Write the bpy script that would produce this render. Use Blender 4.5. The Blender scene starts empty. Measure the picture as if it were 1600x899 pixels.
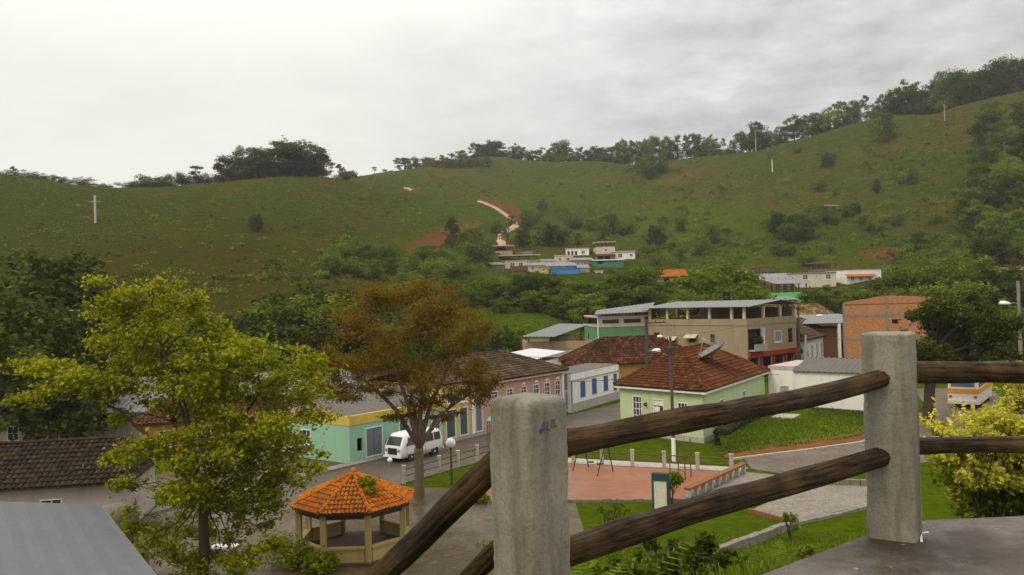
import bpy, bmesh, math, random
import numpy as np
from mathutils import Vector, Matrix, noise

random.seed(7)
rng = np.random.default_rng(7)
scene = bpy.context.scene
C = scene.collection
R = math.radians

# ------------------------------------------------------------------ camera
CAM_Z, FPX = 11.0, 1300.0
PITCH, ROLL = R(0.88), R(1.55)
fwd = Vector((0, math.cos(PITCH), math.sin(PITCH)))
r0, u0 = Vector((1, 0, 0)), Vector((0, -math.sin(PITCH), math.cos(PITCH)))
camX = r0 * math.cos(ROLL) - u0 * math.sin(ROLL)
camY = r0 * math.sin(ROLL) + u0 * math.cos(ROLL)
cam_data = bpy.data.cameras.new("camera")
cam = bpy.data.objects.new("camera", cam_data)
C.objects.link(cam)
cam.matrix_world = Matrix(((camX.x, camY.x, -fwd.x, 0), (camX.y, camY.y, -fwd.y, 0),
                           (camX.z, camY.z, -fwd.z, CAM_Z), (0, 0, 0, 1)))
cam_data.sensor_width = 36
cam_data.lens = 36 * FPX / 1600
cam_data.clip_start = 0.05
cam_data.clip_end = 6000
scene.camera = cam

# ------------------------------------------------------------------ sky and light
SUN_EL, SUN_AZ = R(48), R(-128)          # azimuth measured clockwise from +Y
world = bpy.data.worlds.new("World")
scene.world = world
world.use_nodes = True
wn, wl = world.node_tree.nodes, world.node_tree.links
wn.clear()


def wnode(t, **kw):
    n = wn.new(t)
    for k, v in kw.items():
        setattr(n, k, v)
    return n


wout, bg = wnode('ShaderNodeOutputWorld'), wnode('ShaderNodeBackground')
sky = wnode('ShaderNodeTexSky')
sky.sky_type = 'NISHITA'
sky.sun_disc = False
sky.sun_elevation = SUN_EL
sky.sun_rotation = SUN_AZ
sky.air_density, sky.dust_density = 1.5, 3.0
tc = wnode('ShaderNodeTexCoord')
sep = wnode('ShaderNodeSeparateXYZ')
wl.new(tc.outputs['Generated'], sep.inputs[0])


def wmath(op, a, b=None, clamp=False):
    n = wnode('ShaderNodeMath', operation=op, use_clamp=clamp)
    for i, s in enumerate((a, b)):
        if s is None:
            continue
        if isinstance(s, (int, float)):
            n.inputs[i].default_value = s
        else:
            wl.new(s, n.inputs[i])
    return n.outputs[0]


# cloud layer: the view direction pierces a flat cloud deck, noise lives on that deck
zc = wmath('ADD', wmath('MAXIMUM', sep.outputs[2], 0.0), 0.16)
comb = wnode('ShaderNodeCombineXYZ')
wl.new(wmath('DIVIDE', sep.outputs[0], zc), comb.inputs[0])
wl.new(wmath('DIVIDE', sep.outputs[1], zc), comb.inputs[1])


def wnoise(scale, detail, off=0.0, rough=0.55):
    n = wnode('ShaderNodeTexNoise')
    n.inputs['Scale'].default_value = scale
    n.inputs['Detail'].default_value = detail
    n.inputs['Roughness'].default_value = rough
    a = wnode('ShaderNodeVectorMath', operation='ADD')
    a.inputs[1].default_value = (off, off * 0.7, off * 1.3)
    wl.new(comb.outputs[0], a.inputs[0])
    wl.new(a.outputs[0], n.inputs['Vector'])
    return n.outputs['Fac']


def wramp(fac, stops):
    r = wnode('ShaderNodeValToRGB')
    wl.new(fac, r.inputs[0])
    el = r.color_ramp.elements
    for i, (p, c) in enumerate(stops):
        e = el[i] if i < 2 else el.new(p)
        e.position = p
        e.color = (c[0], c[1], c[2], 1)
    return r.outputs[0]


n_big, n_fine = wnoise(0.60, 6, 5.7), wnoise(1.9, 8, 2.4, 0.6)
n_mix = wmath('ADD', wmath('MULTIPLY', n_big, 0.60), wmath('MULTIPLY', n_fine, 0.40))
cloud = wramp(n_mix, [(0.39, (0.43, 0.425, 0.45)), (0.48, (0.69, 0.685, 0.695)), (0.56, (0.95, 0.93, 0.91))])
# thin bright cloud over the valley to the left, thicker grey cloud to the right
gl = wnode('ShaderNodeVectorMath', operation='DOT_PRODUCT')
gl.inputs[1].default_value = Vector((-0.42, 0.86, 0.20)).normalized()
wl.new(tc.outputs['Generated'], gl.inputs[0])
glow = wnode('ShaderNodeMapRange')
glow.interpolation_type = 'SMOOTHSTEP'
glow.inputs[1].default_value, glow.inputs[2].default_value = 0.76, 1.0
glow.inputs[3].default_value, glow.inputs[4].default_value = 0.0, 1.0
wl.new(gl.outputs['Value'], glow.inputs[0])
mixg = wnode('ShaderNodeMix', data_type='RGBA')
wl.new(wmath('MULTIPLY', glow.outputs[0], 0.85), mixg.inputs['Factor'])
wl.new(cloud, mixg.inputs['A'])
mixg.inputs['B'].default_value = (0.98, 0.95, 0.92, 1)
# overcast skies brighten from the horizon to the zenith
zen = wnode('ShaderNodeMapRange')
zen.inputs[1].default_value, zen.inputs[2].default_value = 0.25, 0.95
zen.inputs[3].default_value, zen.inputs[4].default_value = 1.0, 2.25
wl.new(sep.outputs[2], zen.inputs[0])
scl = wnode('ShaderNodeVectorMath', operation='SCALE')
wl.new(mixg.outputs['Result'], scl.inputs[0])
wl.new(zen.outputs[0], scl.inputs['Scale'])
nis = wnode('ShaderNodeVectorMath', operation='SCALE')
nis.inputs['Scale'].default_value = 0.12
wl.new(sky.outputs[0], nis.inputs[0])
fin = wnode('ShaderNodeMix', data_type='RGBA')
fin.inputs['Factor'].default_value = 0.96
wl.new(nis.outputs[0], fin.inputs['A'])
tint = wnode('ShaderNodeVectorMath', operation='MULTIPLY')
tint.inputs[1].default_value = (1.0, 0.985, 0.955)
wl.new(scl.outputs[0], tint.inputs[0])
wl.new(tint.outputs[0], fin.inputs['B'])
wl.new(fin.outputs['Result'], bg.inputs['Color'])
bg.inputs['Strength'].default_value = 1.0
wl.new(bg.outputs[0], wout.inputs[0])

sun_d = bpy.data.lights.new("sun", 'SUN')
sun_d.energy = 1.45
sun_d.angle = R(25)
sun_d.color = (1.0, 0.88, 0.70)
sun = bpy.data.objects.new("sun", sun_d)
C.objects.link(sun)
sdir = Vector((math.sin(SUN_AZ) * math.cos(SUN_EL), math.cos(SUN_AZ) * math.cos(SUN_EL), math.sin(SUN_EL)))
sun.rotation_euler = sdir.to_track_quat('Z', 'Y').to_euler()
sun.location = sdir * 60

vs = scene.view_settings
vs.view_transform = 'Standard'
vs.look = 'None'
vs.gamma = 1
vs.use_curve_mapping = False
vs.exposure = 0.0

# ------------------------------------------------------------------ places: photo direction -> point in the valley


def ray(px, py):
    return fwd + camX * ((px - 800) / FPX) + camY * ((449.5 - py) / FPX)


def P(px, py, Y):
    d = ray(px, py)
    d = d * (Y / d.y)
    return Vector((d.x, d.y, CAM_Z + d.z))


def G(px, py, z=0.0):
    d = ray(px, py)
    d = d * ((z - CAM_Z) / d.z)
    return Vector((d.x, d.y, z))


def hy(px):
    return 470 - 0.027 * (px - 800)


# terrain: profiles of ground height against distance, one per heading
def prof(px, near, far, back=60):
    l = list(near)
    for Y, py in far:
        l.append((Y, CAM_Z + (hy(px) - py) / 1300 * Y))
    Yr, zr = l[-1]
    l += [(Yr + back * 0.4, zr + 0.5), (Yr + back * 2, zr - 12), (Yr * 2.2, zr - 45), (5000, zr - 60)]
    return (px - 800) / 1300.0, l


NL = [(-30, 8.6), (2, 8.6), (4, 8.2), (10, 5.3), (18, 1.6), (27, 0)]
NC = [(-30, 8.6), (3, 8.7), (8, 7.0), (15, 4.2), (24, 1.2), (31, 0)]
NR = [(-30, 9.0), (4, 9.2), (5.5, 9.1), (8, 8.0), (12, 6.3), (20, 3.4), (30, 0.75), (37, 0)]
NX = [(-30, 9.0), (4, 9.2), (5.6, 9.1), (9, 7.9), (13, 6.3), (22, 3.4), (32, 0.9), (39, 0)]
PROF = [
    prof(-400, NL + [(70, 0)], [(110, 470), (160, 380), (230, 280), (290, 225)]),
    prof(0, NL + [(78, 0)], [(110, 490), (160, 410), (230, 315), (290, 266)]),
    prof(100, NL + [(82, 0)], [(115, 490), (170, 405), (240, 320), (300, 279)]),
    prof(210, NL + [(86, 0)], [(120, 485), (180, 395), (260, 318), (312, 295)]),
    prof(330, NL + [(90, 0)], [(130, 480), (190, 390), (265, 308), (318, 276)]),
    prof(440, NL + [(96, 0)], [(140, 470), (200, 385), (270, 305), (320, 270)]),
    prof(510, NL + [(104, 0)], [(150, 462), (210, 385), (280, 308), (325, 274), (450, 276), (560, 278)]),
    prof(580, NC + [(112, 0)], [(165, 452), (220, 400), (300, 325), (340, 300), (450, 284), (580, 274)]),
    prof(650, NC + [(114, 0)], [(128, 530), (150, 490), (175, 462), (230, 405), (310, 342), (380, 306), (500, 268), (590, 256)]),
    prof(750, NC + [(113, 0)], [(126, 528), (150, 490), (172, 470), (200, 438), (240, 405), (320, 352), (430, 302), (540, 263), (610, 240)]),
    prof(850, NC + [(114, 0)], [(127, 528), (150, 491), (172, 470), (212, 434), (250, 412), (320, 372), (430, 308), (540, 264), (610, 248)]),
    prof(960, NR + [(128, 0)], [(215, 436), (255, 408), (340, 352), (450, 290), (560, 246)]),
    prof(1100, NR + [(128, 0)], [(200, 441), (260, 398), (360, 322), (490, 242)]),
    prof(1170, NR + [(128, 0)], [(195, 443), (250, 402), (350, 316), (470, 236)]),
    prof(1250, NR + [(128, 0)], [(190, 445), (240, 402), (340, 312), (450, 209)]),
    prof(1400, NX + [(128, 0)], [(185, 446), (240, 388), (330, 276), (415, 171)]),
    prof(1530, NX + [(118, 0)], [(170, 449), (230, 378), (300, 264), (370, 147)]),
    prof(1660, NX + [(112, 0)], [(160, 449), (220, 366), (280, 240), (345, 118)]),
    prof(2000, NX + [(105, 0)], [(150, 440), (210, 330), (270, 190), (330, 60)]),
]
YS = np.concatenate([np.arange(-30, 0, 5), np.arange(0, 12, 0.75), np.arange(12, 60, 1.0), np.arange(60, 132, 2),
                     np.arange(132, 660, 4.0), np.array([680, 720, 800, 900])])
AS = np.concatenate([np.linspace(-1.6, -0.72, 12), np.linspace(-0.7, 0.7, 281), np.linspace(0.72, 1.6, 12)])
pa = np.array([p[0] for p in PROF])
PZ = np.array([np.interp(YS, [q[0] for q in p[1]], [q[1] for q in p[1]]) for p in PROF])   # cols x Y
HG = np.empty((len(AS), len(YS)))
for j in range(len(YS)):
    HG[:, j] = np.interp(AS, pa, PZ[:, j])


def blur(A, axis, n):
    k = np.hanning(2 * n + 3)[1:-1]
    k /= k.sum()
    pad = [(0, 0), (0, 0)]
    pad[axis] = (n, n)
    B = np.pad(A, pad, mode='edge')
    out = np.zeros_like(A)
    for i, w in enumerate(k):
        sl = [slice(None), slice(None)]
        sl[axis] = slice(i, i + A.shape[axis])
        out += w * B[tuple(sl)]
    return out


HB = blur(blur(HG, 0, 12), 1, 5)
wY = np.clip((YS - 130) / 30, 0, 1)[None, :]
HG = HG * (1 - wY) + HB * wY
# gullies and swells on the slopes
AA, YY = np.meshgrid(AS, YS, indexing='ij')
XX = AA * np.maximum(YY, 12)
for i in range(len(AS)):
    for j in range(len(YS)):
        y = YS[j]
        if 135 < y < 900:
            x = XX[i, j]
            w = min(1, (y - 135) / 60)
            HG[i, j] += w * (2.6 * noise.noise((x / 42, y / 55, 0.3)) + 1.0 * noise.noise((x / 15, y / 18, 4.3)))
        elif 5 < y < 34:
            x = XX[i, j]
            HG[i, j] += 0.22 * min(1, (y - 5) / 3, (34 - y) / 4) * noise.noise((x / 2.2, y / 2.6, 1.7))


def H(x, y):
    a = x / max(y, 12.0)
    fi = float(np.interp(a, AS, np.arange(len(AS))))
    fj = float(np.interp(y, YS, np.arange(len(YS))))
    i, j = min(int(fi), len(AS) - 2), min(int(fj), len(YS) - 2)
    s, t = fi - i, fj - j
    return float((HG[i, j] * (1 - s) + HG[i + 1, j] * s) * (1 - t) + (HG[i, j + 1] * (1 - s) + HG[i + 1, j + 1] * s) * t)


def hill(px, py, Y0=14, Y1=640):
    d = ray(px, py)
    Y = Y0
    while Y < Y1:
        z = CAM_Z + d.z / d.y * Y
        if z <= H(d.x / d.y * Y, Y):
            break
        Y *= 1.006
    x = d.x / d.y * Y
    return Vector((x, Y, H(x, Y)))


# ------------------------------------------------------------------ materials
MATS = {}


def newmat(name):
    m = bpy.data.materials.new(name)
    m.use_nodes = True
    nt = m.node_tree
    nt.nodes.clear()
    o = nt.nodes.new('ShaderNodeOutputMaterial')
    return m, nt, o


class NT:
    """a small wrapper to wire shader nodes"""
    def __init__(s, name):
        s.m, s.t, s.o = newmat(name)
        s.tc = s.t.nodes.new('ShaderNodeTexCoord')

    def n(s, typ, **kw):
        x = s.t.nodes.new(typ)
        for k, v in kw.items():
            setattr(x, k, v)
        return x

    def l(s, a, b):
        s.t.links.new(a, b)

    def set(s, sock, v):
        if hasattr(v, 'is_linked') or isinstance(v, bpy.types.NodeSocket):
            s.l(v, sock)
        elif isinstance(v, (tuple, list)) and len(v) == 3 and sock.type == 'RGBA':
            sock.default_value = (v[0], v[1], v[2], 1)
        else:
            sock.default_value = v

    def coords(s, kind='Object', scale=(1, 1, 1)):
        mp = s.n('ShaderNodeMapping')
        mp.inputs['Scale'].default_value = scale
        if kind == 'Position':
            g = s.n('ShaderNodeNewGeometry')
            s.l(g.outputs['Position'], mp.inputs[0])
        else:
            s.l(s.tc.outputs[kind], mp.inputs[0])
        return mp.outputs[0]

    def noise(s, scale, detail=4, co=None, rough=0.55):
        x = s.n('ShaderNodeTexNoise')
        x.inputs['Scale'].default_value = scale
        x.inputs['Detail'].default_value = detail
        x.inputs['Roughness'].default_value = rough
        if co is not None:
            s.l(co, x.inputs['Vector'])
        return x.outputs['Fac']

    def ramp(s, fac, stops):
        r = s.n('ShaderNodeValToRGB')
        s.l(fac, r.inputs[0])
        el = r.color_ramp.elements
        for i, (p, c) in enumerate(stops):
            e = el[i] if i < 2 else el.new(p)
            e.position = p
            e.color = (c[0], c[1], c[2], 1) if isinstance(c, tuple) else (c, c, c, 1)
        return r.outputs[0]

    def mix(s, fac, a, b, blend='MIX'):
        x = s.n('ShaderNodeMix', data_type='RGBA', blend_type=blend)
        s.set(x.inputs['Factor'], fac)
        s.set(x.inputs['A'], a)
        s.set(x.inputs['B'], b)
        return x.outputs['Result']

    def math(s, op, a, b=0.0, clamp=False):
        x = s.n('ShaderNodeMath', operation=op, use_clamp=clamp)
        s.set(x.inputs[0], a)
        s.set(x.inputs[1], b)
        return x.outputs[0]

    def bump(s, h, strength=0.3, dist=0.02):
        b = s.n('ShaderNodeBump')
        b.inputs['Strength'].default_value = strength
        b.inputs['Distance'].default_value = dist
        s.l(h, b.inputs['Height'])
        return b.outputs[0]

    def finish(s, color, rough=0.8, normal=None, spec=0.3, metal=0.0):
        p = s.n('ShaderNodeBsdfPrincipled')
        s.set(p.inputs['Base Color'], color)
        s.set(p.inputs['Roughness'], rough)
        p.inputs['Specular IOR Level'].default_value = spec
        p.inputs['Metallic'].default_value = metal
        if normal is not None:
            s.l(normal, p.inputs['Normal'])
        s.l(p.outputs[0], s.o.inputs[0])
        return s.m


def plaster(name, col, dirt=(0.13, 0.11, 0.08), amount=0.45, rough=0.85):
    """painted wall: patchy paint, rain streaks of mildew"""
    if name in MATS:
        return MATS[name]
    t = NT(name)
    co = t.coords('Object')
    streak = t.noise(1.0, 5, t.coords('Object', (2.2, 2.2, 0.22)), 0.6)
    patch = t.noise(0.9, 5, co)
    f = t.math('MULTIPLY', t.ramp(streak, [(0.46, 0.0), (0.68, 1.0)]), t.ramp(patch, [(0.35, 0.2), (0.7, 1.0)]))
    f = t.math('MULTIPLY', f, amount)
    tone = t.mix(patch, tuple(c * 0.9 for c in col), tuple(min(0.9, c * 1.06) for c in col))
    c = t.mix(f, tone, dirt)
    MATS[name] = t.finish(c, rough, t.bump(t.noise(14, 3, co), 0.25, 0.01), 0.1)
    return MATS[name]


def simple(name, col, rough=0.6, var=0.15, scale=3.0, metal=0.0, spec=0.35, bump=0.0):
    if name in MATS:
        return MATS[name]
    t = NT(name)
    co = t.coords('Object')
    f = t.noise(scale, 4, co)
    c = t.mix(f, tuple(x * (1 - var) for x in col), tuple(min(1, x * (1 + var)) for x in col))
    MATS[name] = t.finish(c, rough, t.bump(f, bump, 0.02) if bump else None, spec, metal)
    return MATS[name]


def island_mat(name, stops, rough=0.85, patch=None, pscale=0.5, spec=0.06):
    """pieces that differ one from the next (roof tiles)"""
    t = NT(name)
    g = t.n('ShaderNodeNewGeometry')
    co = t.coords('Object')
    c = t.ramp(g.outputs['Random Per Island'], stops)
    if patch:
        f = t.ramp(t.noise(pscale, 5, co, 0.65), [(0.42, 0.0), (0.66, 0.85)])
        c = t.mix(f, c, patch)
    MATS[name] = t.finish(c, rough, t.bump(t.noise(9, 3, co), 0.3, 0.02), spec)
    return MATS[name]


def leaf_mat(name, stops, trans=0.28, clump=(0.75, 1.25), cscale=0.35, rough=0.55):
    t = NT(name)
    g = t.n('ShaderNodeNewGeometry')
    oi = t.n('ShaderNodeObjectInfo')
    c = t.ramp(g.outputs['Random Per Island'], stops)
    f = t.noise(cscale, 3, t.coords('Object'))
    v = t.n('ShaderNodeMapRange')
    t.l(f, v.inputs[0])
    v.inputs[1].default_value, v.inputs[2].default_value = 0.3, 0.7
    v.inputs[3].default_value, v.inputs[4].default_value = clump
    o = t.n('ShaderNodeMapRange')
    t.l(oi.outputs['Random'], o.inputs[0])
    o.inputs[3].default_value, o.inputs[4].default_value = 0.72, 1.25
    hs = t.n('ShaderNodeHueSaturation')
    t.l(c, hs.inputs['Color'])
    t.l(t.math('MULTIPLY', v.outputs[0], o.outputs[0]), hs.inputs['Value'])
    hh = t.n('ShaderNodeMapRange')
    t.l(oi.outputs['Random'], hh.inputs[0])
    hh.inputs[3].default_value, hh.inputs[4].default_value = 0.515, 0.485
    t.l(hh.outputs[0], hs.inputs['Hue'])
    p = t.n('ShaderNodeBsdfPrincipled')
    t.l(hs.outputs[0], p.inputs['Base Color'])
    p.inputs['Roughness'].default_value = rough
    p.inputs['Specular IOR Level'].default_value = 0.06
    tr = t.n('ShaderNodeBsdfTranslucent')
    t.l(hs.outputs[0], tr.inputs['Color'])
    mx = t.n('ShaderNodeMixShader')
    mx.inputs[0].default_value = trans
    t.l(p.outputs[0], mx.inputs[1])
    t.l(tr.outputs[0], mx.inputs[2])
    t.l(mx.outputs[0], t.o.inputs[0])
    MATS[name] = t.m
    return t.m


def mat_concrete(name, base, stain, rough=0.8, wet=0.0):
    t = NT(name)
    co = t.coords('Object')
    big = t.noise(2.4, 6, co, 0.62)
    streak = t.noise(1.0, 6, t.coords('Object', (9, 9, 1.1)), 0.65)
    spk = t.noise(60, 3, co)
    c = t.mix(t.ramp(big, [(0.3, 0.0), (0.7, 1.0)]), tuple(x * 0.78 for x in base), tuple(x * 1.12 for x in base))
    c = t.mix(t.math('MULTIPLY', t.ramp(streak, [(0.47, 0.0), (0.72, 1.0)]), 0.75), c, stain)
    c = t.mix(t.ramp(spk, [(0.3, 0.45), (0.5, 0.0)]), c, tuple(x * 0.4 for x in base))
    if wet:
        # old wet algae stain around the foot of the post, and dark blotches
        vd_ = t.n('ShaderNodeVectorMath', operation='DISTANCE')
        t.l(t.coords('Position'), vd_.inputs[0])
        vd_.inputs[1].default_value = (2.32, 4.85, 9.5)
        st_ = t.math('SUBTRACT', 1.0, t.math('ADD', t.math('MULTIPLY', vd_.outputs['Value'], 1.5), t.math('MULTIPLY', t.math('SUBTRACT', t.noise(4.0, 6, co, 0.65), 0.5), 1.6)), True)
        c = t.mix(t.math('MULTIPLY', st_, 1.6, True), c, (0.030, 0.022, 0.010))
        c = t.mix(t.ramp(t.noise(1.1, 7, co, 0.7), [(0.5, 0.0), (0.6, 0.7)]), c, (0.070, 0.056, 0.038))
        c = t.mix(t.ramp(t.noise(7.0, 3, co), [(0.70, 0.0), (0.74, 0.8)]), c, (0.36, 0.31, 0.20))
    h = t.math('ADD', t.math('MULTIPLY', spk, 0.5), t.noise(18, 5, co))
    r = t.math('SUBTRACT', rough, t.math('MULTIPLY', t.ramp(big, [(0.45, 0.0), (0.62, 1.0)]), wet))
    MATS[name] = t.finish(c, r, t.bump(h, 0.55, 0.009), 0.5 if wet else 0.2)
    return MATS[name]


mat_concrete('post_concrete', (0.255, 0.24, 0.18), (0.075, 0.062, 0.030))
mat_concrete('slab_concrete', (0.125, 0.107, 0.082), (0.05, 0.039, 0.023), 0.68, 0.48)
mat_concrete('grey_concrete', (0.26, 0.24, 0.20), (0.11, 0.095, 0.07))
mat_concrete('pale_concrete', (0.48, 0.45, 0.38), (0.2, 0.17, 0.12))


def mat_log():
    t = NT('wet_log')
    co = t.coords('UV', (7, 1.0, 1))
    grain = t.noise(1.6, 8, t.coords('UV', (11, 2.6, 1)), 0.7)
    big = t.noise(2.2, 5, t.coords('Object'), 0.6)
    fine = t.noise(9, 6, t.coords('UV', (10, 4.0, 1)), 0.65)
    c = t.ramp(grain, [(0.36, (0.007, 0.003, 0.001)), (0.48, (0.048, 0.024, 0.007)), (0.66, (0.13, 0.072, 0.022))])
    c = t.mix(t.ramp(big, [(0.47, 0.0), (0.68, 0.8)]), c, (0.17, 0.10, 0.032))
    c = t.mix(t.ramp(t.noise(3.1, 5, t.coords('Object', (1.3, 1.3, 1.3))), [(0.52, 0.0), (0.66, 0.75)]), c, (0.02, 0.013, 0.006))
    h = t.math('ADD', t.math('MULTIPLY', fine, 0.6), grain)
    MATS['wet_log'] = t.finish(c, t.ramp(t.noise(5.0, 5, t.coords('Object')), [(0.42, 0.32), (0.6, 0.8)]), t.bump(h, 1.0, 0.035), 0.25)


mat_log()


def mat_terrain():
    t = NT('hill_pasture')
    dirt = t.n('ShaderNodeAttribute')
    dirt.attribute_name = 'dirt'
    lawn = t.n('ShaderNodeAttribute')
    lawn.attribute_name = 'lawn'
    lush = t.n('ShaderNodeAttribute')
    lush.attribute_name = 'lush'
    lens_brown = t.n('ShaderNodeAttribute')  # lens vignette over the left hill, painted into the ground as darker brown
    lens_brown.attribute_name = 'lens_brown'
    p1 = t.noise(0.018, 6, t.coords('Position', (1, 1, 2.0)), 0.6)
    p2 = t.noise(0.09, 7, t.coords('Position', (1, 1, 3.5)), 0.65)
    p3 = t.noise(0.5, 6, t.coords('Position', (1, 1, 2.5)), 0.7)
    c = t.ramp(p1, [(0.43, (0.058, 0.088, 0.004)), (0.5, (0.086, 0.098, 0.007)), (0.57, (0.122, 0.094, 0.015))])
    c = t.mix(t.ramp(p2, [(0.46, 0.0), (0.60, 0.85)]), c, (0.056, 0.090, 0.004))
    c = t.mix(t.ramp(p2, [(0.33, 0.7), (0.45, 0.0)]), c, (0.125, 0.090, 0.022))
    p5 = t.noise(0.22, 7, t.coords('Position', (1, 1, 3.0)), 0.7)
    c = t.mix(t.ramp(p5, [(0.50, 0.0), (0.62, 0.8)]), c, (0.042, 0.060, 0.003))
    c = t.mix(t.ramp(p5, [(0.36, 0.7), (0.46, 0.0)]), c, (0.135, 0.125, 0.022))
    c = t.mix(t.ramp(p3, [(0.46, 0.0), (0.64, 0.75)]), c, (0.038, 0.054, 0.004))
    c = t.mix(t.math('MULTIPLY', lush.outputs['Fac'], t.ramp(p2, [(0.35, 0.35), (0.6, 1.0)])), c, (0.085, 0.145, 0.006))
    c = t.mix(t.math('MULTIPLY', lens_brown.outputs['Fac'], t.ramp(p2, [(0.30, 1.0), (0.62, 0.45)])), c, t.mix(p3, (0.078, 0.055, 0.004), (0.055, 0.050, 0.004)))
    p4 = t.noise(1.6, 5, t.coords('Position', (1, 1, 2.0)), 0.75)
    c = t.mix(t.ramp(p4, [(0.47, 0.0), (0.60, 0.7)]), c, (0.026, 0.036, 0.003))
    c = t.mix(t.ramp(p4, [(0.33, 0.6), (0.45, 0.0)]), c, (0.125, 0.108, 0.028))
    dn = t.math('ADD', dirt.outputs['Fac'], t.math('MULTIPLY', t.math('SUBTRACT', p3, 0.5), 1.2))
    c = t.mix(t.math('MULTIPLY', t.ramp(dn, [(0.35, 0.0), (0.7, 1.0)]), 0.9), c, t.mix(p3, (0.20, 0.072, 0.026), (0.13, 0.055, 0.022)))
    g1 = t.noise(1.3, 6, t.coords('Position'), 0.7)
    lc = t.ramp(g1, [(0.3, (0.058, 0.100, 0.004)), (0.55, (0.105, 0.165, 0.005)), (0.75, (0.16, 0.185, 0.014))])
    c = t.mix(lawn.outputs['Fac'], c, lc)
    h = t.math('ADD', p3, t.noise(2.2, 6, t.coords('Position'), 0.7))
    MATS['hill_pasture'] = t.finish(c, 0.95, t.bump(h, 0.9, 1.0), 0.0)


mat_terrain()


def mat_ground(name, c1, c2, c3, scale, cobble=0.0, rough=0.8, wet=0.3):
    t = NT(name)
    co = t.coords('Position')
    big = t.noise(0.16 * scale, 6, co, 0.6)
    med = t.noise(0.9 * scale, 6, co, 0.65)
    c = t.ramp(big, [(0.35, c1), (0.65, c2)])
    c = t.mix(t.ramp(med, [(0.5, 0.0), (0.75, 0.7)]), c, c3)
    h = t.noise(5 * scale, 4, co)
    if cobble:
        v = t.n('ShaderNodeTexVoronoi', feature='DISTANCE_TO_EDGE')
        v.inputs['Scale'].default_value = cobble
        t.l(co, v.inputs['Vector'])
        j = t.ramp(v.outputs['Distance'], [(0.02, 1.0), (0.12, 0.0)])
        c = t.mix(t.math('MULTIPLY', j, 0.6), c, tuple(x * 0.35 for x in c1))
        v2 = t.n('ShaderNodeTexVoronoi')
        v2.inputs['Scale'].default_value = cobble
        t.l(co, v2.inputs['Vector'])
        sr = t.n('ShaderNodeSeparateColor')
        t.l(v2.outputs['Color'], sr.inputs[0])
        c = t.mix(t.math('MULTIPLY', sr.outputs[0], 0.45), c, tuple(x * 0.45 for x in c1))
    r = t.math('SUBTRACT', rough, t.math('MULTIPLY', t.ramp(big, [(0.42, 0.0), (0.58, 1.0)]), wet))
    MATS[name] = t.finish(c, r, t.bump(h, 0.4, 0.02), 0.02 if rough > 0.9 else 0.3)


mat_ground('street_cobble', (0.15, 0.118, 0.078), (0.19, 0.15, 0.10), (0.095, 0.072, 0.042), 1.0, 3.2, 0.75, 0.3)
mat_ground('wet_street', (0.105, 0.084, 0.058), (0.135, 0.108, 0.075), (0.07, 0.054, 0.036), 1.0, 4.0, 0.6, 0.25)
mat_ground('plaza_paving', (0.105, 0.074, 0.034), (0.13, 0.096, 0.048), (0.065, 0.046, 0.02), 1.0, 2.2, 0.65, 0.25)
mat_ground('stone_paving', (0.25, 0.215, 0.165), (0.30, 0.26, 0.20), (0.15, 0.12, 0.08), 1.0, 5.0, 0.75, 0.2)
mat_ground('red_floor', (0.27, 0.098, 0.036), (0.31, 0.135, 0.06), (0.19, 0.06, 0.02), 1.0, 0, 0.6, 0.2)
mat_ground('red_earth', (0.20, 0.085, 0.03), (0.15, 0.065, 0.025), (0.09, 0.07, 0.02), 3.0, 0, 0.95, 0.0)
mat_ground('dirt_track', (0.36, 0.245, 0.155), (0.46, 0.34, 0.23), (0.24, 0.125, 0.065), 0.6, 0, 0.95, 0.0)
mat_ground('lawn_grass', (0.090, 0.150, 0.004), (0.120, 0.175, 0.005), (0.065, 0.105, 0.003), 2.0, 0, 0.95, 0.0)

island_mat('tile_dark_red', [(0.0, (0.040, 0.016, 0.009)), (0.45, (0.085, 0.030, 0.014)), (0.8, (0.14, 0.05, 0.019)), (1.0, (0.20, 0.085, 0.03))],
           patch=(0.035, 0.020, 0.011), pscale=0.45)
island_mat('tile_rust', [(0.0, (0.055, 0.019, 0.009)), (0.45, (0.088, 0.030, 0.013)), (0.8, (0.125, 0.043, 0.016)), (1.0, (0.21, 0.09, 0.03))],
           patch=(0.125, 0.045, 0.014), pscale=0.35)
island_mat('tile_orange', [(0.0, (0.42, 0.115, 0.012)), (0.5, (0.50, 0.15, 0.016)), (1.0, (0.56, 0.19, 0.025))],
           patch=(0.25, 0.085, 0.018), pscale=1.4)
island_mat('tile_brown', [(0.0, (0.055, 0.038, 0.025)), (0.5, (0.095, 0.065, 0.04)), (1.0, (0.15, 0.10, 0.06))],
           patch=(0.04, 0.032, 0.022), pscale=0.5)
island_mat('tile_mossy', [(0.0, (0.025, 0.019, 0.012)), (0.5, (0.042, 0.030, 0.018)), (1.0, (0.065, 0.046, 0.026))], patch=(0.030, 0.028, 0.013), pscale=0.5)
island_mat('tile_mottled', [(0.0, (0.10, 0.06, 0.02)), (0.5, (0.24, 0.14, 0.045)), (1.0, (0.38, 0.25, 0.10))],
           patch=(0.085, 0.055, 0.02), pscale=0.7)


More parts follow.
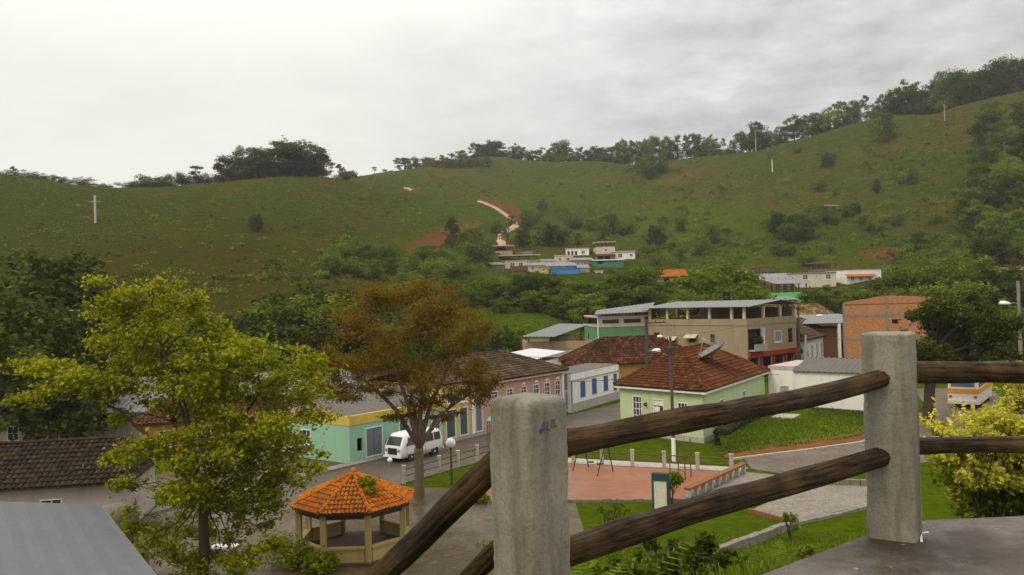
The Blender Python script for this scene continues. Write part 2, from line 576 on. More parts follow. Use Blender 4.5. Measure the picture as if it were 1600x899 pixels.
def sheet_mat(name, col, rust=0.25):
    t = NT(name)
    co = t.coords('Object')
    f = t.noise(0.7, 5, co)
    s = t.noise(2.2, 5, co, 0.65)
    c = t.mix(f, tuple(x * 0.82 for x in col), tuple(min(1, x * 1.12) for x in col))
    c = t.mix(t.math('MULTIPLY', t.ramp(s, [(0.55, 0.0), (0.75, 1.0)]), rust), c, (0.14, 0.10, 0.07))
    c = t.mix(t.math('MULTIPLY', t.ramp(t.noise(1.0, 6, t.coords('Object', (5, 5, 5)), 0.7), [(0.50, 0.0), (0.62, 1.0)]), 0.30), c, tuple(x * 0.55 for x in col))
    MATS[name] = t.finish(c, 0.55, None, 0.4, 0.0)


sheet_mat('grey_sheet', (0.20, 0.203, 0.205))
sheet_mat('light_sheet', (0.60, 0.60, 0.62), 0.1)
sheet_mat('near_sheet', (0.13, 0.137, 0.15), 0.10)
sheet_mat('teal_sheet', (0.17, 0.19, 0.185))
sheet_mat('fibre_cement', (0.115, 0.10, 0.08), 0.4)

plaster('white_wall', (0.85, 0.83, 0.78), amount=0.3)
plaster('bright_white', (0.84, 0.80, 0.74), amount=0.25)
plaster('pink_wall', (0.55, 0.30, 0.24))
plaster('pale_green_wall', (0.52, 0.62, 0.34), amount=0.25)
plaster('aqua_wall', (0.29, 0.52, 0.36), amount=0.3)
plaster('ochre_wall', (0.62, 0.42, 0.12), amount=0.3)
plaster('yellow_wall', (0.62, 0.44, 0.08))
plaster('orange_wall', (0.50, 0.25, 0.06))
plaster('beige_wall', (0.36, 0.28, 0.17), amount=0.5)
plaster('side_beige', (0.42, 0.30, 0.16), amount=0.3)
plaster('deep_green_wall', (0.13, 0.30, 0.13), amount=0.35)
plaster('cream_wall', (0.62, 0.55, 0.42))
plaster('tan_wall', (0.42, 0.30, 0.18))
plaster('brown_wall', (0.26, 0.11, 0.05))
plaster('teal_green_wall', (0.06, 0.24, 0.16))
plaster('mint_wall', (0.20, 0.62, 0.22), amount=0.15)
plaster('blue_wall', (0.05, 0.27, 0.62), amount=0.2)
plaster('plinth_grey', (0.44, 0.41, 0.38))
plaster('red_paint', (0.38, 0.045, 0.022), amount=0.2)
plaster('grime_wall', (0.20, 0.17, 0.12), amount=0.6)
plaster('pinkish_white', (0.50, 0.43, 0.38), amount=0.5)
simple('blue_shutter', (0.045, 0.12, 0.30), 0.55)
simple('white_trim', (0.78, 0.76, 0.72), 0.5)
simple('dark_void', (0.018, 0.016, 0.014), 0.9)
simple('glass_dark', (0.035, 0.04, 0.045), 0.08, spec=0.6)
simple('glass_blue', (0.10, 0.15, 0.24), 0.1, spec=0.6)
simple('wood_dark', (0.055, 0.038, 0.022), 0.7)
simple('wood_pole', (0.085, 0.07, 0.05), 0.85)
simple('teal_door', (0.055, 0.10, 0.11), 0.6)
simple('slate_door', (0.15, 0.18, 0.19), 0.6)
simple('iron', (0.035, 0.032, 0.03), 0.6)
simple('rusty_iron', (0.12, 0.055, 0.03), 0.75)
simple('galvanised', (0.36, 0.36, 0.34), 0.55)
simple('dish_mesh', (0.20, 0.185, 0.15), 0.7)
simple('lamp_white', (0.85, 0.85, 0.82), 0.3)
simple('van_white', (0.72, 0.71, 0.68), 0.3, 0.06, 1.2, spec=0.5)
simple('black_plastic', (0.025, 0.025, 0.025), 0.5)
simple('tyre_rubber', (0.018, 0.018, 0.018), 0.85)
simple('chrome', (0.6, 0.6, 0.58), 0.25, metal=0.8)
simple('tail_red', (0.5, 0.03, 0.02), 0.3)
simple('bus_orange', (0.72, 0.30, 0.015), 0.4)
simple('sign_green', (0.02, 0.06, 0.05), 0.6)
simple('sign_cream', (0.62, 0.58, 0.44), 0.7, 0.3, 5.0)
simple('faded_ink', (0.30, 0.22, 0.12), 0.8)
simple('ink_blue', (0.075, 0.08, 0.10), 0.8)
plaster('gazebo_cream', (0.44, 0.33, 0.13), amount=0.4)
simple('paint_white', (0.82, 0.81, 0.78), 0.6)
simple('teal_canvas', (0.06, 0.42, 0.33), 0.6)
simple('bark_pale', (0.17, 0.125, 0.075), 0.9, 0.5, 2.0, bump=0.6)
simple('bark_dark', (0.06, 0.042, 0.026), 0.9, 0.4, 2.0, bump=0.6)
simple('bark_white', (0.36, 0.32, 0.26), 0.9, 0.3, 1.0)
simple('blue_pot', (0.05, 0.12, 0.35), 0.5)

leaf_mat('leaf_dark', [(0.0, (0.025, 0.040, 0.004)), (0.6, (0.055, 0.080, 0.006)), (1.0, (0.11, 0.125, 0.014))], 0.35)
leaf_mat('leaf_mid', [(0.0, (0.062, 0.105, 0.005)), (0.6, (0.122, 0.180, 0.008)), (1.0, (0.20, 0.24, 0.018))], 0.45)
leaf_mat('leaf_bright', [(0.0, (0.085, 0.140, 0.006)), (0.6, (0.150, 0.220, 0.008)), (1.0, (0.225, 0.280, 0.020))], 0.42)
leaf_mat('leaf_lime', [(0.0, (0.13, 0.155, 0.005)), (0.5, (0.27, 0.30, 0.008)), (1.0, (0.42, 0.415, 0.02))], 0.5, (0.75, 1.2))
leaf_mat('leaf_yellow', [(0.0, (0.33, 0.33, 0.025)), (0.5, (0.58, 0.54, 0.055)), (1.0, (0.76, 0.70, 0.15))], 0.48)
leaf_mat('leaf_brown', [(0.0, (0.13, 0.058, 0.006)), (0.35, (0.18, 0.085, 0.007)), (0.5, (0.16, 0.110, 0.008)), (0.62, (0.105, 0.125, 0.006)), (1.0, (0.19, 0.165, 0.010))], 0.45, (0.75, 1.25), 0.3)
leaf_mat('leaf_grey', [(0.0, (0.065, 0.082, 0.026)), (0.6, (0.105, 0.125, 0.042)), (1.0, (0.15, 0.165, 0.065))], 0.35)
leaf_mat('grass_blade', [(0.0, (0.065, 0.115, 0.005)), (0.5, (0.12, 0.19, 0.008)), (1.0, (0.20, 0.235, 0.022))], 0.4)
leaf_mat('scrub_leaf', [(0.0, (0.075, 0.100, 0.007)), (0.5, (0.115, 0.125, 0.011)), (1.0, (0.155, 0.125, 0.024))], 0.45)

# ------------------------------------------------------------------ mesh helpers
ORG = {}


def V3(p):
    return Vector((p[0], p[1], p[2] if len(p) > 2 else 0))


class Frame:
    """a wall line seen from outside: u runs to the right, n points outward"""
    def __init__(s, p0, p1):
        s.p0, s.p1 = Vector((p0[0], p0[1])), Vector((p1[0], p1[1]))
        d = s.p1 - s.p0
        s.L = d.length
        s.u = d / s.L
        s.n = Vector((s.u.y, -s.u.x))

    def at(s, u, z, d=0.0):
        q = s.p0 + s.u * u + s.n * d
        return Vector((q.x, q.y, z))


class MB:
    def __init__(s):
        s.v, s.f, s.uv = [], [], {}

    def add(s, pts, faces):
        b = len(s.v)
        s.v += [Vector(p) for p in pts]
        s.f += [tuple(b + i for i in f) for f in faces]

    def poly(s, *pts):
        s.add(pts, [tuple(range(len(pts)))])

    def box8(s, p):
        s.add(p, [(3, 2, 1, 0), (4, 5, 6, 7), (0, 1, 5, 4), (1, 2, 6, 5), (2, 3, 7, 6), (3, 0, 4, 7)])

    def abox(s, x0, x1, y0, y1, z0, z1):
        s.box8([(x0, y0, z0), (x1, y0, z0), (x1, y1, z0), (x0, y1, z0), (x0, y0, z1), (x1, y0, z1), (x1, y1, z1), (x0, y1, z1)])

    def fbox(s, F, u0_, u1_, z0, z1, d0, d1):
        a = F.at
        s.box8([a(u0_, z0, d1), a(u1_, z0, d1), a(u1_, z0, d0), a(u0_, z0, d0),
                a(u0_, z1, d1), a(u1_, z1, d1), a(u1_, z1, d0), a(u0_, z1, d0)])

    def prism(s, pts2, z0, z1):
        n = len(pts2)
        s.add([(p[0], p[1], z0) for p in pts2] + [(p[0], p[1], z1) for p in pts2],
              [tuple(reversed(range(n))), tuple(range(n, 2 * n))] + [(i, (i + 1) % n, n + (i + 1) % n, n + i) for i in range(n)])

    def tube(s, pts, rad, n=8, cap=True):
        pts = [Vector(p) for p in pts]
        if not isinstance(rad, (list, tuple)):
            rad = [rad] * len(pts)
        b = len(s.v)
        prev = None
        for i, p in enumerate(pts):
            t = (pts[min(i + 1, len(pts) - 1)] - pts[max(i - 1, 0)]).normalized()
            if prev is None:
                x = t.orthogonal().normalized()
            else:
                x = (prev - t * prev.dot(t)).normalized()
            prev = x
            y = t.cross(x)
            for k in range(n):
                an = 2 * math.pi * k / n
                s.v.append(p + (x * math.cos(an) + y * math.sin(an)) * rad[i])
        for i in range(len(pts) - 1):
            for k in range(n):
                k2 = (k + 1) % n
                s.f.append((b + i * n + k, b + i * n + k2, b + (i + 1) * n + k2, b + (i + 1) * n + k))
        if cap:
            s.f.append(tuple(b + k for k in reversed(range(n))))
            e = b + (len(pts) - 1) * n
            s.f.append(tuple(e + k for k in range(n)))

    def ball(s, c, r, nu=14, nv=9, sx=1, sy=1, sz=1):
        b = len(s.v)
        c = Vector(c)
        for j in range(nv + 1):
            ph = math.pi * j / nv
            for i in range(nu):
                th = 2 * math.pi * i / nu
                s.v.append(c + Vector((r * sx * math.sin(ph) * math.cos(th), r * sy * math.sin(ph) * math.sin(th), r * sz * math.cos(ph))))
        for j in range(nv):
            for i in range(nu):
                i2 = (i + 1) % nu
                s.f.append((b + j * nu + i, b + (j + 1) * nu + i, b + (j + 1) * nu + i2, b + j * nu + i2))

    def loft(s, rings, cap=True):
        n = len(rings[0])
        b = len(s.v)
        for r in rings:
            s.v += [Vector(p) for p in r]
        for i in range(len(rings) - 1):
            for k in range(n):
                k2 = (k + 1) % n
                s.f.append((b + i * n + k, b + i * n + k2, b + (i + 1) * n + k2, b + (i + 1) * n + k))
        if cap:
            s.f.append(tuple(b + k for k in reversed(range(n))))
            s.f.append(tuple(b + (len(rings) - 1) * n + k for k in range(n)))

    def build(s, name, mat, parent=None, smooth=False, kind=None, loc=None):
        o = Vector(ORG.get(parent.name, (0, 0, 0))) if parent else Vector(loc) if loc is not None else Vector((0, 0, 0))
        me = bpy.data.meshes.new(name)
        me.from_pydata([tuple(p - o) for p in s.v], [], s.f)
        if mat is not None:
            me.materials.append(MATS[mat] if isinstance(mat, str) else mat)
        if smooth:
            me.polygons.foreach_set('use_smooth', [True] * len(me.polygons))
        me.update()
        ob = bpy.data.objects.new(name, me)
        C.objects.link(ob)
        if parent:
            ob.parent = parent
        else:
            ob.location = o
        ORG[ob.name] = tuple(o)
        if kind:
            ob['kind'] = kind
        return ob


def tag(o, label, cat, group=None):
    o['label'], o['category'] = label, cat
    if group:
        o['group'] = group
    return o


def thing(name, label, cat, loc, group=None):
    o = bpy.data.objects.new(name, None)
    o.empty_display_size = 0.3
    C.objects.link(o)
    o.location = loc
    ORG[o.name] = tuple(loc)
    return tag(o, label, cat, group)


def copy_tree(o, parent=None):
    c = o.copy()
    C.objects.link(c)
    c.parent = parent
    for ch in o.children:
        copy_tree(ch, c)
    return c


def structure(ob):
    ob['kind'] = 'structure'
    return ob


def np_quads(name, verts, mat, parent=None, kind=None, loc=(0, 0, 0)):
    """verts (N,4,3) -> a mesh of N separate quads"""
    o = np.array(ORG.get(parent.name, (0, 0, 0)) if parent else loc)
    v = (verts - o).reshape(-1, 3).astype(np.float32)
    n = len(v) // 4
    me = bpy.data.meshes.new(name)
    me.vertices.add(len(v))
    me.vertices.foreach_set('co', v.ravel())
    me.loops.add(len(v))
    me.loops.foreach_set('vertex_index', np.arange(len(v), dtype=np.int32))
    me.polygons.add(n)
    me.polygons.foreach_set('loop_start', np.arange(0, len(v), 4, dtype=np.int32))
    me.materials.append(MATS[mat])
    me.update(calc_edges=True)
    me.validate()
    ob = bpy.data.objects.new(name, me)
    C.objects.link(ob)
    if parent:
        ob.parent = parent
    else:
        ob.location = loc
    ORG[ob.name] = tuple(o)
    if kind:
        ob['kind'] = kind
    return ob


def leaf_quads(cen, size, up=0.35, long=1.5):
    n = len(cen)
    nrm = rng.normal(size=(n, 3))
    nrm[:, 2] = np.abs(nrm[:, 2]) + up
    nrm /= np.linalg.norm(nrm, axis=1)[:, None]
    t = rng.normal(size=(n, 3))
    t -= nrm * (t * nrm).sum(1)[:, None]
    t /= np.linalg.norm(t, axis=1)[:, None]
    b = np.cross(nrm, t)
    sz = (size * rng.uniform(0.6, 1.3, n))[:, None]
    L, W = t * sz * long * 0.5, b * sz * 0.5
    droop = nrm * sz * 0.18
    return np.stack([cen - L, cen + W + droop, cen + L, cen - W + droop], axis=1)


def clump_points(clumps, count, shell=0.55, soft=0.0):
    """points through ellipsoids, thicker towards their skins"""
    vol = np.array([c[1][0] * c[1][1] + c[1][1] * c[1][2] + c[1][0] * c[1][2] for c in clumps], float)
    cnt = np.maximum(8, (count * vol / vol.sum())).astype(int)
    out = []
    for (c, r), k in zip(clumps, cnt):
        d = rng.normal(size=(k, 3))
        d /= np.linalg.norm(d, axis=1)[:, None]
        rad = shell + (1 - shell) * rng.random(k) ** 0.7
        if soft:
            rad *= np.exp(soft * rng.normal(size=k))
        rad *= 1 + 0.22 * rng.normal(size=k) * (rng.random(k) < 0.35)
        out.append(np.array(c)[None, :] + d * rad[:, None] * np.array(r)[None, :])
    return np.concatenate(out)


def limb(mb, p0, p1, r0_, r1_, n=6, seg=5, wob=0.12):
    p0, p1 = Vector(p0), Vector(p1)
    L = (p1 - p0).length
    pts, rad = [], []
    for i in range(seg + 1):
        t = i / seg
        j = Vector((random.uniform(-1, 1), random.uniform(-1, 1), random.uniform(-0.5, 0.5))) * L * wob * (math.sin(math.pi * t))
        up = Vector((0, 0, 1)) * L * 0.10 * math.sin(math.pi * t)
        pts.append(p0.lerp(p1, t) + j * 0.5 + up)
        rad.append(r0_ + (r1_ - r0_) * t)
    mb.tube(pts, rad, n)


# ---- openings and walls
def wall_face(mb, F, z0, z1, ops, depth=0.14):
    us = sorted({0.0, F.L} | {round(x, 4) for o in ops for x in (o[0] - o[2] / 2, o[0] + o[2] / 2)})
    zs = sorted({z0, z1} | {round(x, 4) for o in ops for x in (o[1], o[1] + o[3])})
    us = [u for u in us if -1e-6 <= u <= F.L + 1e-6]
    zs = [z for z in zs if z0 - 1e-6 <= z <= z1 + 1e-6]
    for i in range(len(us) - 1):
        for j in range(len(zs) - 1):
            cu, cz = (us[i] + us[i + 1]) / 2, (zs[j] + zs[j + 1]) / 2
            if any(abs(cu - o[0]) < o[2] / 2 and o[1] < cz < o[1] + o[3] for o in ops):
                continue
            mb.poly(F.at(us[i], zs[j]), F.at(us[i + 1], zs[j]), F.at(us[i + 1], zs[j + 1]), F.at(us[i], zs[j + 1]))
    for o in ops:
        a, b, c, d = o[0] - o[2] / 2, o[0] + o[2] / 2, o[1], o[1] + o[3]
        for (q, r) in (((a, c), (b, c)), ((b, c), (b, d)), ((b, d), (a, d)), ((a, d), (a, c))):
            mb.poly(F.at(q[0], q[1]), F.at(r[0], r[1]), F.at(r[0], r[1], -depth), F.at(q[0], q[1], -depth))


def fill_opening(root, F, o, trim='white_trim', glass='glass_dark'):
    opt = o[-1] if isinstance(o[-1], dict) else {}
    trim, glass = opt.get('trim', trim), opt.get('glass', glass)
    o = [x for x in o if not isinstance(x, dict)]
    u, z, w, h, kind = o[:5]
    a, b = u - w / 2 + 0.002, u + w / 2 - 0.002
    z0, z1 = z + 0.002, z + h - 0.002
    if kind == 'void':
        m = MB()
        m.fbox(F, a, b, z0, z1, -0.55, -0.5)
        return m.build('opening', 'dark_void', root)
    m = MB()
    t = min(0.07, w * 0.09)
    for (p, q, r, s) in ((a, a + t, z0, z1), (b - t, b, z0, z1), (a + t, b - t, z0, z0 + t), (a + t, b - t, z1 - t, z1)):
        m.fbox(F, p, q, r, s, -0.12, 0.03)
    if kind == 'win':
        nx, nz = o[5] if len(o) > 5 else (2, 2)
        for i in range(1, nx):
            x = a + (b - a) * i / nx
            m.fbox(F, x - 0.025, x + 0.025, z0 + t, z1 - t, -0.10, -0.02)
        for j in range(1, nz):
            y = z0 + (z1 - z0) * j / nz
            m.fbox(F, a + t, b - t, y - 0.022, y + 0.022, -0.098, -0.022)
        m.fbox(F, a - 0.08, b + 0.08, z0 - 0.09, z0 - 0.004, -0.02, 0.09)
        fr = m.build('window', trim, root)
        g = MB()
        g.fbox(F, a + t * 0.6, b - t * 0.6, z0 + t * 0.6, z1 - t * 0.6, -0.085, -0.07)
        g.build('pane', glass, fr)
        return fr
    mat = {'door': o[5] if len(o) > 5 else 'slate_door', 'shutter': o[5] if len(o) > 5 else 'blue_shutter'}[kind]
    fr = m.build('window' if kind == 'shutter' else 'door_frame', trim, root)
    mid = (a + b) / 2
    for (p, q) in ((a + t, mid - 0.008), (mid + 0.008, b - t)):
        l = MB()
        dp = 0.07 if kind == 'shutter' else 0.0
        l.fbox(F, p, q, z0 + t, z1 - t, -0.10 + dp, -0.05 + dp)
        k = max(2, int((z1 - z0) / 0.55))
        for i in range(k):
            c0 = z0 + t + 0.06 + (z1 - z0 - 2 * t) * i / k
            c1 = z0 + t - 0.06 + (z1 - z0 - 2 * t) * (i + 1) / k
            l.fbox(F, p + 0.05, q - 0.05, c0, c1, -0.05 + dp, -0.03 + dp)
        l.build('shutter_leaf' if kind == 'shutter' else 'door_leaf', mat, fr)
    return fr


def house(name, label, cat, quad, z0, z1, wallmat, ops=None, trim='white_trim', glass='glass_dark', group=None, wall_name='wall'):
    """quad = front-left, front-right, rear-right, rear-left as (x, y); ops[side] = openings"""
    ops = ops or {}
    q = [Vector((p[0], p[1])) for p in quad]
    c = sum(q, Vector((0, 0))) / 4
    root = thing(name, label, cat, (c.x, c.y, z0), group)
    mb = MB()
    Fs = [Frame(q[i], q[(i + 1) % 4]) for i in range(4)]
    for i, F in enumerate(Fs):
        wall_face(mb, F, z0, z1, ops.get(i, []))
    mb.build(wall_name, wallmat, root)
    for i, F in enumerate(Fs):
        for o in ops.get(i, []):
            fill_opening(root, F, o, trim, glass)
    return root, Fs, q


def tile_plane(mb, poly, w=0.24, course=0.40, lift=0.06):
    """barrel tiles laid over a planar face; the first edge of poly is the eave"""
    p = [Vector(x) for x in poly]
    e = (p[1] - p[0]).normalized()
    nrm = (p[1] - p[0]).cross(p[2] - p[0]).normalized()
    if nrm.z < 0:
        nrm = -nrm
    up = nrm.cross(e).normalized()
    if up.z < 0:
        up = -up
    loc = [((x - p[0]).dot(e), (x - p[0]).dot(up)) for x in p]
    smin, smax = min(a for a, b in loc), max(a for a, b in loc)
    k = int((smax - smin) / w)
    for i in range(k):
        s = smin + (i + 0.5) * (smax - smin) / k
        ts = []
        for j in range(len(loc)):
            (a0, b0), (a1, b1) = loc[j], loc[(j + 1) % len(loc)]
            if (a0 - s) * (a1 - s) < 0:
                ts.append(b0 + (b1 - b0) * (s - a0) / (a1 - a0))
        if len(ts) < 2:
            continue
        t0, t1 = min(ts), max(ts)
        t = t0 - 0.05
        while t < t1 - 0.05:
            te = min(t + course * 1.06, t1 + 0.04)
            h0, h1 = lift + random.uniform(0.015, 0.05), lift * 0.5
            ds = random.uniform(-0.015, 0.015)
            pts = []
            for (tt, hh) in ((t, h0), (te, h1)):
                for (x, y) in ((-0.5, -0.035), (-0.28, 0.03), (0.0, 0.05), (0.28, 0.03), (0.5, -0.035)):
                    pts.append(p[0] + e * (s + ds + x * w * 0.98) + up * tt + nrm * (hh + y))
            mb.add(pts, [(0, 1, 6, 5), (1, 2, 7, 6), (2, 3, 8, 7), (3, 4, 9, 8)])
            t += course


def hip_roof(root, quad, z_e, z_r, axis='u', inset=(0.3, 0.3), over=0.45, tile='tile_rust', w=0.24, course=0.42, deck='wood_dark', fascia=None, wallmat=None):
    q = [Vector((p[0], p[1])) for p in quad]
    c = sum(q, Vector((0, 0))) / 4
    e = []
    for i in range(4):
        d0 = (q[i] - q[i - 1]).normalized()
        d1 = (q[i] - q[(i + 1) % 4]).normalized()
        p = q[i] + (d0 + d1) * over
        e.append(Vector((p.x, p.y, z_e)))
    FL, FR, RR, RL = e
    if axis == 'u':
        A, B = (FL + RL) / 2, (FR + RR) / 2
    else:
        A, B = (FL + FR) / 2, (RL + RR) / 2
    up = Vector((0, 0, z_r - z_e))
    r1, r2 = A.lerp(B, inset[0]) + up, B.lerp(A, inset[1]) + up
    if axis == 'u':
        faces = [(FL, FR, r2, r1), (FR, RR, r2), (RR, RL, r1, r2), (RL, FL, r1)]
    else:
        faces = [(FL, FR, r1), (FR, RR, r2, r1), (RR, RL, r2), (RL, FL, r1, r2)]
    dk = MB()
    ti = MB()
    for f in faces:
        if abs((f[1] - f[0]).cross(f[2] - f[0]).z) < 1e-3:
            continue
        dk.poly(*f)
        tile_plane(ti, f, w, course)
    dk.poly(*[p - Vector((0, 0, 0.09)) for p in (RL, RR, FR, FL)])
    for i in range(4):
        a, b = e[i], e[(i + 1) % 4]
        dz = Vector((0, 0, 0.09))
        dk.poly(a - dz, b - dz, b, a)
    roof = dk.build('roof', deck, root)
    ti.build('roof_tiles', tile, roof, kind='stuff')
    cp = MB()
    lines = [(r1, r2)] + ([(FL, r1), (RL, r1), (FR, r2), (RR, r2)] if axis == 'u' else [(FL, r1), (FR, r1), (RL, r2), (RR, r2)])
    for a, b in lines:
        L = (b - a).length
        if L < 0.3:
            continue
        k = max(1, int(L / 0.45))
        for i in range(k):
            s0, s1 = a.lerp(b, i / k), a.lerp(b, min(1, (i + 1.08) / k))
            lift = Vector((0, 0, 0.07))
            cp.tube([s0 + lift * 1.3, s1 + lift], [0.13, 0.115], 6, True)
    cp.build('ridge_cap', tile, roof)
    if fascia:
        fb = MB()
        for i in range(4):
            F = Frame(e[i].xy, e[(i + 1) % 4].xy)
            fb.fbox(F, 0.02, F.L - 0.02, z_e - 0.24, z_e - 0.093, -0.30, -0.02)
        fb.build('cornice', fascia, root)
    return roof, (r1, r2), e


def sheet_roof(root, quad3, mat='grey_sheet', pitch=0.35, amp=0.035, name='roof', thick=0.05):
    """corrugated sheet; p0->p1 is one eave, p3->p2 the other; ribs run between them"""
    p0, p1, p2, p3 = [Vector(p) for p in quad3]
    n = max(2, int(((p1 - p0).length + (p2 - p3).length) / 2 / pitch)) * 4
    nrm = (p1 - p0).cross(p3 - p0).normalized()
    if nrm.z < 0:
        nrm = -nrm
    mb = MB()
    top = []
    for i in range(n + 1):
        t = i / n
        h = nrm * amp * math.sin(2 * math.pi * i / 4)
        top.append((p0.lerp(p1, t) + h, p3.lerp(p2, t) + h))
    pts = [q for pr in top for q in pr]
    low = [q - nrm * thick for q in pts]
    N = len(pts)
    fs = []
    for i in range(n):
        a = 2 * i
        fs += [(a, a + 2, a + 3, a + 1), (N + a + 1, N + a + 3, N + a + 2, N + a),
               (N + a, N + a + 2, a + 2, a), (a + 1, a + 3, N + a + 3, N + a + 1)]
    fs += [(1, N + 1, N, 0), (2 * n, N + 2 * n, N + 2 * n + 1, 2 * n + 1)]
    mb.add(pts + low, fs)
    return mb.build(name, mat, root)


def flat_top(root, q, z, mat='grey_concrete', over=0.1, t=0.15, name='roof'):
    c = sum(q, Vector((0, 0))) / len(q)
    pts = [p + (p - c).normalized() * over for p in q]
    m = MB()
    m.prism([(p.x, p.y) for p in pts], z, z + t)
    return m.build(name, mat, root)

# ================================================================== GROUND
nA, nY = len(AS), len(YS)
gv = [(XX[i, j], YS[j], HG[i, j]) for i in range(nA) for j in range(nY)]
gf = [(i * nY + j, (i + 1) * nY + j, (i + 1) * nY + j + 1, i * nY + j + 1) for i in range(nA - 1) for j in range(nY - 1)]
gm = bpy.data.meshes.new('hillside_terrain')
gm.from_pydata(gv, [], gf)
gm.materials.append(MATS['hill_pasture'])
gm.polygons.foreach_set('use_smooth', [True] * len(gf))
ground = bpy.data.objects.new('hillside_terrain', gm)
C.objects.link(ground)
structure(ground)
BARE = [(690, 372, 75, 17, -0.35, 1.0), (800, 335, 22, 16, 0.75, 1.0), (770, 318, 30, 7, 0.3, 1.0), (640, 297, 22, 5, 0, 0.8), (690, 276, 60, 5, -0.12, 0.5),
        (795, 388, 22, 16, 0, 0.8), (1380, 397, 36, 13, 0, 1.0), (1560, 375, 50, 22, 0.2, 0.8), (1500, 330, 22, 10, 0, 0.4),
        (1070, 275, 60, 9, -0.35, 0.55), (1205, 325, 12, 10, 0, 0.6), (980, 238, 40, 4, 0, 0.3), (655, 395, 40, 10, -0.2, 0.6), (1330, 250, 70, 12, -0.3, 0.35)]
GREEN = [(700, 400, 170, 28, 0, 0.8), (840, 505, 140, 22, 0, 1.0), (1080, 350, 160, 40, 0.0, 0.8), (560, 420, 130, 30, 0, 0.5), (760, 330, 120, 40, 0, 0.4), (1250, 400, 260, 40, 0, 0.5), (960, 320, 150, 40, 0, 0.35)]
vx = np.array(gv)
dv = vx - np.array([0, 0, CAM_Z])
fw, rx, ry = (np.array(v) for v in (fwd, camX, camY))
dep = np.maximum(dv @ fw, 1e-3)
ppx, ppy = 800 + 1300 * (dv @ rx) / dep, 449.5 - 1300 * (dv @ ry) / dep


def mask(els):
    m = np.zeros(len(vx))
    for (cx, cy, a, b, rot, w) in els:
        dx, dy = ppx - cx, ppy - cy
        u = dx * math.cos(rot) + dy * math.sin(rot)
        v = -dx * math.sin(rot) + dy * math.cos(rot)
        m = np.maximum(m, w * np.clip(1.35 - np.sqrt((u / a) ** 2 + (v / b) ** 2), 0, 1))
    return np.where(vx[:, 1] > 105, m, 0)


for nm, val in (('dirt', mask(BARE)), ('lush', mask(GREEN)), ('lens_brown', mask([(300, 420, 330, 80, 0.0, 1.0), (150, 330, 260, 60, 0, 0.5), (560, 470, 120, 40, 0, 0.6)])), ('lawn', np.clip((118 - vx[:, 1]) / 25, 0, 1))):  # left-hill ellipses: where the lens darkening is put into the ground colour
    at = gm.attributes.new(nm, 'FLOAT', 'POINT')
    at.data.foreach_set('value', val.astype(np.float32))


def Hv(x, y):
    a = x / np.maximum(y, 12.0)
    fi = np.clip(np.interp(a, AS, np.arange(nA)), 0, nA - 1.001)
    fj = np.clip(np.interp(y, YS, np.arange(nY)), 0, nY - 1.001)
    i, j = fi.astype(int), fj.astype(int)
    s, t = fi - i, fj - j
    return (HG[i, j] * (1 - s) + HG[i + 1, j] * s) * (1 - t) + (HG[i, j + 1] * (1 - s) + HG[i + 1, j + 1] * s) * t


def flat(name, pts, z, mat, t=0.0, sub=0):
    m = MB()
    if t:
        m.prism(pts, z - t, z)
    else:
        m.poly(*[(p[0], p[1], z) for p in pts])
    return structure(m.build(name, mat))


SD = Vector((0.588, 0.809))            # direction of the main street
SN = Vector((0.809, -0.588))           # across it, towards the square
S0 = Vector((-11.5, 57.6))             # corner of the aqua shop


def street(t, d=0.0):
    return S0 + SD * t + SN * d


flat('street', [street(-40, 0.9), street(-40, 7.6), street(8.5, 7.6), street(14, 8.4), street(24, 9.0), street(40, 8.0), street(40, 0.9)], 0.03, 'wet_street')
flat('yard', [street(-12, 0), street(-0.3, 0), street(4, -8.6), street(8, -8.6), street(8, -14), street(-12, -8)], 0.025, 'plaza_paving')
kb = MB()
for (a, b) in ((-40, -6), (-6, 26.4)):
    q = [street(a, 0), street(b, 0), street(b, 0.9), street(a, 0.9)]
    kb.prism([(p.x, p.y) for p in q], -0.05, 0.15)
structure(kb.build('pavement', 'grey_concrete'))
flat('square_paving', [(-16, 30.5), (3.1, 31.5), (3.1, 44.8), (-3.0, 45.9), (-3.0, 49), (-7.3, 50.2), (-20, 38)], 0.02, 'plaza_paving')
flat('playground_floor', [(-3.0, 46.0), (3.1, 45.4), (9.0, 44.9), (13.7, 51.3), (4.0, 55.3), (0.5, 57.0), (-2.4, 53)], 0.05, 'red_floor')
flat('fence_path', [(0.6, 57.1), (4.0, 55.45), (13.75, 51.5), (14.6, 52.6), (4.6, 57.0), (1.5, 58.8)], 0.045, 'pale_concrete')
flat('footpath', [(9.3, 44.7), (14.15, 51.5), (17.1, 49.3), (12.1, 43.0)], 0.035, 'stone_paving')
flat('cobbled_street', [(14.7, 52.3), (15.2, 55.9), (20.5, 58.4), (26.0, 61.0), (31, 66.5), (38, 77), (44, 92), (52, 92), (45, 74), (37, 60.5), (27.5, 53.5), (17.3, 49.4)], 0.028, 'street_cobble')
flat('lower_terrace', [(11.7, 42.1), (13.1, 39.8), (17.8, 42.6), (20.6, 47.3), (16.6, 47.6)], 0.10, 'stone_paving', 0.12)
flat('lookout_slab', [(-0.55, 3.0), (2.28, 5.25), (2.55, 5.42), (4.2, 5.52), (7.0, 5.6), (7.0, -4), (-4, -4), (-1.9, 2.2)], 9.5, 'slab_concrete', 0.22)

# red brick edging and low stone walls around the terrace
ed = MB()
F = Frame((11.7, 42.1), (13.1, 39.8))
for i in range(12):
    ed.fbox(F, i * F.L / 12 + 0.01, (i + 1) * F.L / 12 - 0.01, 0.0, 0.2 + 0.01 * (i % 2), 0.01, 0.16)
tag(ed.build('brick_edging', 'brown_wall', loc=(12.4, 41, 0)), 'short run of red brick edging on the left side of the pale terrace', 'edging')


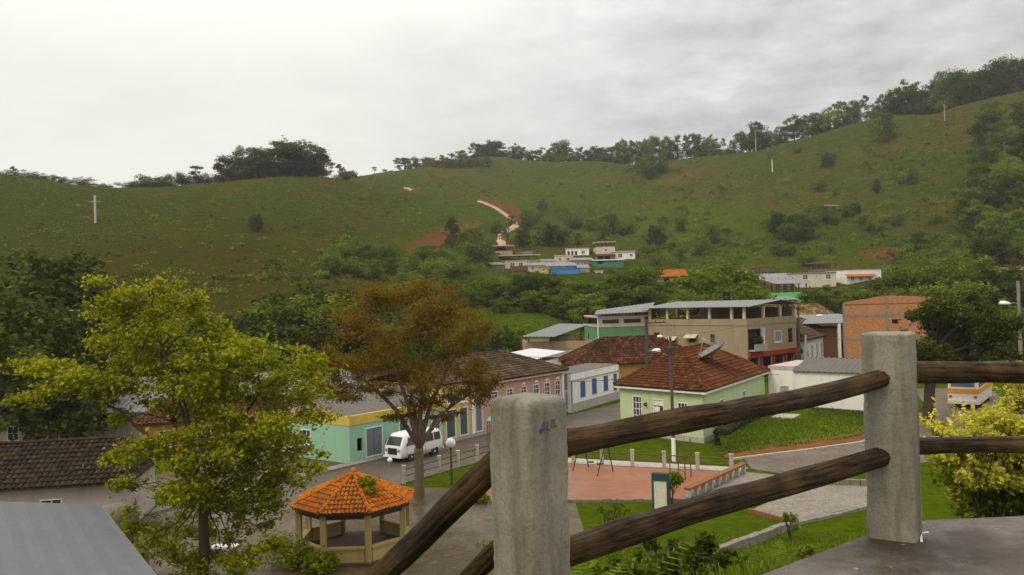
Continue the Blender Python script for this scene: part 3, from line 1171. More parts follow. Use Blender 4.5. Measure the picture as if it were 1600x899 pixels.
def low_wall(name, a, b, h, w, mat, label, cat, drop=0.6, za=None, zb=None):
    m = MB()
    A, B = Vector(a), Vector(b)
    L = (B - A).length
    n = max(4, int(L / 0.55))
    F = Frame(a, b)
    za = H(*a) if za is None else za
    zb = H(*b) if zb is None else zb
    root = thing(name, label, cat, (A.x, A.y, za))
    proto = None
    for i in range(n):
        m = MB()
        t0, t1 = i / n, (i + 1) / n
        za_ = za + (zb - za) * (t0 + t1) / 2
        g = 0.012
        m.fbox(F, t0 * L + g, t1 * L - g, za_ - drop, za_ + h + random.uniform(-0.03, 0.03), random.uniform(-0.03, 0.0), w + random.uniform(-0.02, 0.03))
        m.build('stone_block', mat, root)
    return root


wa_ = hill(1108, 868)
low_wall('garden_wall', (wa_.x, wa_.y), (13.0, 39.6), 0.28, 0.3, 'grey_concrete', 'low mossy stone wall climbing the grass below the lookout to the terrace corner', 'wall')
low_wall('garden_wall', (13.25, 39.75), (17.9, 42.5), 0.14, 0.22, 'grey_concrete', 'low dark kerb wall along the sunken front edge of the pale terrace', 'wall')
low_wall('garden_wall', (16.6, 47.75), (22.0, 46.4), 0.42, 0.3, 'grime_wall', 'low dark stone wall at the back of the pale terrace', 'wall')
low_wall('kerb_wall', (-2.8, 45.75), (9.0, 44.7), 0.16, 0.18, 'grime_wall', 'dark kerb along the front of the red playground floor', 'kerb', 0.1, 0, 0)

# lawn beside the pale green house, on a cut earth bank
near = [(13.9, 56.4), (16.5, 57.6), (20.5, 59.3), (24.5, 61.3), (28.5, 64.8), (32.5, 69.5)]
far = [(14.9, 61.0), (17.6, 66.0), (20.4, 70.8), (23.2, 75.6), (26.4, 73.3), (30.2, 70.4)]
lv, lf, K = [], [], 14
for i, (a, b) in enumerate(zip(near, far)):
    for k in range(K + 1):
        t = k / K
        zz = 0.14 + 0.30 * min(1, t * 3.0) + 0.25 * t + 0.10 * noise.noise((i * 0.8, t * 3, 2.0)) + (0.12 if 0 < i < 5 else 0)
        lv.append((a[0] + (b[0] - a[0]) * t, a[1] + (b[1] - a[1]) * t, zz))
for i in range(len(near) - 1):
    for k in range(K):
        a = i * (K + 1) + k
        lf.append((a, a + K + 1, a + K + 2, a + 1))
m = MB()
m.add(lv, lf)
structure(m.build('lawn', 'lawn_grass', smooth=True))
m = MB()
for i in range(len(near) - 1):
    for k in range(6):
        t0, t1 = k / 6, (k + 1) / 6
        pt = []
        for t in (t0, t1):
            a = Vector(near[i]).lerp(Vector(near[i + 1]), t)
            z = lv[i * (K + 1)][2] * (1 - t) + lv[(i + 1) * (K + 1)][2] * t + 0.004
            j = 0.25 * noise.noise((a.x * 1.3, a.y * 1.3, 0))
            pt += [Vector((a.x + 0.35 + j, a.y - 0.75, 0.032)), Vector((a.x + 0.05, a.y - 0.1 + j * 0.5, z * 0.75)), Vector((a.x - 0.1, a.y + 0.45 + j, z + 0.015 + 0.12))]
        m.poly(pt[0], pt[3], pt[4], pt[1])
        m.poly(pt[1], pt[4], pt[5], pt[2])
structure(m.build('earth_bank', 'red_earth', smooth=True))
m = MB()
for i in range(len(near) - 1):
    F = Frame((near[i][0] + 0.3, near[i][1] - 1.0), (near[i + 1][0] + 0.3, near[i + 1][1] - 1.0))
    m.fbox(F, 0.0, F.L - 0.02, 0.0, 0.12, -0.1, 0.1)
structure(m.build('kerb', 'pale_concrete'))
flat('garden_slab', [(21.0, 68.6), (22.6, 67.8), (23.8, 69.6), (22.3, 70.4)], 0.85, 'pale_concrete', 0.25)

# dirt track climbing the far valley, draped on the hill
def track(name, pix, w0, w1):
    pts = [hill(*p, Y0=150) for p in pix]
    dense = []
    for a, b in zip(pts[:-1], pts[1:]):
        for k in range(8):
            dense.append(a.lerp(b, k / 8))
    dense.append(pts[-1])
    v, f = [], []
    for i, p in enumerate(dense):
        d = (dense[min(i + 1, len(dense) - 1)] - dense[max(i - 1, 0)])
        s = Vector((d.y, -d.x, 0)).normalized()
        w = (w0 + (w1 - w0) * i / len(dense)) * (1 + 0.45 * noise.noise((i * 0.45, 0, 0)))
        for e in (-1, -0.5, 0, 0.5, 1):
            q = p + s * w * 0.5 * e
            v.append((q.x, q.y, H(q.x, q.y) + (0.5 if abs(e) < 1 else 0.15)))
    for i in range(len(dense) - 1):
        for k in range(4):
            a = i * 5 + k
            f.append((a, a + 1, a + 6, a + 5))
    m = MB()
    m.add(v, f)
    structure(m.build(name, 'dirt_track', smooth=True))


track('dirt_road', [(786, 392), (783, 378), (784, 369), (794, 361), (806, 354), (801, 345), (790, 337), (776, 327), (764, 321), (749, 316)], 2.9, 2.6)
track('dirt_road', [(645, 299), (637, 296), (629, 296)], 2.6, 2.4)

# ================================================================== LOOKOUT RAILING
RAILC = P(1390, 838, 5.08)
rail_root = thing('log_guardrail', 'rustic guardrail of two square concrete posts and dark wet log rails at the lookout edge', 'guardrail', (RAILC.x, RAILC.y, 9.5))


def concrete_post(px, py_top, py_base, Y, w, rot, dome, seed):
    top, base = P(px, py_top, Y), P(px, py_base, Y)
    cx, cy = top.x, top.y
    n, rows = 64, 70
    mb = MB()
    rings = []
    hh = top.z - base.z
    for j in range(rows + 1):
        if j <= rows - 14:
            z, k = hh * (1 - dome / hh) * j / (rows - 14), 1.0
        else:
            s = (j - (rows - 14)) / 14
            z, k = hh - dome + dome * math.sin(s * math.pi / 2), max(0.02, math.cos(s * math.pi / 2) ** 0.22)
        ring = []
        for i in range(n):
            an = 2 * math.pi * i / n
            ex = 0.095
            c, s_ = math.cos(an), math.sin(an)
            q = Vector((math.copysign(abs(c) ** (2 * ex), c), math.copysign(abs(s_) ** (2 * ex), s_)))
            q = q * (w / 2) * k
            d = 0.006 * noise.noise((q.x * 9 + seed, q.y * 9, z * 5)) + 0.003 * noise.noise((q.x * 40 + seed, q.y * 40, z * 40))
            q = q * (1 + d / (w / 2))
            ca, sa = math.cos(rot), math.sin(rot)
            ring.append((cx + q.x * ca - q.y * sa, cy + q.x * sa + q.y * ca, base.z + z))
        rings.append(ring)
    mb.loft(rings)
    return mb.build('post', 'post_concrete', rail_root, smooth=True), top, base


post_r, ptop, pbase = concrete_post(1388, 519, 842, 5.12, 0.278, R(45 + 24 - 12), 0.018, 3.0)
post_l, ltop, lbase = concrete_post(824, 618, 1105, 3.72, 0.258, R(45), 0.050, 8.0)

# scribbled marks on the left post's right-hand face
mk = MB()
nface = Vector((math.cos(R(-45)), math.sin(R(-45))))
uface = Vector((math.cos(R(45)), math.sin(R(45))))
pc = Vector((ltop.x, ltop.y)) + nface * 0.1285


def pen(u_a, z_a, u_b, z_b, t=0.0035):
    A = pc + uface * u_a
    B = pc + uface * u_b
    a3, b3 = Vector((A.x, A.y, z_a)), Vector((B.x, B.y, z_b))
    d = (b3 - a3).normalized()
    side = d.cross(Vector((nface.x, nface.y, 0))).normalized() * t
    nn = Vector((nface.x, nface.y, 0)) * 0.006
    mk.box8([a3 - side - nn, b3 - side - nn, b3 + side - nn, a3 + side - nn, a3 - side + nn * 0.35, b3 - side + nn * 0.35, b3 + side + nn * 0.35, a3 + side + nn * 0.35])


zg = P(845, 668, 3.6).z
for (a, b, c, d) in ((-0.062, -0.020, -0.035, 0.022), (-0.035, 0.022, -0.032, -0.02), (-0.066, -0.012, -0.024, -0.008), (-0.012, 0.022, -0.014, -0.016),
                     (-0.014, -0.016, 0.004, -0.014), (0.016, 0.026, 0.014, -0.010), (0.030, 0.028, 0.029, -0.008), (0.029, -0.008, 0.048, -0.004), (-0.06, -0.024, -0.045, -0.018)):
    pen(a, zg + b, c, zg + d)
mk.build('scribble', 'ink_blue', post_l)


def log(a, b, ra, rb, seed, sag=0.0):
    a, b = Vector(a), Vector(b)
    L = (b - a).length
    d = (b - a).normalized()
    x = d.cross(Vector((0, 0, 1))).normalized()
    y = x.cross(d)
    n, m_ = 56, max(40, int(L / 0.015))
    v, f, uv = [], [], []
    for i in range(m_ + 1):
        t = i / m_
        c = a.lerp(b, t) + Vector((0, 0, -sag * math.sin(math.pi * t)))
        c += (x * noise.noise((t * L * 0.9, seed, 0)) + y * noise.noise((t * L * 0.9, seed, 7))) * 0.025
        r = ra + (rb - ra) * t
        for k in range(n):
            an = 2 * math.pi * k / n
            ca, sa = math.cos(an), math.sin(an)
            p = (ca * 0.8, sa * 0.8, t * L * 2.1 + seed * 5)
            q = (ca * 2.6, sa * 2.6, t * L * 3.5 + seed)
            g = (ca * 7, sa * 7, t * L * 2.0 + seed)
            rr = r * (1 + 0.13 * noise.noise(p) + 0.10 * noise.noise(q) + 0.09 * noise.noise(g) - 0.16 * max(0.0, noise.noise((ca * 5 + 9, sa * 5, t * L * 1.3 + seed)) - 0.28))
            v.append(c + (x * ca + y * sa) * rr)
    for i in range(m_):
        for k in range(n):
            k2 = (k + 1) % n
            f.append((i * n + k, i * n + k2, (i + 1) * n + k2, (i + 1) * n + k))
            uv += [(k / n, i / m_ * L), ((k + 1) / n, i / m_ * L), ((k + 1) / n, (i + 1) / m_ * L), (k / n, (i + 1) / m_ * L)]
    f.append(tuple(reversed(range(n))))
    f.append(tuple(m_ * n + k for k in range(n)))
    uv += [(0.5 + 0.1 * math.cos(k), 0.1 * math.sin(k)) for k in range(2 * n)]
    mb = MB()
    mb.add(v, f)
    ob = mb.build('rail', 'wet_log', rail_root, smooth=True)
    lay = ob.data.uv_layers.new(name='UVMap')
    lay.data.foreach_set('uv', [c for p in uv for c in p])
    return ob


log(P(1377, 592, 5.04), P(812, 703, 3.80), 0.055, 0.063, 1.0, 0.02)
log(P(1381, 713, 5.06), P(812, 890, 3.82), 0.059, 0.070, 2.3, 0.0)
log(P(1400, 583, 5.20), P(1760, 580, 5.55), 0.068, 0.070, 3.7, 0.0)
log(P(1400, 699, 5.20), P(1760, 694, 5.55), 0.052, 0.052, 4.1, 0.0)
log(P(812, 690, 3.80), P(440, 1050, 4.5), 0.060, 0.062, 5.9, 0.0)
log(P(812, 832, 3.80), P(560, 1075, 4.5), 0.048, 0.048, 6.6, 0.0)

m = MB()
for (a, b, c, d) in ((1439, 834, 1451, 832),):
    g0, g1, g2 = G(1439, 834, 9.5), G(1451, 832, 9.5), G(1440, 847, 9.5)
    for (p, q) in ((g0, g1), (g0, g2)):
        e = (q - p).normalized()
        s = Vector((-e.y, e.x, 0)) * 0.006
        up = Vector((0, 0, 0.004))
        m.box8([p - s, q - s, q + s, p + s, p - s + up, q - s + up, q + s + up, p + s + up])
tag(m.build('paint_mark', 'paint_white', loc=tuple(G(1443, 838, 9.5))), 'small white corner-shaped mark on the concrete slab by the right-hand post', 'mark')

# ================================================================== BUILDINGS ALONG THE STREET
def SQ(t0, t1, depth, d0=0.0):
    a, b = street(t0, d0), street(t1, d0)
    return [a, b, b - SN * depth, a - SN * depth]


# aqua shop with yellow parapet band
root, Fs, q = house('shop_house', 'aqua shop with a yellow band above its doors, behind the parked van', 'house', SQ(0, 9.9, 8), 0.0, 2.62, 'aqua_wall',
                    {0: [(0.95, 0.75, 0.5, 0.9, 'void'), (2.35, 0.16, 1.7, 2.1, 'door', 'slate_door'), (5.4, 0.16, 1.0, 2.1, 'door', 'teal_door'), (7.2, 0.9, 1.1, 1.3, 'shutter', 'wood_dark'), (9.0, 0.16, 1.0, 2.1, 'door', 'slate_door')],
                     3: [(3.5, 1.0, 1.0, 1.1, 'win')]})
m = MB()
for F in Fs:
    m.fbox(F, 0.0 if F is not Fs[0] else -0.04, F.L, 2.62, 3.28, -0.2, 0.03 if F is not Fs[0] else 0.06)
m.build('parapet', 'yellow_wall', root)
a, b, c, d = (Vector((p.x, p.y, 3.10)) for p in q)
ra, rb = (a + d) / 2 + Vector((0, 0, 1.25)), (b + c) / 2 + Vector((0, 0, 1.25))
sheet_roof(root, (a - Vector((SD.x, SD.y, 0)) * .0, b, rb, ra), 'fibre_cement', 0.5)
sheet_roof(root, (c, d, ra, rb), 'fibre_cement', 0.5)
for tri in ((d, a, ra), (b, c, rb)):
    m = MB()
    m.poly(*tri)
    m.build('gable', 'tan_wall', root)

root, Fs, q = house('yellow_house', 'narrow orange-yellow house with dark teal doors between the aqua shop and the pink house', 'house', SQ(9.95, 13.35, 8), 0.0, 4.5, 'ochre_wall',
                    {0: [(0.85, 0.16, 1.2, 2.3, 'door', 'teal_door'), (2.45, 0.16, 1.1, 2.3, 'door', 'teal_door'), (0.85, 2.9, 0.8, 1.1, 'win'), (2.45, 2.9, 0.8, 1.1, 'win')]})
hip_roof(root, q, 4.5, 5.7, 'u', (0, 0), 0.25, 'tile_brown', 0.3, 0.5)

# pink house
ops = [(1.0, 0.16, 1.0, 2.5, 'door', 'slate_door')]
for u in (3.2, 5.4, 7.5, 9.5, 11.3, 13.1):
    ops.append((u, 1.55 if u > 9 else 2.1, 0.95, 1.75 if u > 9 else 1.2, 'win', (2, 4)))
root, Fs, q = house('pink_house', 'salmon pink house with white sash windows and a brown tiled hip roof', 'house', SQ(13.4, 27.6, 9), 0.0, 4.2, 'pink_wall', {0: ops})
hip_roof(root, q, 4.22, 6.1, 'u', (0.25, 0.28), 0.35, 'tile_brown', 0.27, 0.45, fascia='pinkish_white')
for u in (0.02, Fs[0].L - 0.42):
    m = MB()
    m.fbox(Fs[0], u, u + 0.40, 0.02, 4.0, 0.0, 0.05)
    m.build('corner_pilaster', 'white_trim', root)
for u in (7.5, 9.5, 11.3, 13.1):
    m = MB()
    m.fbox(Fs[0], u - 0.3, u + 0.3, 3.45, 3.56, 0.0, 0.05)
    m.fbox(Fs[0], u - 0.16, u + 0.16, 3.562, 3.64, 0.0, 0.045)
    m.build('window_pediment', 'white_trim', root)

# narrow unpainted block
A = street(27.75, -0.1)
root, Fs, q = house('concrete_annex', 'narrow bare concrete block squeezed between the pink house and the white house with blue shutters', 'annex',
                    [A, street(29.0, -0.1), street(29.0, -5), street(27.75, -5)], 0.0, 3.7, 'grime_wall', {0: [(0.62, 0.16, 0.8, 2.0, 'door', 'wood_dark')]})
flat_top(root, q, 3.702, 'grey_concrete', 0.04, 0.1)

# white house with blue shutters
W0, W1_ = Vector((5.45, 80.4)), Vector((11.35, 90.6))
WD = (W1_ - W0).normalized()
WN = Vector((WD.y, -WD.x))
ops = [(u, 1.15, 1.3, 1.75, 'shutter', 'blue_shutter') for u in (2.55, 5.3, 8.2)] + [(10.7, 0.9, 1.1, 2.0, 'shutter', 'blue_shutter')]
root, Fs, q = house('white_house', 'low white house with tall blue shutters and a plain parapet facing the street', 'house', [W0, W1_, W1_ - WN * 3.1, W0 - WN * 3.1], 0.0, 3.72, 'white_wall', {0: ops})
m = MB()
m.fbox(Fs[0], -0.03, Fs[0].L, 0.0, 0.86, 0.004, 0.06)
m.build('plinth', 'plinth_grey', root)
m = MB()
m.fbox(Fs[0], -0.05, Fs[0].L, 3.02, 3.13, 0.0, 0.10)
m.build('cornice', 'plinth_grey', root)
m = MB()
m.fbox(Fs[0], -0.02, 0.16, 0.866, 3.018, 0.0, 0.045)
m.build('corner_strip', 'blue_shutter', root)
a, b, c, d = (Vector((p.x, p.y, 3.74)) for p in q)
sheet_roof(root, (a, b, c + Vector((0, 0, 0.18)), d + Vector((0, 0, 0.18))), 'fibre_cement', 0.45)

# big dark tiled house behind
OQ = [(6.6, 91.0), (21.2, 93.0), (20.2, 101.4), (5.6, 99.4)]
root, Fs, q = house('ochre_house', 'ochre walled house under a broad dark red tile roof behind the white house', 'house', OQ, 0.0, 3.7, 'orange_wall',
                    {0: [(u, 1.0, 1.0, 1.5, 'win') for u in (2, 4.6, 7.2, 9.8, 12.4)]})
hip_roof(root, q, 3.72, 6.35, 'u', (0.30, 0.28), 0.45, 'tile_dark_red', 0.26, 0.45)

# pale green house
GQ = [(8.55, 67.9), (13.9, 61.9), (22.9, 76.4), (17.4, 82.6)]
F0 = Frame(GQ[0], GQ[1])


def u_at(F, px):
    a = (px - 800) / 1300
    return (a * F.p0.y - F.p0.x) / (F.u.x - a * F.u.y)


ops0 = [(u_at(F0, 990.5), 1.05, 0.95, 2.05, 'win', (3, 4)), (u_at(F0, 1023.5), 0.5, 1.05, 2.5, 'door', 'white_trim'), (u_at(F0, 1061), 1.25, 0.95, 1.65, 'win', (3, 3))]
root, Fs, q = house('green_house', 'pale green corner house with a rusty tiled hip roof and a mesh dish on top', 'house', GQ, 0.0, 3.86, 'pale_green_wall',
                    {0: ops0, 1: [(4.5, 1.3, 1.0, 1.5, 'win', (2, 3)), (10.5, 1.3, 1.0, 1.5, 'win', (2, 3))]})
g_roof, g_ridge, g_eaves = hip_roof(root, q, 3.92, 6.55, 'v', (0.34, 0.36), 0.42, 'tile_rust', 0.23, 0.40, fascia='white_trim')
m = MB()
for F in Fs[:2]:
    m.fbox(F, -0.05, F.L + 0.05, 0.0, 0.42, 0.004, 0.07)
m.build('plinth', 'pale_concrete', root)
m = MB()
o = ops0[1]
m.fbox(Fs[0], o[0] - 0.48, o[0] + 0.48, 2.42, 2.48, -0.05, -0.02)
m.fbox(Fs[0], o[0] + 0.10, o[0] + 0.46, 0.55, 2.40, -0.049, -0.021)
m.build('open_door_gap', 'dark_void', root)
m = MB()
uu = u_at(Fs[0], 1005)
m.fbox(Fs[0], uu - 0.02, uu + 0.02, 2.35, 2.65, 0.0, 0.25)
m.tube([Fs[0].at(uu, 2.62, 0.25), Fs[0].at(uu, 2.45, 0.3)], [0.05, 0.12], 8)
m.build('wall_lamp', 'iron', root)
m = MB()
u2 = u_at(Fs[0], 1045)
m.fbox(Fs[0], u2 - 0.35, u2 + 0.35, 1.0, 1.55, 0.0, 0.12)
m.build('meter_box', 'plinth_grey', root)

# mesh satellite dish on the green house roof
D0 = P(1113, 566, 69.0)
dish = thing('satellite_dish', 'large mesh satellite dish leaning on the rusty roof of the pale green house', 'satellite dish', tuple(D0))
axis = Vector((-0.50, 0.03, 0.86)).normalized()
ax1 = axis.cross(Vector((0, 1, 0))).normalized()
ax2 = axis.cross(ax1)
DR = 1.42


def dpt(r, th):
    return D0 + Vector((0, 0, 0.75)) + (ax1 * math.cos(th) + ax2 * math.sin(th)) * r + axis * (0.42 * (r / DR) ** 2 - 0.1)


m = MB()
for i in range(8):
    for k in range(32):
        r0_, r1_ = DR * (0.05 + 0.95 * i / 8), DR * (0.05 + 0.95 * (i + 1) / 8)
        t0, t1 = 2 * math.pi * k / 32, 2 * math.pi * (k + 1) / 32
        P4 = [dpt(r0_, t0), dpt(r1_, t0), dpt(r1_, t1), dpt(r0_, t1)]
        m.poly(*P4)
        m.poly(*[p - axis * 0.03 for p in reversed(P4)])
m.build('reflector', 'dish_mesh', dish, smooth=True)
m = MB()
for k in range(12):
    th = 2 * math.pi * k / 12
    m.tube([dpt(0.1, th) + axis * 0.01, dpt(DR * 0.5, th) + axis * 0.012, dpt(DR, th) + axis * 0.012], 0.014, 4)
m.tube([dpt(DR, 2 * math.pi * k / 32) for k in range(33)], 0.022, 5)
m.build('rib', 'dish_mesh', dish)
focus = D0 + Vector((0, 0, 0.75)) + axis * 1.35
m = MB()
for k in range(4):
    m.tube([dpt(DR * 0.97, k * math.pi / 2 + 0.4), focus], 0.013, 4)
m.build('feed_strut', 'galvanised', dish)
m = MB()
m.tube([focus - axis * 0.12, focus + axis * 0.14], [0.11, 0.07], 10)
m.build('feed_horn', 'galvanised', dish)
m = MB()
m.tube([D0 + Vector((0, 0, -1.2)), D0 + Vector((0, 0, 0.70))], 0.05, 8)
m.tube([D0 + Vector((0.5, -0.3, -1.1)), D0 + Vector((0, 0, 0.3))], 0.02, 6)
m.build('mast', 'rusty_iron', dish)

# clipped hedge along the side of the green house
hF = Frame((14.55, 61.2), (23.3, 75.3))
pts = []
for i in range(9000):
    u, d, z = rng.uniform(0, hF.L), rng.uniform(0, 0.9), rng.uniform(0.1, 1.15)
    f = rng.integers(0, 3)
    if f == 0:
        d = 0.9
    elif f == 1:
        z = 1.15
    elif rng.random() < 0.3:
        u = 0
    p = hF.at(u, z + 0.25 * (u / hF.L), d)
    pts.append((p.x + rng.normal() * 0.05, p.y + rng.normal() * 0.05, p.z + 0.07 * rng.normal() + 0.1 * noise.noise((u, d, 1))))
hedge = thing('hedge', 'clipped dark hedge running along the side wall of the pale green house', 'hedge', (19, 68.3, 0.2))
np_quads('foliage', leaf_quads(np.array(pts), 0.11), 'leaf_grey', hedge)
m = MB()
m.fbox(hF, 0.1, hF.L - 0.1, 0.0, 1.0, 0.12, 0.76)
m.build('branches', 'bark_dark', hedge)

# white wall house at the right of the lawn
root, Fs, q = house('long_white_house', 'long blank white house with a grey fibre-cement roof across the lawn', 'house', [(23.35, 76.7), (31.6, 69.8), (36.2, 75.2), (27.9, 82.2)], 0.0, 3.95, 'bright_white',
                    {0: [(1.5, 0.7, 0.9, 1.9, 'door', 'plinth_grey')], 1: [(3, 1.4, 1, 1.2, 'win')]})
a, b, c, d = (Vector((p.x, p.y, 3.98)) for p in q)
nf = Vector((Fs[0].n.x, Fs[0].n.y, 0)) * 0.25
up = Vector((0, 0, 0.95))
ra, rb = (a + d) / 2 + up, (b + c) / 2 + up
sheet_roof(root, (a.lerp(b, 0.22) + nf, b + nf, rb, ra.lerp(rb, 0.22)), 'fibre_cement', 0.45, 0.05)
sheet_roof(root, (c, d.lerp(c, 0.22), ra.lerp(rb, 0.22), rb), 'fibre_cement', 0.45, 0.05)
for tri in ((b, c, rb), (d.lerp(c, 0.22), a.lerp(b, 0.22), ra.lerp(rb, 0.22))):
    m = MB()
    m.poly(*tri)
    m.build('gable', 'grime_wall', root)
m = MB()
m.prism([(p.x, p.y) for p in (a, a.lerp(b, .22), d.lerp(c, .22), d)], 3.955, 4.35)
m.build('water_deck', 'pinkish_white', root)
D1 = P(1294, 574, 79)
sd = thing('satellite_dish', 'small round pale dish on the grey roof of the long white house', 'satellite dish', tuple(D1))
m = MB()
ax = Vector((-0.3, -0.85, 0.45)).normalized()
b1 = ax.cross(Vector((0, 0, 1))).normalized()
b2 = ax.cross(b1)
for i in range(5):
    for k in range(24):
        pp = []
        for (rr, kk) in ((i, k), (i + 1, k), (i + 1, k + 1), (i, k + 1)):
            r = 0.62 * rr / 5
            th = 2 * math.pi * kk / 24
            pp.append(D1 + Vector((0, 0, 0.25)) + (b1 * math.cos(th) + b2 * math.sin(th)) * r + ax * 0.16 * (rr / 5) ** 2)
        m.poly(*pp)
        m.poly(*[p - ax * 0.02 for p in reversed(pp)])
m.build('reflector', 'pale_concrete', sd, smooth=True)
m = MB()
m.tube([D1 + Vector((0, 0, -0.9)), D1 + Vector((0, 0, 0.22)) - ax * 0.05], 0.03, 6)
m.build('mast', 'rusty_iron', sd)
m = MB()
m.tube([D1 + Vector((0, 0, -0.3)) + ax * 0.1, D1 + Vector((0, 0, 0.2)) + ax * 0.6], 0.015, 5)
m.build('feed_arm', 'rusty_iron', sd)

# ---- flat-roofed buildings behind the white house
root, Fs, q = house('canopy_building', 'cream flat-roofed building with a grey sheet canopy over its terrace', 'building', [(1.6, 103.0), (9.7, 103.6), (9.3, 111), (1.2, 110.4)], 0.0, 4.7, 'cream_wall', {0: [(2.5, 1.2, 1.2, 1.3, 'win')]})
m = MB()
for i, F in enumerate(Fs):
    m.fbox(F, 0.02 if i % 2 else -0.05, F.L - 0.02 if i % 2 else F.L + 0.05, 4.7, 5.75, -0.15, 0.05)
m.build('parapet', 'tan_wall', root)
for x, y in ((1.9, 103.3), (5.5, 103.6), (9.4, 103.9), (1.6, 110), (9.0, 110.6)):
    m = MB()
    m.abox(x - 0.06, x + 0.06, y - 0.06, y + 0.06, 5.0, 6.6)
    m.build('canopy_post', 'iron', root)
sheet_roof(root, ((1.0, 101.8, 6.55), (5.0, 101.2, 6.45), (10.0, 109.5, 7.6), (6.2, 112.0, 7.7)), 'teal_sheet', 0.45)
m = MB()
m.abox(4.6, 7.6, 105, 108, 4.7, 6.35)
m.build('terrace_room', 'grime_wall', root)

root, Fs, q = house('metal_roof_house', 'low house with a bright white sheet metal roof behind the pink house', 'house', [(1.05, 84.2), (5.0, 94.2), (1.9, 98.0), (-1.4, 92.4)], 0.0, 4.35, 'white_wall', {0: [(4, 1.3, 1.2, 1.2, 'win'), (8, 1.3, 1.2, 1.2, 'win')]})
sheet_roof(root, ((0.9, 83.3, 4.75), (5.9, 94.6, 5.05), (2.2, 99.0, 5.25), (-1.9, 92.6, 4.95)), 'light_sheet', 0.5)

# ---- green and beige terraced building
root, Fs, q = house('deep_green_building', 'green building with cream glazed upper band under a grey sheet roof', 'building', [(11.9, 116.0), (19.3, 117.0), (18.3, 128), (10.9, 127)], 0.0, 6.9, 'deep_green_wall', {})
m = MB()
for F in Fs:
    m.fbox(F, 0.0, F.L, 6.9, 7.12, -0.2, 0.08)
    m.fbox(F, 0.0, F.L, 8.2, 8.42, -0.2, 0.08)
for u in (0.0, 3.1, 6.3):
    m.fbox(Fs[0], u, u + 0.3, 7.12, 8.2, -0.2, 0.06)
m.build('upper_band', 'cream_wall', root)
for u0_, u1_ in ((0.3, 3.1), (3.4, 6.3)):
    m = MB()
    m.fbox(Fs[0], u0_, u1_, 7.12, 8.2, -0.1, 0.0)
    fr = m.build('window', 'cream_wall', root)
    g = MB()
    g.fbox(Fs[0], u0_ + 0.25, u1_ - 0.2, 7.4, 7.95, 0.0, 0.03)
    g.build('pane', 'glass_dark', fr)
m = MB()
m.fbox(Fs[0], 6.6, Fs[0].L, 7.1, 8.3, -0.6, -0.5)
m.build('open_bay', 'dark_void', root)
m = MB()
m.tube([Fs[0].at(-0.1, 0, 0.12), Fs[0].at(-0.1, 8.6, 0.12)], 0.09, 8)
m.build('downpipe', 'white_trim', root)
sheet_roof(root, ((11.3, 114.9, 8.75), (18.9, 115.6, 8.95), (22.0, 128.5, 10.1), (13.0, 129.0, 9.1)), 'grey_sheet', 0.5)

BQ = [(18.9, 116.4), (29.5, 105.2), (38.8, 114.2), (28.2, 125.4)]
root, Fs, q = house('beige_building', 'large beige rendered building with an open roof terrace and a grey sheet roof', 'building', BQ, 0.0, 7.0, 'beige_wall',
                    {0: [(u_at(Frame(BQ[0], BQ[1]), 1024), 5.0, 0.95, 1.0, 'win', (2, 2), {'trim': 'wood_dark', 'glass': 'glass_dark'}), (u_at(Frame(BQ[0], BQ[1]), 1047), 4.35, 1.1, 0.6, 'void'), (u_at(Frame(BQ[0], BQ[1]), 1079), 4.75, 1.1, 0.55, 'void'), (u_at(Frame(BQ[0], BQ[1]), 1111), 4.75, 0.75, 1.15, 'win', (2, 2), {'trim': 'grey_concrete', 'glass': 'glass_dark'})],
                     1: [(1.9, 3.9, 3.2, 2.6, 'void'), (7.9, 4.5, 1.9, 1.5, 'win', (4, 1)), (11.3, 4.3, 1.2, 1.9, 'void'), (1.6, 0.1, 2.0, 2.7, 'void'), (4.8, 0.1, 2.2, 2.7, 'void'), (8.0, 0.1, 2.2, 2.7, 'void'), (11.2, 0.1, 2.0, 2.7, 'void')]}, glass='glass_blue')
m = MB()
m.fbox(Fs[1], 0.0, Fs[1].L, 2.95, 3.5, 0.0, 0.35)
for u in (0.15, 3.2, 6.4, 9.6, 12.6):
    m.fbox(Fs[1], u - 0.18, u + 0.18, 0.0, 2.95, 0.0, 0.2)
m.build('shop_front', 'red_paint', root)
m = MB()
for i, F in enumerate(Fs):
    e = 0.0 if i % 2 else 0.06
    m.fbox(F, -e, F.L + e, 7.0, 7.85, -0.18, 0.06 if i % 2 else 0.075)
m.build('parapet', 'beige_wall', root)
m = MB()
m.fbox(Fs[1], 0.3, 3.5, 3.72, 3.86, 0.0, 0.9)
m.fbox(Fs[1], 0.3, 3.5, 3.86, 4.6, 0.82, 0.9)
m.build('balcony', 'plinth_grey', root)
m = MB()
m.fbox(Fs[1], 3.42, 3.58, 3.86, 6.6, 0.02, 0.5)
m.build('balcony_pier', 'white_trim', root)
for F, us in ((Fs[0], (0.3, 3.3, 6.6, 10.0, 13.3, 15.1)), (Fs[1], (4.3, 8.7, 12.6)), (Fs[2], (5, 10)), (Fs[3], (6,))):
    for u in us:
        m = MB()
        m.fbox(F, u - 0.16, u + 0.16, 7.852, 9.38, -0.2, 0.1)
        m.build('terrace_column', 'cream_wall', root)
m = MB()
m.fbox(Fs[2], 0.3, Fs[2].L - 0.3, 7.05, 9.1, -0.6, -0.4)
m.build('terrace_back_wall', 'grime_wall', root)
m = MB()
m.prism([(p.x, p.y) for p in (q[0].lerp(q[2], .03), q[1].lerp(q[3], .03), q[2].lerp(q[0], .03), q[3].lerp(q[1], .03))], 6.9, 7.02)
m.build('terrace_floor', 'grey_concrete', root)
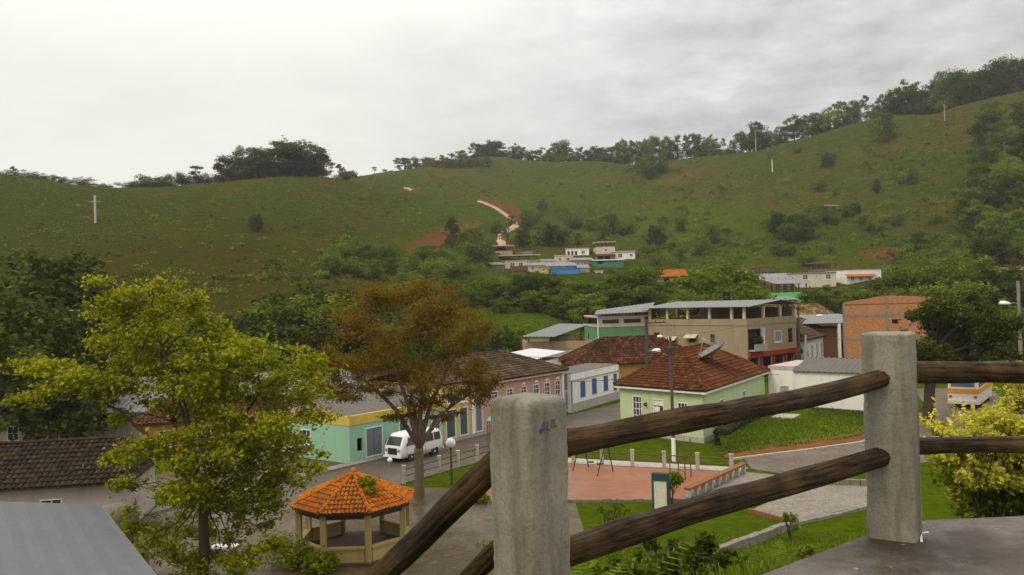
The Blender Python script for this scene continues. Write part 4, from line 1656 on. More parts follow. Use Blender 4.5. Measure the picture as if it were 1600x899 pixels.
for (u, z) in ((u_at(Fs[0], 1047), 5.05), (u_at(Fs[0], 1079), 5.4)):
    m = MB()
    a0, a1 = u - 0.9, u + 0.9
    m.add([Fs[0].at(a0, z + 0.45, 0.01), Fs[0].at(a1, z + 0.45, 0.01), Fs[0].at(a1 + 0.05, z, 0.75), Fs[0].at(a0 - 0.05, z, 0.75),
           Fs[0].at(a0, z + 0.37, 0.01), Fs[0].at(a1, z + 0.37, 0.01), Fs[0].at(a1 + 0.05, z - 0.08, 0.75), Fs[0].at(a0 - 0.05, z - 0.08, 0.75)],
          [(0, 1, 2, 3), (7, 6, 5, 4), (3, 2, 6, 7), (0, 3, 7, 4), (1, 5, 6, 2)])
    m.build('awning', 'cream_wall', root)
e0, e1 = Fs[0].at(-0.6, 9.42, 0.8), Fs[0].at(Fs[0].L + 0.9, 9.42, 0.8)
mid1, mid0 = Fs[1].at(7.6, 10.15, 0.8), Fs[3].at(Fs[3].L - 7.6, 10.15, 0.5)
sheet_roof(root, (e0, e1, mid1, mid0), 'grey_sheet', 0.5)
r2_, r3_ = Fs[1].at(Fs[1].L + 0.6, 9.5, 0.8), Fs[3].at(-0.5, 9.5, 0.5)
sheet_roof(root, (r2_, r3_, mid0, mid1), 'grey_sheet', 0.5)
# plant on the balcony
bp = Fs[1].at(1.7, 3.87, 0.45)
pot = thing('potted_plant', 'bushy green plant in a blue pot on the beige building balcony', 'potted plant', tuple(bp))
m = MB()
m.tube([bp, bp + Vector((0, 0, 0.55))], [0.22, 0.32], 12)
m.build('pot', 'blue_pot', pot)
np_quads('foliage', leaf_quads(clump_points([((bp.x, bp.y, bp.z + 1.15), (0.75, 0.6, 0.65))], 400), 0.22), 'leaf_dark', pot)

# ---- white house at the end of the street, its neighbours
EQ = [(40.6, 116.4), (50.4, 132.6), (44.5, 136.4), (34.9, 120.2)]
FE = Frame(EQ[0], EQ[1])
ops = [(2.2, 0.2, 1.2, 2.6, 'door', 'plinth_grey')] + [(u, 1.1, 1.1, 2.2, 'win', (2, 4)) for u in (5.2, 8.6, 12.0, 15.6)]
root, Fs, q = house('street_end_house', 'white house with tall windows and dark hip roof left of the brick building', 'house', EQ, 0.0, 4.35, 'white_wall', {0: ops})
hip_roof(root, q, 4.4, 6.9, 'u', (0.22, 0.22), 0.5, 'tile_brown', 0.4, 0.6)

root, Fs, q = house('open_shed', 'open shed with a grey sheet roof on a white column beside the brick building', 'shed', [(44.6, 127.5), (53.5, 128.5), (53, 138), (44.1, 137)], 0.0, 5.4, 'brown_wall', {0: [(6.8, 0.1, 2.5, 3.5, 'void')]})
sheet_roof(root, ((43.5, 126.0, 6.25), (54.6, 127, 6.25), (54.5, 139, 7.3), (43.5, 138, 7.3)), 'grey_sheet', 0.5)
m = MB()
m.abox(49.4, 49.8, 126.6, 127.0, 0, 6.2)
m.build('column', 'white_trim', root)

root, Fs, q = house('mottled_roof_house', 'house under an old mottled yellow-brown tile roof beyond the beige terrace', 'house', [(43.5, 140.5), (55.5, 142), (54.5, 151), (42.5, 149.5)], 0.0, 6.2, 'tan_wall', {})
hip_roof(root, q, 6.25, 8.8, 'u', (0.02, 0.14), 0.5, 'tile_mottled', 0.5, 0.7)

# ---- unplastered brick building
def brick_mat():
    t = NT('hollow_brick')
    b = t.n('ShaderNodeTexBrick')
    t.l(t.tc.outputs['UV'], b.inputs['Vector'])
    b.inputs['Scale'].default_value = 1.0
    b.inputs['Brick Width'].default_value = 0.30
    b.inputs['Row Height'].default_value = 0.20
    b.inputs['Mortar Size'].default_value = 0.014
    b.inputs['Color1'].default_value = (0.42, 0.15, 0.055, 1)
    b.inputs['Color2'].default_value = (0.54, 0.22, 0.085, 1)
    b.inputs['Mortar'].default_value = (0.30, 0.22, 0.14, 1)
    f = t.noise(0.8, 6, t.coords('Object'))
    c = t.mix(t.ramp(f, [(0.45, 0.0), (0.7, 0.55)]), b.outputs['Color'], (0.32, 0.20, 0.10))
    MATS['hollow_brick'] = t.finish(c, 0.9, t.bump(b.outputs['Fac'], -0.4, 0.02), 0.1)


brick_mat()
BX0, BX1, BY = 38.9, 48.7, 98.2
bq = [Vector((BX0, BY)), Vector((BX1, BY - 0.4)), Vector((BX1 + 6.0, BY + 10.6)), Vector((BX0 + 5.2, BY + 11.4))]
root = thing('brick_building', 'tall unplastered red brick building with grey concrete bands', 'building', (43.8, 103, 0))
bF = [Frame(bq[i], bq[(i + 1) % 4]) for i in range(4)]
mb = MB()
uvs = []
zt = {0: 9.65, 1: 10.0}
tops = [[(0, 9.62), (4.3, 10.28), (bF[0].L, 10.0)], [(0, 10.0), (bF[1].L, 10.0)], [(0, 10.0), (5.5, 10.28), (bF[2].L, 9.62)], [(0, 9.62), (bF[3].L, 9.62)]]
hole = (6.05, 7.05, 0.72, 0.5)
for i, F in enumerate(bF):
    tp = tops[i]
    us = sorted({x for x, z in tp} | ({hole[0] - hole[2] / 2, hole[0] + hole[2] / 2} if i == 0 else set()))
    for a, b in zip(us[:-1], us[1:]):
        za, zb = (np.interp(x, [p[0] for p in tp], [p[1] for p in tp]) for x in (a, b))
        segs = [(0, 0, za, zb)]
        if i == 0 and abs((a + b) / 2 - hole[0]) < hole[2] / 2:
            segs = [(0, 0, hole[1], hole[1]), (hole[1] + hole[3], hole[1] + hole[3], za, zb)]
        for (c0, c1, d1, d2) in segs:
            mb.poly(F.at(a, c0), F.at(b, c1), F.at(b, d2), F.at(a, d1))
            uvs += [(a, c0), (b, c1), (b, d2), (a, d1)]
w = mb.build('wall', 'hollow_brick', root)
lay = w.data.uv_layers.new(name='UVMap')
lay.data.foreach_set('uv', [float(x) for p in uvs for x in p])
for i, F in enumerate(bF):
    for z0_, z1_ in ((5.15, 5.5), (7.95, 8.25), (2.2, 2.5)):
        m = MB()
        m.fbox(F, 0.0 if i % 2 else 0.02, F.L, z0_, z1_, -0.05, 0.025 if i % 2 else 0.03)
        m.build('concrete_band', 'grey_concrete', root)
for u, z1_ in ((0.13, 9.6), (5.15, 10.18), (bF[0].L - 0.13, 9.95)):
    m = MB()
    m.fbox(bF[0], u - 0.13, u + 0.13, 0.0, z1_, -0.05, 0.038)
    m.build('concrete_column', 'grey_concrete', root)
m = MB()
m.fbox(bF[0], hole[0] - 0.36, hole[0] + 0.36, hole[1], hole[1] + hole[3], -0.35, -0.3)
m.build('opening', 'dark_void', root)
m = MB()
m.prism([(p.x, p.y) for p in bq], 9.3, 9.45)
m.build('roof', 'grey_concrete', root)

# ---- houses on the left, behind the yellow-green tree
root, Fs, q = house('brown_house', 'tan house with a brown sheet roof set back behind the aqua shop', 'house', SQ(6.2, 13.2, 5, -8.8), 0.0, 2.6, 'tan_wall',
                    {0: [(1.2, 0.16, 1.0, 2.0, 'door', 'wood_dark'), (3.4, 0.9, 1.0, 1.1, 'win'), (5.4, 0.9, 0.8, 1.1, 'win')]})
a, b, c, d = (Vector((p.x, p.y, 2.65)) for p in q)
nf = Vector((SN.x, SN.y, 0))
ra, rb = (a + d) / 2 + Vector((0, 0, 1.4)), (b + c) / 2 + Vector((0, 0, 1.4))
sheet_roof(root, (a + nf * 0.7, b + nf * 0.7, rb, ra), 'fibre_cement', 0.45)
sheet_roof(root, (c - nf * 0.4, d - nf * 0.4, ra, rb), 'fibre_cement', 0.45)
for tri in ((d, a, ra), (b, c, rb)):
    m = MB()
    m.poly(*tri)
    m.build('gable', 'tan_wall', root)

root, Fs, q = house('grey_roof_house', 'red-brown walled house with a pale grey sheet roof above the shop street', 'house', [(-24, 74), (-14.4, 77.6), (-17.2, 85), (-26.8, 81.4)], 0.0, 3.1, 'brown_wall', {0: [(3, 1.0, 1.1, 1.2, 'win'), (7, 1.0, 1.1, 1.2, 'win')]})
a, b, c, d = (Vector((p.x, p.y, 3.15)) for p in q)
sheet_roof(root, (a + Vector((-0.3, -0.8, 0)), b + Vector((0.8, -0.5, 0)), c + Vector((0, 0, 1.4)), d + Vector((0, 0, 1.4))), 'grey_sheet', 0.5)

root, Fs, q = house('ochre_back_house', 'yellowish house showing just above the aqua shop roof', 'house', [(-14.4, 78.4), (-8.4, 80.4), (-10.4, 86), (-16.4, 84)], 0.0, 3.9, 'ochre_wall', {0: [(1.8, 1.5, 1.0, 1.2, 'win'), (4.4, 1.5, 1.0, 1.2, 'win')]})
hip_roof(root, q, 3.92, 4.9, 'u', (0.3, 0.3), 0.3, 'tile_brown', 0.35, 0.5)

root, Fs, q = house('terracotta_house', 'orange-brown house with a tiled roof half hidden behind the yellow-green tree', 'house', [(-27.5, 61.0), (-21.2, 63.1), (-23, 69.5), (-29.3, 67.5)], 0.0, 2.6, 'orange_wall', {0: [(1.6, 0.9, 1.0, 1.2, 'win'), (4.4, 0.16, 1.0, 2.1, 'door', 'wood_dark')]})
hip_roof(root, q, 2.65, 3.9, 'u', (0.25, 0.25), 0.4, 'tile_rust', 0.3, 0.45)

root, Fs, q = house('pinkish_house', 'pinkish white house with a long pale grey sheet roof at the far left', 'house', [(-41.5, 66.0), (-31.5, 67.4), (-32.6, 75.5), (-42.6, 74)], 0.0, 2.75, 'pinkish_white',
                    {0: [(1.6, 0.9, 0.9, 1.2, 'win'), (4.6, 0.1, 0.9, 2.1, 'door', 'brown_wall'), (6.6, 0.1, 1.2, 2.1, 'door', 'brown_wall')]})
sheet_roof(root, ((-42.4, 64.8, 2.85), (-28.5, 66.5, 2.95), (-29.6, 77, 4.9), (-43.5, 75, 4.9)), 'grey_sheet', 0.5)
m = MB()
m.abox(-29.2, -29.0, 67, 67.2, 0, 2.9)
m.build('porch_post', 'wood_dark', root)

root, Fs, q = house('dark_roof_house', 'low beige house under a dark brown tiled roof beyond the nearest grey roof', 'house', [(-31.0, 38.5), (-19.2, 40.5), (-20.4, 47.0), (-32.2, 45.0)], 0.0, 2.7, 'pinkish_white', {0: [(8.8, 1.0, 1.0, 1.1, 'win'), (5.5, 1.0, 1.0, 1.1, 'win')]})
hip_roof(root, q, 2.75, 4.3, 'u', (0.05, 0.12), 0.5, 'tile_mossy', 0.26, 0.42)

tk = thing('water_tank', 'rounded dark water tank on a block stand beside the nearest grey roof', 'water tank', (-15.9, 33.0, 0))
m = MB()
m.abox(-16.8, -15.0, 32.1, 33.9, 0, 1.6)
m.build('stand', 'grime_wall', tk)
m = MB()
prof_t = [(0.0, 1.61), (0.82, 1.62), (0.86, 2.2), (0.86, 2.9), (0.78, 3.15), (0.45, 3.32), (0.0, 3.36)]
m.loft([[(-15.9 + r * math.cos(2 * math.pi * k / 20), 33 + r * math.sin(2 * math.pi * k / 20), z) for k in range(20)] for r, z in prof_t])
m.build('tank', 'grime_wall', tk, smooth=True)

# nearest roof, bottom left
root = thing('near_roof_building', 'nearest building with a smooth grey sheet roof in the bottom left corner', 'building', (-14, 20, 0))
c0 = Vector((-13.0, 26.0, 5.0))
du, dvv = Vector((0.56, -0.83, 0)), Vector((-0.83, -0.56, 0.19))
L1, L2 = 13.5, 11.0
pA, pB, pC, pD = c0, c0 + du * L1, c0 + du * L1 + dvv * L2, c0 + dvv * L2
sheet_roof(root, (pD, pA, pB, pC), 'near_sheet', 0.55, 0.006)
m = MB()
ins = [pA + du * 0.5 + dvv * 0.5, pB - du * 0.5 + dvv * 0.5, pC - du * 0.5 - dvv * 0.5, pD + du * 0.5 - dvv * 0.5]
m.add([(p.x, p.y, -0.5) for p in ins] + [(p.x, p.y, p.z - 0.12) for p in ins], [(0, 1, 5, 4), (1, 2, 6, 5), (2, 3, 7, 6), (3, 0, 4, 7)])
m.build('wall', 'tan_wall', root)
m = MB()
for (a, b) in ((pA, pB), (pD, pA)):
    m.tube([a + Vector((0, 0, -0.1)), b + Vector((0, 0, -0.1))], 0.06, 8)
m.build('gutter', 'galvanised', root)

# ================================================================== FAR HOUSES
def far_house(name, label, cat, px0, px1, yt, yb, Y, depth, wall, roof, wins=(), rot=0.0, rmat='grey_sheet', over=0.4, rise=1.2):
    """a house on the hillside spanning px0..px1, its wall top at yt; wall goes down into the ground"""
    A, B = P(px0, yt, Y), P(px1, yt, Y)
    zt = (A.z + B.z) / 2
    zb = P((px0 + px1) / 2, yb, Y).z
    a = Vector((A.x, A.y + rot * (B.x - A.x) * -0.5))
    b = Vector((B.x, B.y + rot * (B.x - A.x) * 0.5))
    n = Vector(((b - a).y, -(b - a).x)).normalized()
    qd = [a, b, b - n * depth, a - n * depth]
    zg = min(min(H(p.x, p.y) for p in qd) - 0.4, zb)
    L = (b - a).length
    ops = []
    for w in wins:
        u, kind = w[0], w[3] if len(w) > 3 else 'win'
        z0_ = zt - (zt - zb) * w[1] - w[2] / 2
        ops.append((u * L, z0_, min(w[2] * 1.1, 2.2) if kind == 'win' else w[4] if len(w) > 4 else 1.0, w[2], kind) if kind != 'win' else (u * L, z0_, w[2] * 1.1, w[2], 'win'))
    root, Fs, q = house(name, label, cat, qd, zg, zt, wall, {0: ops})
    if roof == 'flat':
        flat_top(root, q, zt + 0.002, rmat, 0.25, 0.22)
    elif roof == 'shed':
        e = [Vector((p.x, p.y, zt + 0.06)) for p in q]
        nn = Vector((n.x, n.y, 0)) * over
        u3 = Vector(((b - a).x, (b - a).y, 0)).normalized() * over
        sheet_roof(root, (e[0] + nn - u3, e[1] + nn + u3, e[2] - nn + u3 + Vector((0, 0, rise)), e[3] - nn - u3 + Vector((0, 0, rise))), rmat, 0.6)
    elif roof == 'canopy':
        e = [Vector((p.x, p.y, zt + 1.7)) for p in q]
        nn = Vector((n.x, n.y, 0)) * over
        u3 = Vector(((b - a).x, (b - a).y, 0)).normalized() * over
        sheet_roof(root, (e[0] + nn - u3, e[1] + nn + u3, e[2] - nn + u3 + Vector((0, 0, rise)), e[3] - nn - u3 + Vector((0, 0, rise))), rmat, 0.6, *((0.0, 'roof', 0.32) if rise < 0.3 else ()))
        for i in range(5):
            for dd, hh in ((-0.2, 1.78), (-depth + 0.2, 1.7 + rise)):
                m = MB()
                p = Fs[0].at(L * (0.02 + 0.24 * i), 0, dd)
                m.abox(p.x - 0.09, p.x + 0.09, p.y - 0.09, p.y + 0.09, zt - 0.1, zt + hh)
                m.build('roof_post', 'wood_dark', root)
        m = MB()
        m.prism([(p.x, p.y) for p in q], zt - 0.4, zt - 0.35)
        m.build('terrace_floor', 'grey_concrete', root)
    elif roof == 'tile':
        hip_roof(root, q, zt + 0.04, zt + rise, 'u', (0.0, 0.0), 0.4, rmat, 0.5, 0.7)
        for i in (1, 3):
            m = MB()
            x, y = q[i], q[(i + 1) % 4]
            c = (x + y) / 2
            m.poly((x.x, x.y, zt), (y.x, y.y, zt), (c.x, c.y, zt + rise - 0.1))
            m.build('gable', wall, root)
    return root, Fs, q, zt


FH = far_house
# upper row of the village
FH('hillside_house', 'brown house with a pale slab roof at the upper left end of the far village', 'house', 771, 801, 392, 402, 262, 7, 'tan_wall', 'canopy', [(0.3, 0.5, 1.0)], 0.1, 'pale_concrete', 0.5, 0.1)
FH('hillside_house', 'small house with a rust tile roof at the far left of the far village', 'house', 757, 780, 404, 414, 255, 6, 'tan_wall', 'tile', [], 0.1, 'tile_rust', 0.4, 1.5)
FH('hillside_house', 'long tan house with a pale roof slab over an open terrace in the far village', 'house', 783, 842, 407, 414, 250, 7, 'tan_wall', 'canopy', [(0.2, 0.5, 0.9), (0.5, 0.5, 0.9), (0.8, 0.5, 0.9)], 0.08, 'pale_concrete', 0.5, 0.1)
FH('hillside_house', 'cream house with two dark windows low in the far village', 'house', 789, 823, 408, 424, 238, 7, 'cream_wall', 'flat', [(0.34, 0.38, 1.2), (0.72, 0.38, 1.2)], 0.05, 'pale_concrete')
FH('garden_shed', 'grey-green gabled shed at the left foot of the far village', 'shed', 769, 789, 414, 428, 234, 6, 'grime_wall', 'shed', [], 0.2, 'teal_sheet', 0.3, 0.9)
FH('hillside_house', 'small house with a low brown tile roof among the bushes of the far village', 'house', 800, 822, 424, 430, 226, 6, 'tan_wall', 'tile', [(0.5, 0.6, 0.8)], 0.0, 'tile_rust', 0.4, 1.3)
FH('hillside_house', 'grey sheet roofed house next to the cream house in the far village', 'house', 823, 855, 415, 424, 236, 8, 'cream_wall', 'shed', [(0.3, 0.5, 0.9), (0.7, 0.5, 0.9)], 0.1, 'grey_sheet', 0.4, 1.1)
FH('hillside_house', 'tiny yellow house left of the blue wall in the far village', 'house', 843, 857, 418, 428, 230, 5, 'yellow_wall', 'flat', [(0.5, 0.4, 0.8)], 0.0, 'tan_wall')
FH('workshop', 'long workshop under a grey sheet roof above the blue wall in the far village', 'workshop', 856, 900, 416, 424, 232, 8, 'tan_wall', 'shed', [(0.3, 0.6, 0.9), (0.6, 0.6, 0.9)], 0.05, 'grey_sheet', 0.5, 1.3)
b_root, bFs, bq_, bz = FH('blue_building', 'bright blue building in the middle of the far village', 'building', 862, 905, 420, 436, 226, 5, 'blue_wall', 'flat', [], 0.05, 'blue_wall')
m = MB()
m.fbox(bFs[0], 0.1, bFs[0].L - 0.1, bz - 1.55, bz - 1.35, 0.0, 0.15)
m.build('ledge', 'glass_blue', b_root)
FH('hillside_house', 'white house with a columned porch at the top of the far village', 'house', 884, 920, 389, 402, 262, 8, 'white_wall', 'flat', [(0.12, 0.5, 1.3, 'void', 0.7), (0.28, 0.5, 1.3, 'void', 0.7), (0.44, 0.5, 1.3, 'void', 0.7), (0.75, 0.45, 1.0)], -0.1, 'pale_concrete')
FH('hillside_house', 'beige house just below the columned white house in the far village', 'house', 866, 896, 400, 411, 252, 7, 'cream_wall', 'flat', [(0.3, 0.5, 0.9), (0.7, 0.5, 0.9)], -0.05, 'cream_wall')
FH('gable_house', 'bare tan gable house right of the blue building in the far village', 'house', 903, 921, 419, 434, 228, 6, 'tan_wall', 'shed', [(0.5, 0.45, 1.1)], 0.0, 'teal_sheet', 0.2, 1.2)
FH('garden_shed', 'small bright blue shed at the right foot of the far village', 'shed', 911, 925, 433, 441, 222, 4, 'blue_wall', 'flat', [], 0.0, 'blue_wall')
FH('hillside_house', 'cream upper house with a flat slab on top at the right of the far village', 'house', 932, 961, 386, 396, 262, 7, 'cream_wall', 'canopy', [(0.5, 0.5, 0.9)], 0.05, 'pale_concrete', 0.3, 0.1)
FH('hillside_house', 'white house with one dark window at the right end of the far village', 'house', 958, 992, 394, 407, 256, 8, 'bright_white', 'shed', [(0.32, 0.42, 1.2), (0.82, 0.42, 0.9)], -0.1, 'grey_sheet', 0.3, 0.7)
FH('porch_house', 'low house with an orange-brown porch roof in front of the cream upper house', 'house', 931, 961, 399, 407, 254, 4, 'brown_wall', 'shed', [(0.25, 0.5, 1.2, 'void', 1.6), (0.6, 0.5, 1.2, 'void', 1.6)], 0.0, 'tile_rust', 0.3, 0.6)
FH('green_workshop', 'dark green building with a pale roof edge at the right of the far village', 'building', 929, 974, 407, 426, 240, 7, 'teal_green_wall', 'shed', [(0.2, 0.15, 0.9, 'void', 1.5)], 0.05, 'light_sheet', 0.4, 0.5)
FH('white_kiosk', 'tiny white kiosk with a dark opening below the dark green building', 'kiosk', 930, 942, 424, 435, 226, 3, 'bright_white', 'flat', [(0.45, 0.4, 0.8, 'void', 0.9)], 0.0, 'pale_concrete')
FH('orange_roof_house', 'house with a bright orange tile roof alone between the trees', 'house', 1028, 1072, 433, 441, 196, 7, 'tan_wall', 'tile', [(0.3, 0.5, 1.0, 'void', 1.4), (0.7, 0.5, 1.0, 'void', 1.4)], 0.0, 'tile_orange', 0.5, 1.7)
FH('hillside_house', 'small pale house squeezed behind the long tan house in the far village', 'house', 806, 832, 396, 404, 266, 6, 'pinkish_white', 'shed', [(0.3, 0.5, 0.9), (0.7, 0.5, 0.9)], 0.0, 'fibre_cement', 0.3, 0.9)
FH('hillside_house', 'low white house between the cream house and the workshop in the far village', 'house', 846, 868, 408, 417, 246, 6, 'white_wall', 'shed', [(0.3, 0.5, 0.9), (0.7, 0.5, 0.9)], 0.1, 'grey_sheet', 0.3, 0.8)
FH('hillside_house', 'grey sheet roofed house below the columned white house in the far village', 'house', 893, 926, 407, 416, 246, 7, 'tan_wall', 'shed', [(0.3, 0.5, 0.9), (0.65, 0.5, 0.9)], 0.0, 'teal_sheet', 0.4, 1.1)
FH('hillside_house', 'small brown-roofed house tucked left of the brown slab-roofed house in the far village', 'house', 744, 763, 412, 420, 250, 6, 'cream_wall', 'tile', [(0.5, 0.5, 0.9)], 0.0, 'tile_rust', 0.3, 1.3)
# right-hand cluster
FH('hillside_house', 'white house with a brown tile roof partly behind the big round tree', 'house', 1172, 1206, 427, 442, 200, 7, 'white_wall', 'tile', [(0.6, 0.4, 1.1), (0.25, 0.4, 1.1)], 0.05, 'tile_brown', 0.4, 1.3)
FH('open_garage', 'open garage with a grey sheet roof and dark inside, left of the cream flat house', 'garage', 1202, 1246, 436, 446, 190, 6, 'brown_wall', 'shed', [(0.3, 0.45, 1.2, 'void', 2.0), (0.72, 0.45, 1.2, 'void', 2.6)], 0.0, 'grey_sheet', 0.6, 1.4)
FH('cream_flat_house', 'cream flat-roofed house with three dark windows among the trees', 'house', 1246, 1306, 427, 447, 188, 9, 'cream_wall', 'flat', [(0.20, 0.30, 1.15), (0.50, 0.22, 0.5), (0.80, 0.30, 1.15)], 0.0, 'grey_concrete')
FH('roof_terrace', 'dark framed roof terrace room behind the cream flat house', 'terrace', 1274, 1306, 421, 428, 198, 5, 'grime_wall', 'canopy', [], 0.0, 'fibre_cement', 0.4, 0.1)
w_root, wFs, wq, wz = FH('awning_house', 'white house with a long terracotta awning over three windows', 'house', 1320, 1380, 421, 452, 190, 8, 'white_wall', 'flat', [(0.16, 0.46, 0.85), (0.40, 0.46, 0.85), (0.66, 0.46, 0.85)], 0.25, 'tile_mottled')
m = MB()
zz = wz - 1.05
m.add([wFs[0].at(-0.6, zz, 0.02), wFs[0].at(wFs[0].L * 0.78, zz, 0.02), wFs[0].at(wFs[0].L * 0.78, zz - 0.5, 1.1), wFs[0].at(-0.6, zz - 0.5, 1.1),
       wFs[0].at(-0.6, zz - 0.1, 0.02), wFs[0].at(wFs[0].L * 0.78, zz - 0.1, 0.02), wFs[0].at(wFs[0].L * 0.78, zz - 0.6, 1.1), wFs[0].at(-0.6, zz - 0.6, 1.1)],
      [(0, 1, 2, 3), (7, 6, 5, 4), (3, 2, 6, 7), (0, 3, 7, 4), (1, 5, 6, 2)])
m.build('awning', 'tile_orange', w_root)
FH('mint_house', 'bright mint green house with an open upper floor under a grey roof', 'house', 1213, 1262, 457, 472, 160, 7, 'mint_wall', 'canopy', [], 0.05, 'teal_sheet', 0.5, 1.2)
FH('lean_to', 'low grey lean-to roof at the foot of the mint green house', 'lean-to', 1212, 1246, 469, 478, 152, 4, 'grime_wall', 'shed', [], 0.05, 'teal_sheet', 0.3, 0.6)
FH('hillside_house', 'pinkish house with a pale wall at the right edge of the picture', 'house', 1577, 1625, 416, 432, 180, 8, 'pinkish_white', 'shed', [(0.5, 0.4, 1.0)], 0.0, 'tile_rust', 0.3, 0.9)
FH('garden_shed', 'small shed with a pale roof just above the dark spreading tree', 'shed', 1518, 1542, 463, 470, 120, 4, 'tan_wall', 'shed', [], 0.0, 'pale_concrete', 0.3, 0.4)
s_ = hill(1303, 328)
FH('hill_shack', 'dark shack alone on the grassy right-hand slope', 'shack', 1292, 1313, 322, 329, s_.y, 5, 'grime_wall', 'shed', [(0.5, 0.5, 0.8, 'void', 1.0)], 0.0, 'grey_sheet', 0.3, 0.8)

# ================================================================== GAZEBO
simple('gazebo_floor', (0.085, 0.058, 0.03), 0.8)
GC = Vector((-7.35, 37.5, 0))
gz = thing('gazebo', 'octagonal gazebo with an orange tile roof on cream columns in the square', 'gazebo', tuple(GC))
oct_ = lambda r, z, k: GC + Vector((r * math.cos(math.pi / 4 * k + 0.42), r * math.sin(math.pi / 4 * k + 0.42), z))
GE, GA, GR = 2.24, 3.40, 2.75
ap = GC + Vector((0, 0, GA))
m = MB()
for k in range(8):
    m.poly(oct_(GR, GE, k), oct_(GR, GE, k + 1), ap)
    m.poly(oct_(GR, GE - 0.08, k + 1), oct_(GR, GE - 0.08, k), ap - Vector((0, 0, 0.12)))
    m.poly(oct_(GR, GE - 0.08, k), oct_(GR, GE - 0.08, k + 1), oct_(GR, GE, k + 1), oct_(GR, GE, k))
g_roof = m.build('roof', 'wood_dark', gz)
tiles = []
for k in range(8):
    m = MB()
    tile_plane(m, (oct_(GR, GE, k), oct_(GR, GE, k + 1), ap), 0.17, 0.30, 0.045)
    m.build('roof_tiles', 'tile_orange', g_roof, kind='stuff')
m = MB()
for k in range(8):
    a, b = oct_(GR, GE, k), ap
    for i in range(9):
        l = Vector((0, 0, 0.07))
        m.tube([a.lerp(b, i / 9) + l * 1.2, a.lerp(b, (i + 1.06) / 9) + l], [0.10, 0.085], 6)
m.ball(ap + Vector((0, 0, 0.12)), 0.16, 10, 6)
m.build('ridge_cap', 'tile_orange', g_roof)
for k in range(8):
    c = oct_(2.45, 0, k)
    m = MB()
    m.prism([(c.x + sx * 0.12, c.y + sy * 0.12) for sx, sy in ((-1, -1), (1, -1), (1, 1), (-1, 1))], 0.15, 2.12)
    m.build('column', 'gazebo_cream', gz)
for k in range(8):
    if k == 1:
        continue
    a, b = oct_(2.45, 0, k), oct_(2.45, 0, k + 1)
    F = Frame(b.xy, a.xy)
    m = MB()
    m.fbox(F, 0.16, F.L - 0.16, 0.15, 0.70, -0.08, 0.08)
    m.fbox(F, 0.13, F.L - 0.13, 0.702, 0.78, -0.14, 0.14)
    m.build('parapet', 'gazebo_cream', gz)
m = MB()
for k in range(8):
    a, b = oct_(2.45, 0, k), oct_(2.45, 0, k + 1)
    F = Frame(b.xy, a.xy)
    m.fbox(F, 0.0, F.L, 1.95, 2.13, -0.07, 0.07)
m.build('beam', 'wood_dark', gz)
m = MB()
m.prism([oct_(2.72, 0, k).xy for k in range(8)], 0.0, 0.148)
m.build('base', 'gazebo_floor', gz)

# ================================================================== FENCES, LAMPS, POLES
def pipe_fence(label, pts, hgt=1.05):
    root = thing('pipe_fence', label, 'fence', (pts[0][0], pts[0][1], 0))
    for x, y in pts:
        m = MB()
        m.prism([(x - .11, y - .11), (x + .11, y - .11), (x + .11, y + .11), (x - .11, y + .11)], 0, hgt)
        m.prism([(x - .13, y - .13), (x + .13, y - .13), (x + .13, y + .13), (x - .13, y + .13)], hgt + 0.002, hgt + 0.07)
        m.build('fence_post', 'pale_concrete', root)
    for z in (0.45, 0.85):
        for a, b in zip(pts[:-1], pts[1:]):
            m = MB()
            m.tube([(a[0], a[1], z), (b[0], b[1], z)], 0.035, 8)
            m.build('pipe_rail', 'rusty_iron', root)
    return root


pipe_fence('concrete post and pipe fence between the red playground and the green house', [(1.6, 56.4), (3.75, 55.5), (5.6, 54.8), (7.5, 54.15), (9.4, 53.25), (11.35, 52.45), (13.3, 51.75)])
pipe_fence('concrete post and pipe fence along the street in front of the parked van', [(-6.9, 50.9), (-5.95, 52.3), (-5.0, 53.8), (-3.9, 55.5), (-2.7, 57.4), (-1.5, 59.2)])

bal = thing('balustrade', 'low balustrade of short posts under a red coping beside the footpath', 'balustrade', (11.6, 48.3, 0))
bF_ = Frame((9.15, 45.05), (13.95, 51.35))
m = MB()
m.fbox(bF_, 0, bF_.L, 0.52, 0.64, -0.2, 0.2)
m.build('coping', 'brown_wall', bal)
for i in range(9):
    m = MB()
    u = 0.12 + (bF_.L - 0.24) * i / 8
    m.fbox(bF_, u - 0.09, u + 0.09, 0.0, 0.518, -0.1, 0.14)
    m.build('baluster', 'pale_concrete', bal)
m = MB()
m.fbox(bF_, 0, bF_.L, 0.0, 0.12, -0.18, 0.09)
m.build('base', 'grey_concrete', bal)

gl_base = Vector((-3.95, 50.3, 0))
lp = thing('globe_lamp', 'white globe lamp on a thin dark post behind the log rail', 'lamp', tuple(gl_base))
m = MB()
m.tube([gl_base, gl_base + Vector((0, 0, 2.15))], [0.06, 0.04], 10)
m.build('lamp_post', 'iron', lp)
m = MB()
m.tube([gl_base + Vector((0, 0, 2.13)), gl_base + Vector((0, 0, 2.24))], [0.09, 0.11], 10)
m.build('collar', 'iron', lp)
m = MB()
m.ball(gl_base + Vector((0, 0, 2.5)), 0.30, 24, 14)
m.build('lamp_globe', 'lamp_white', lp, smooth=True)


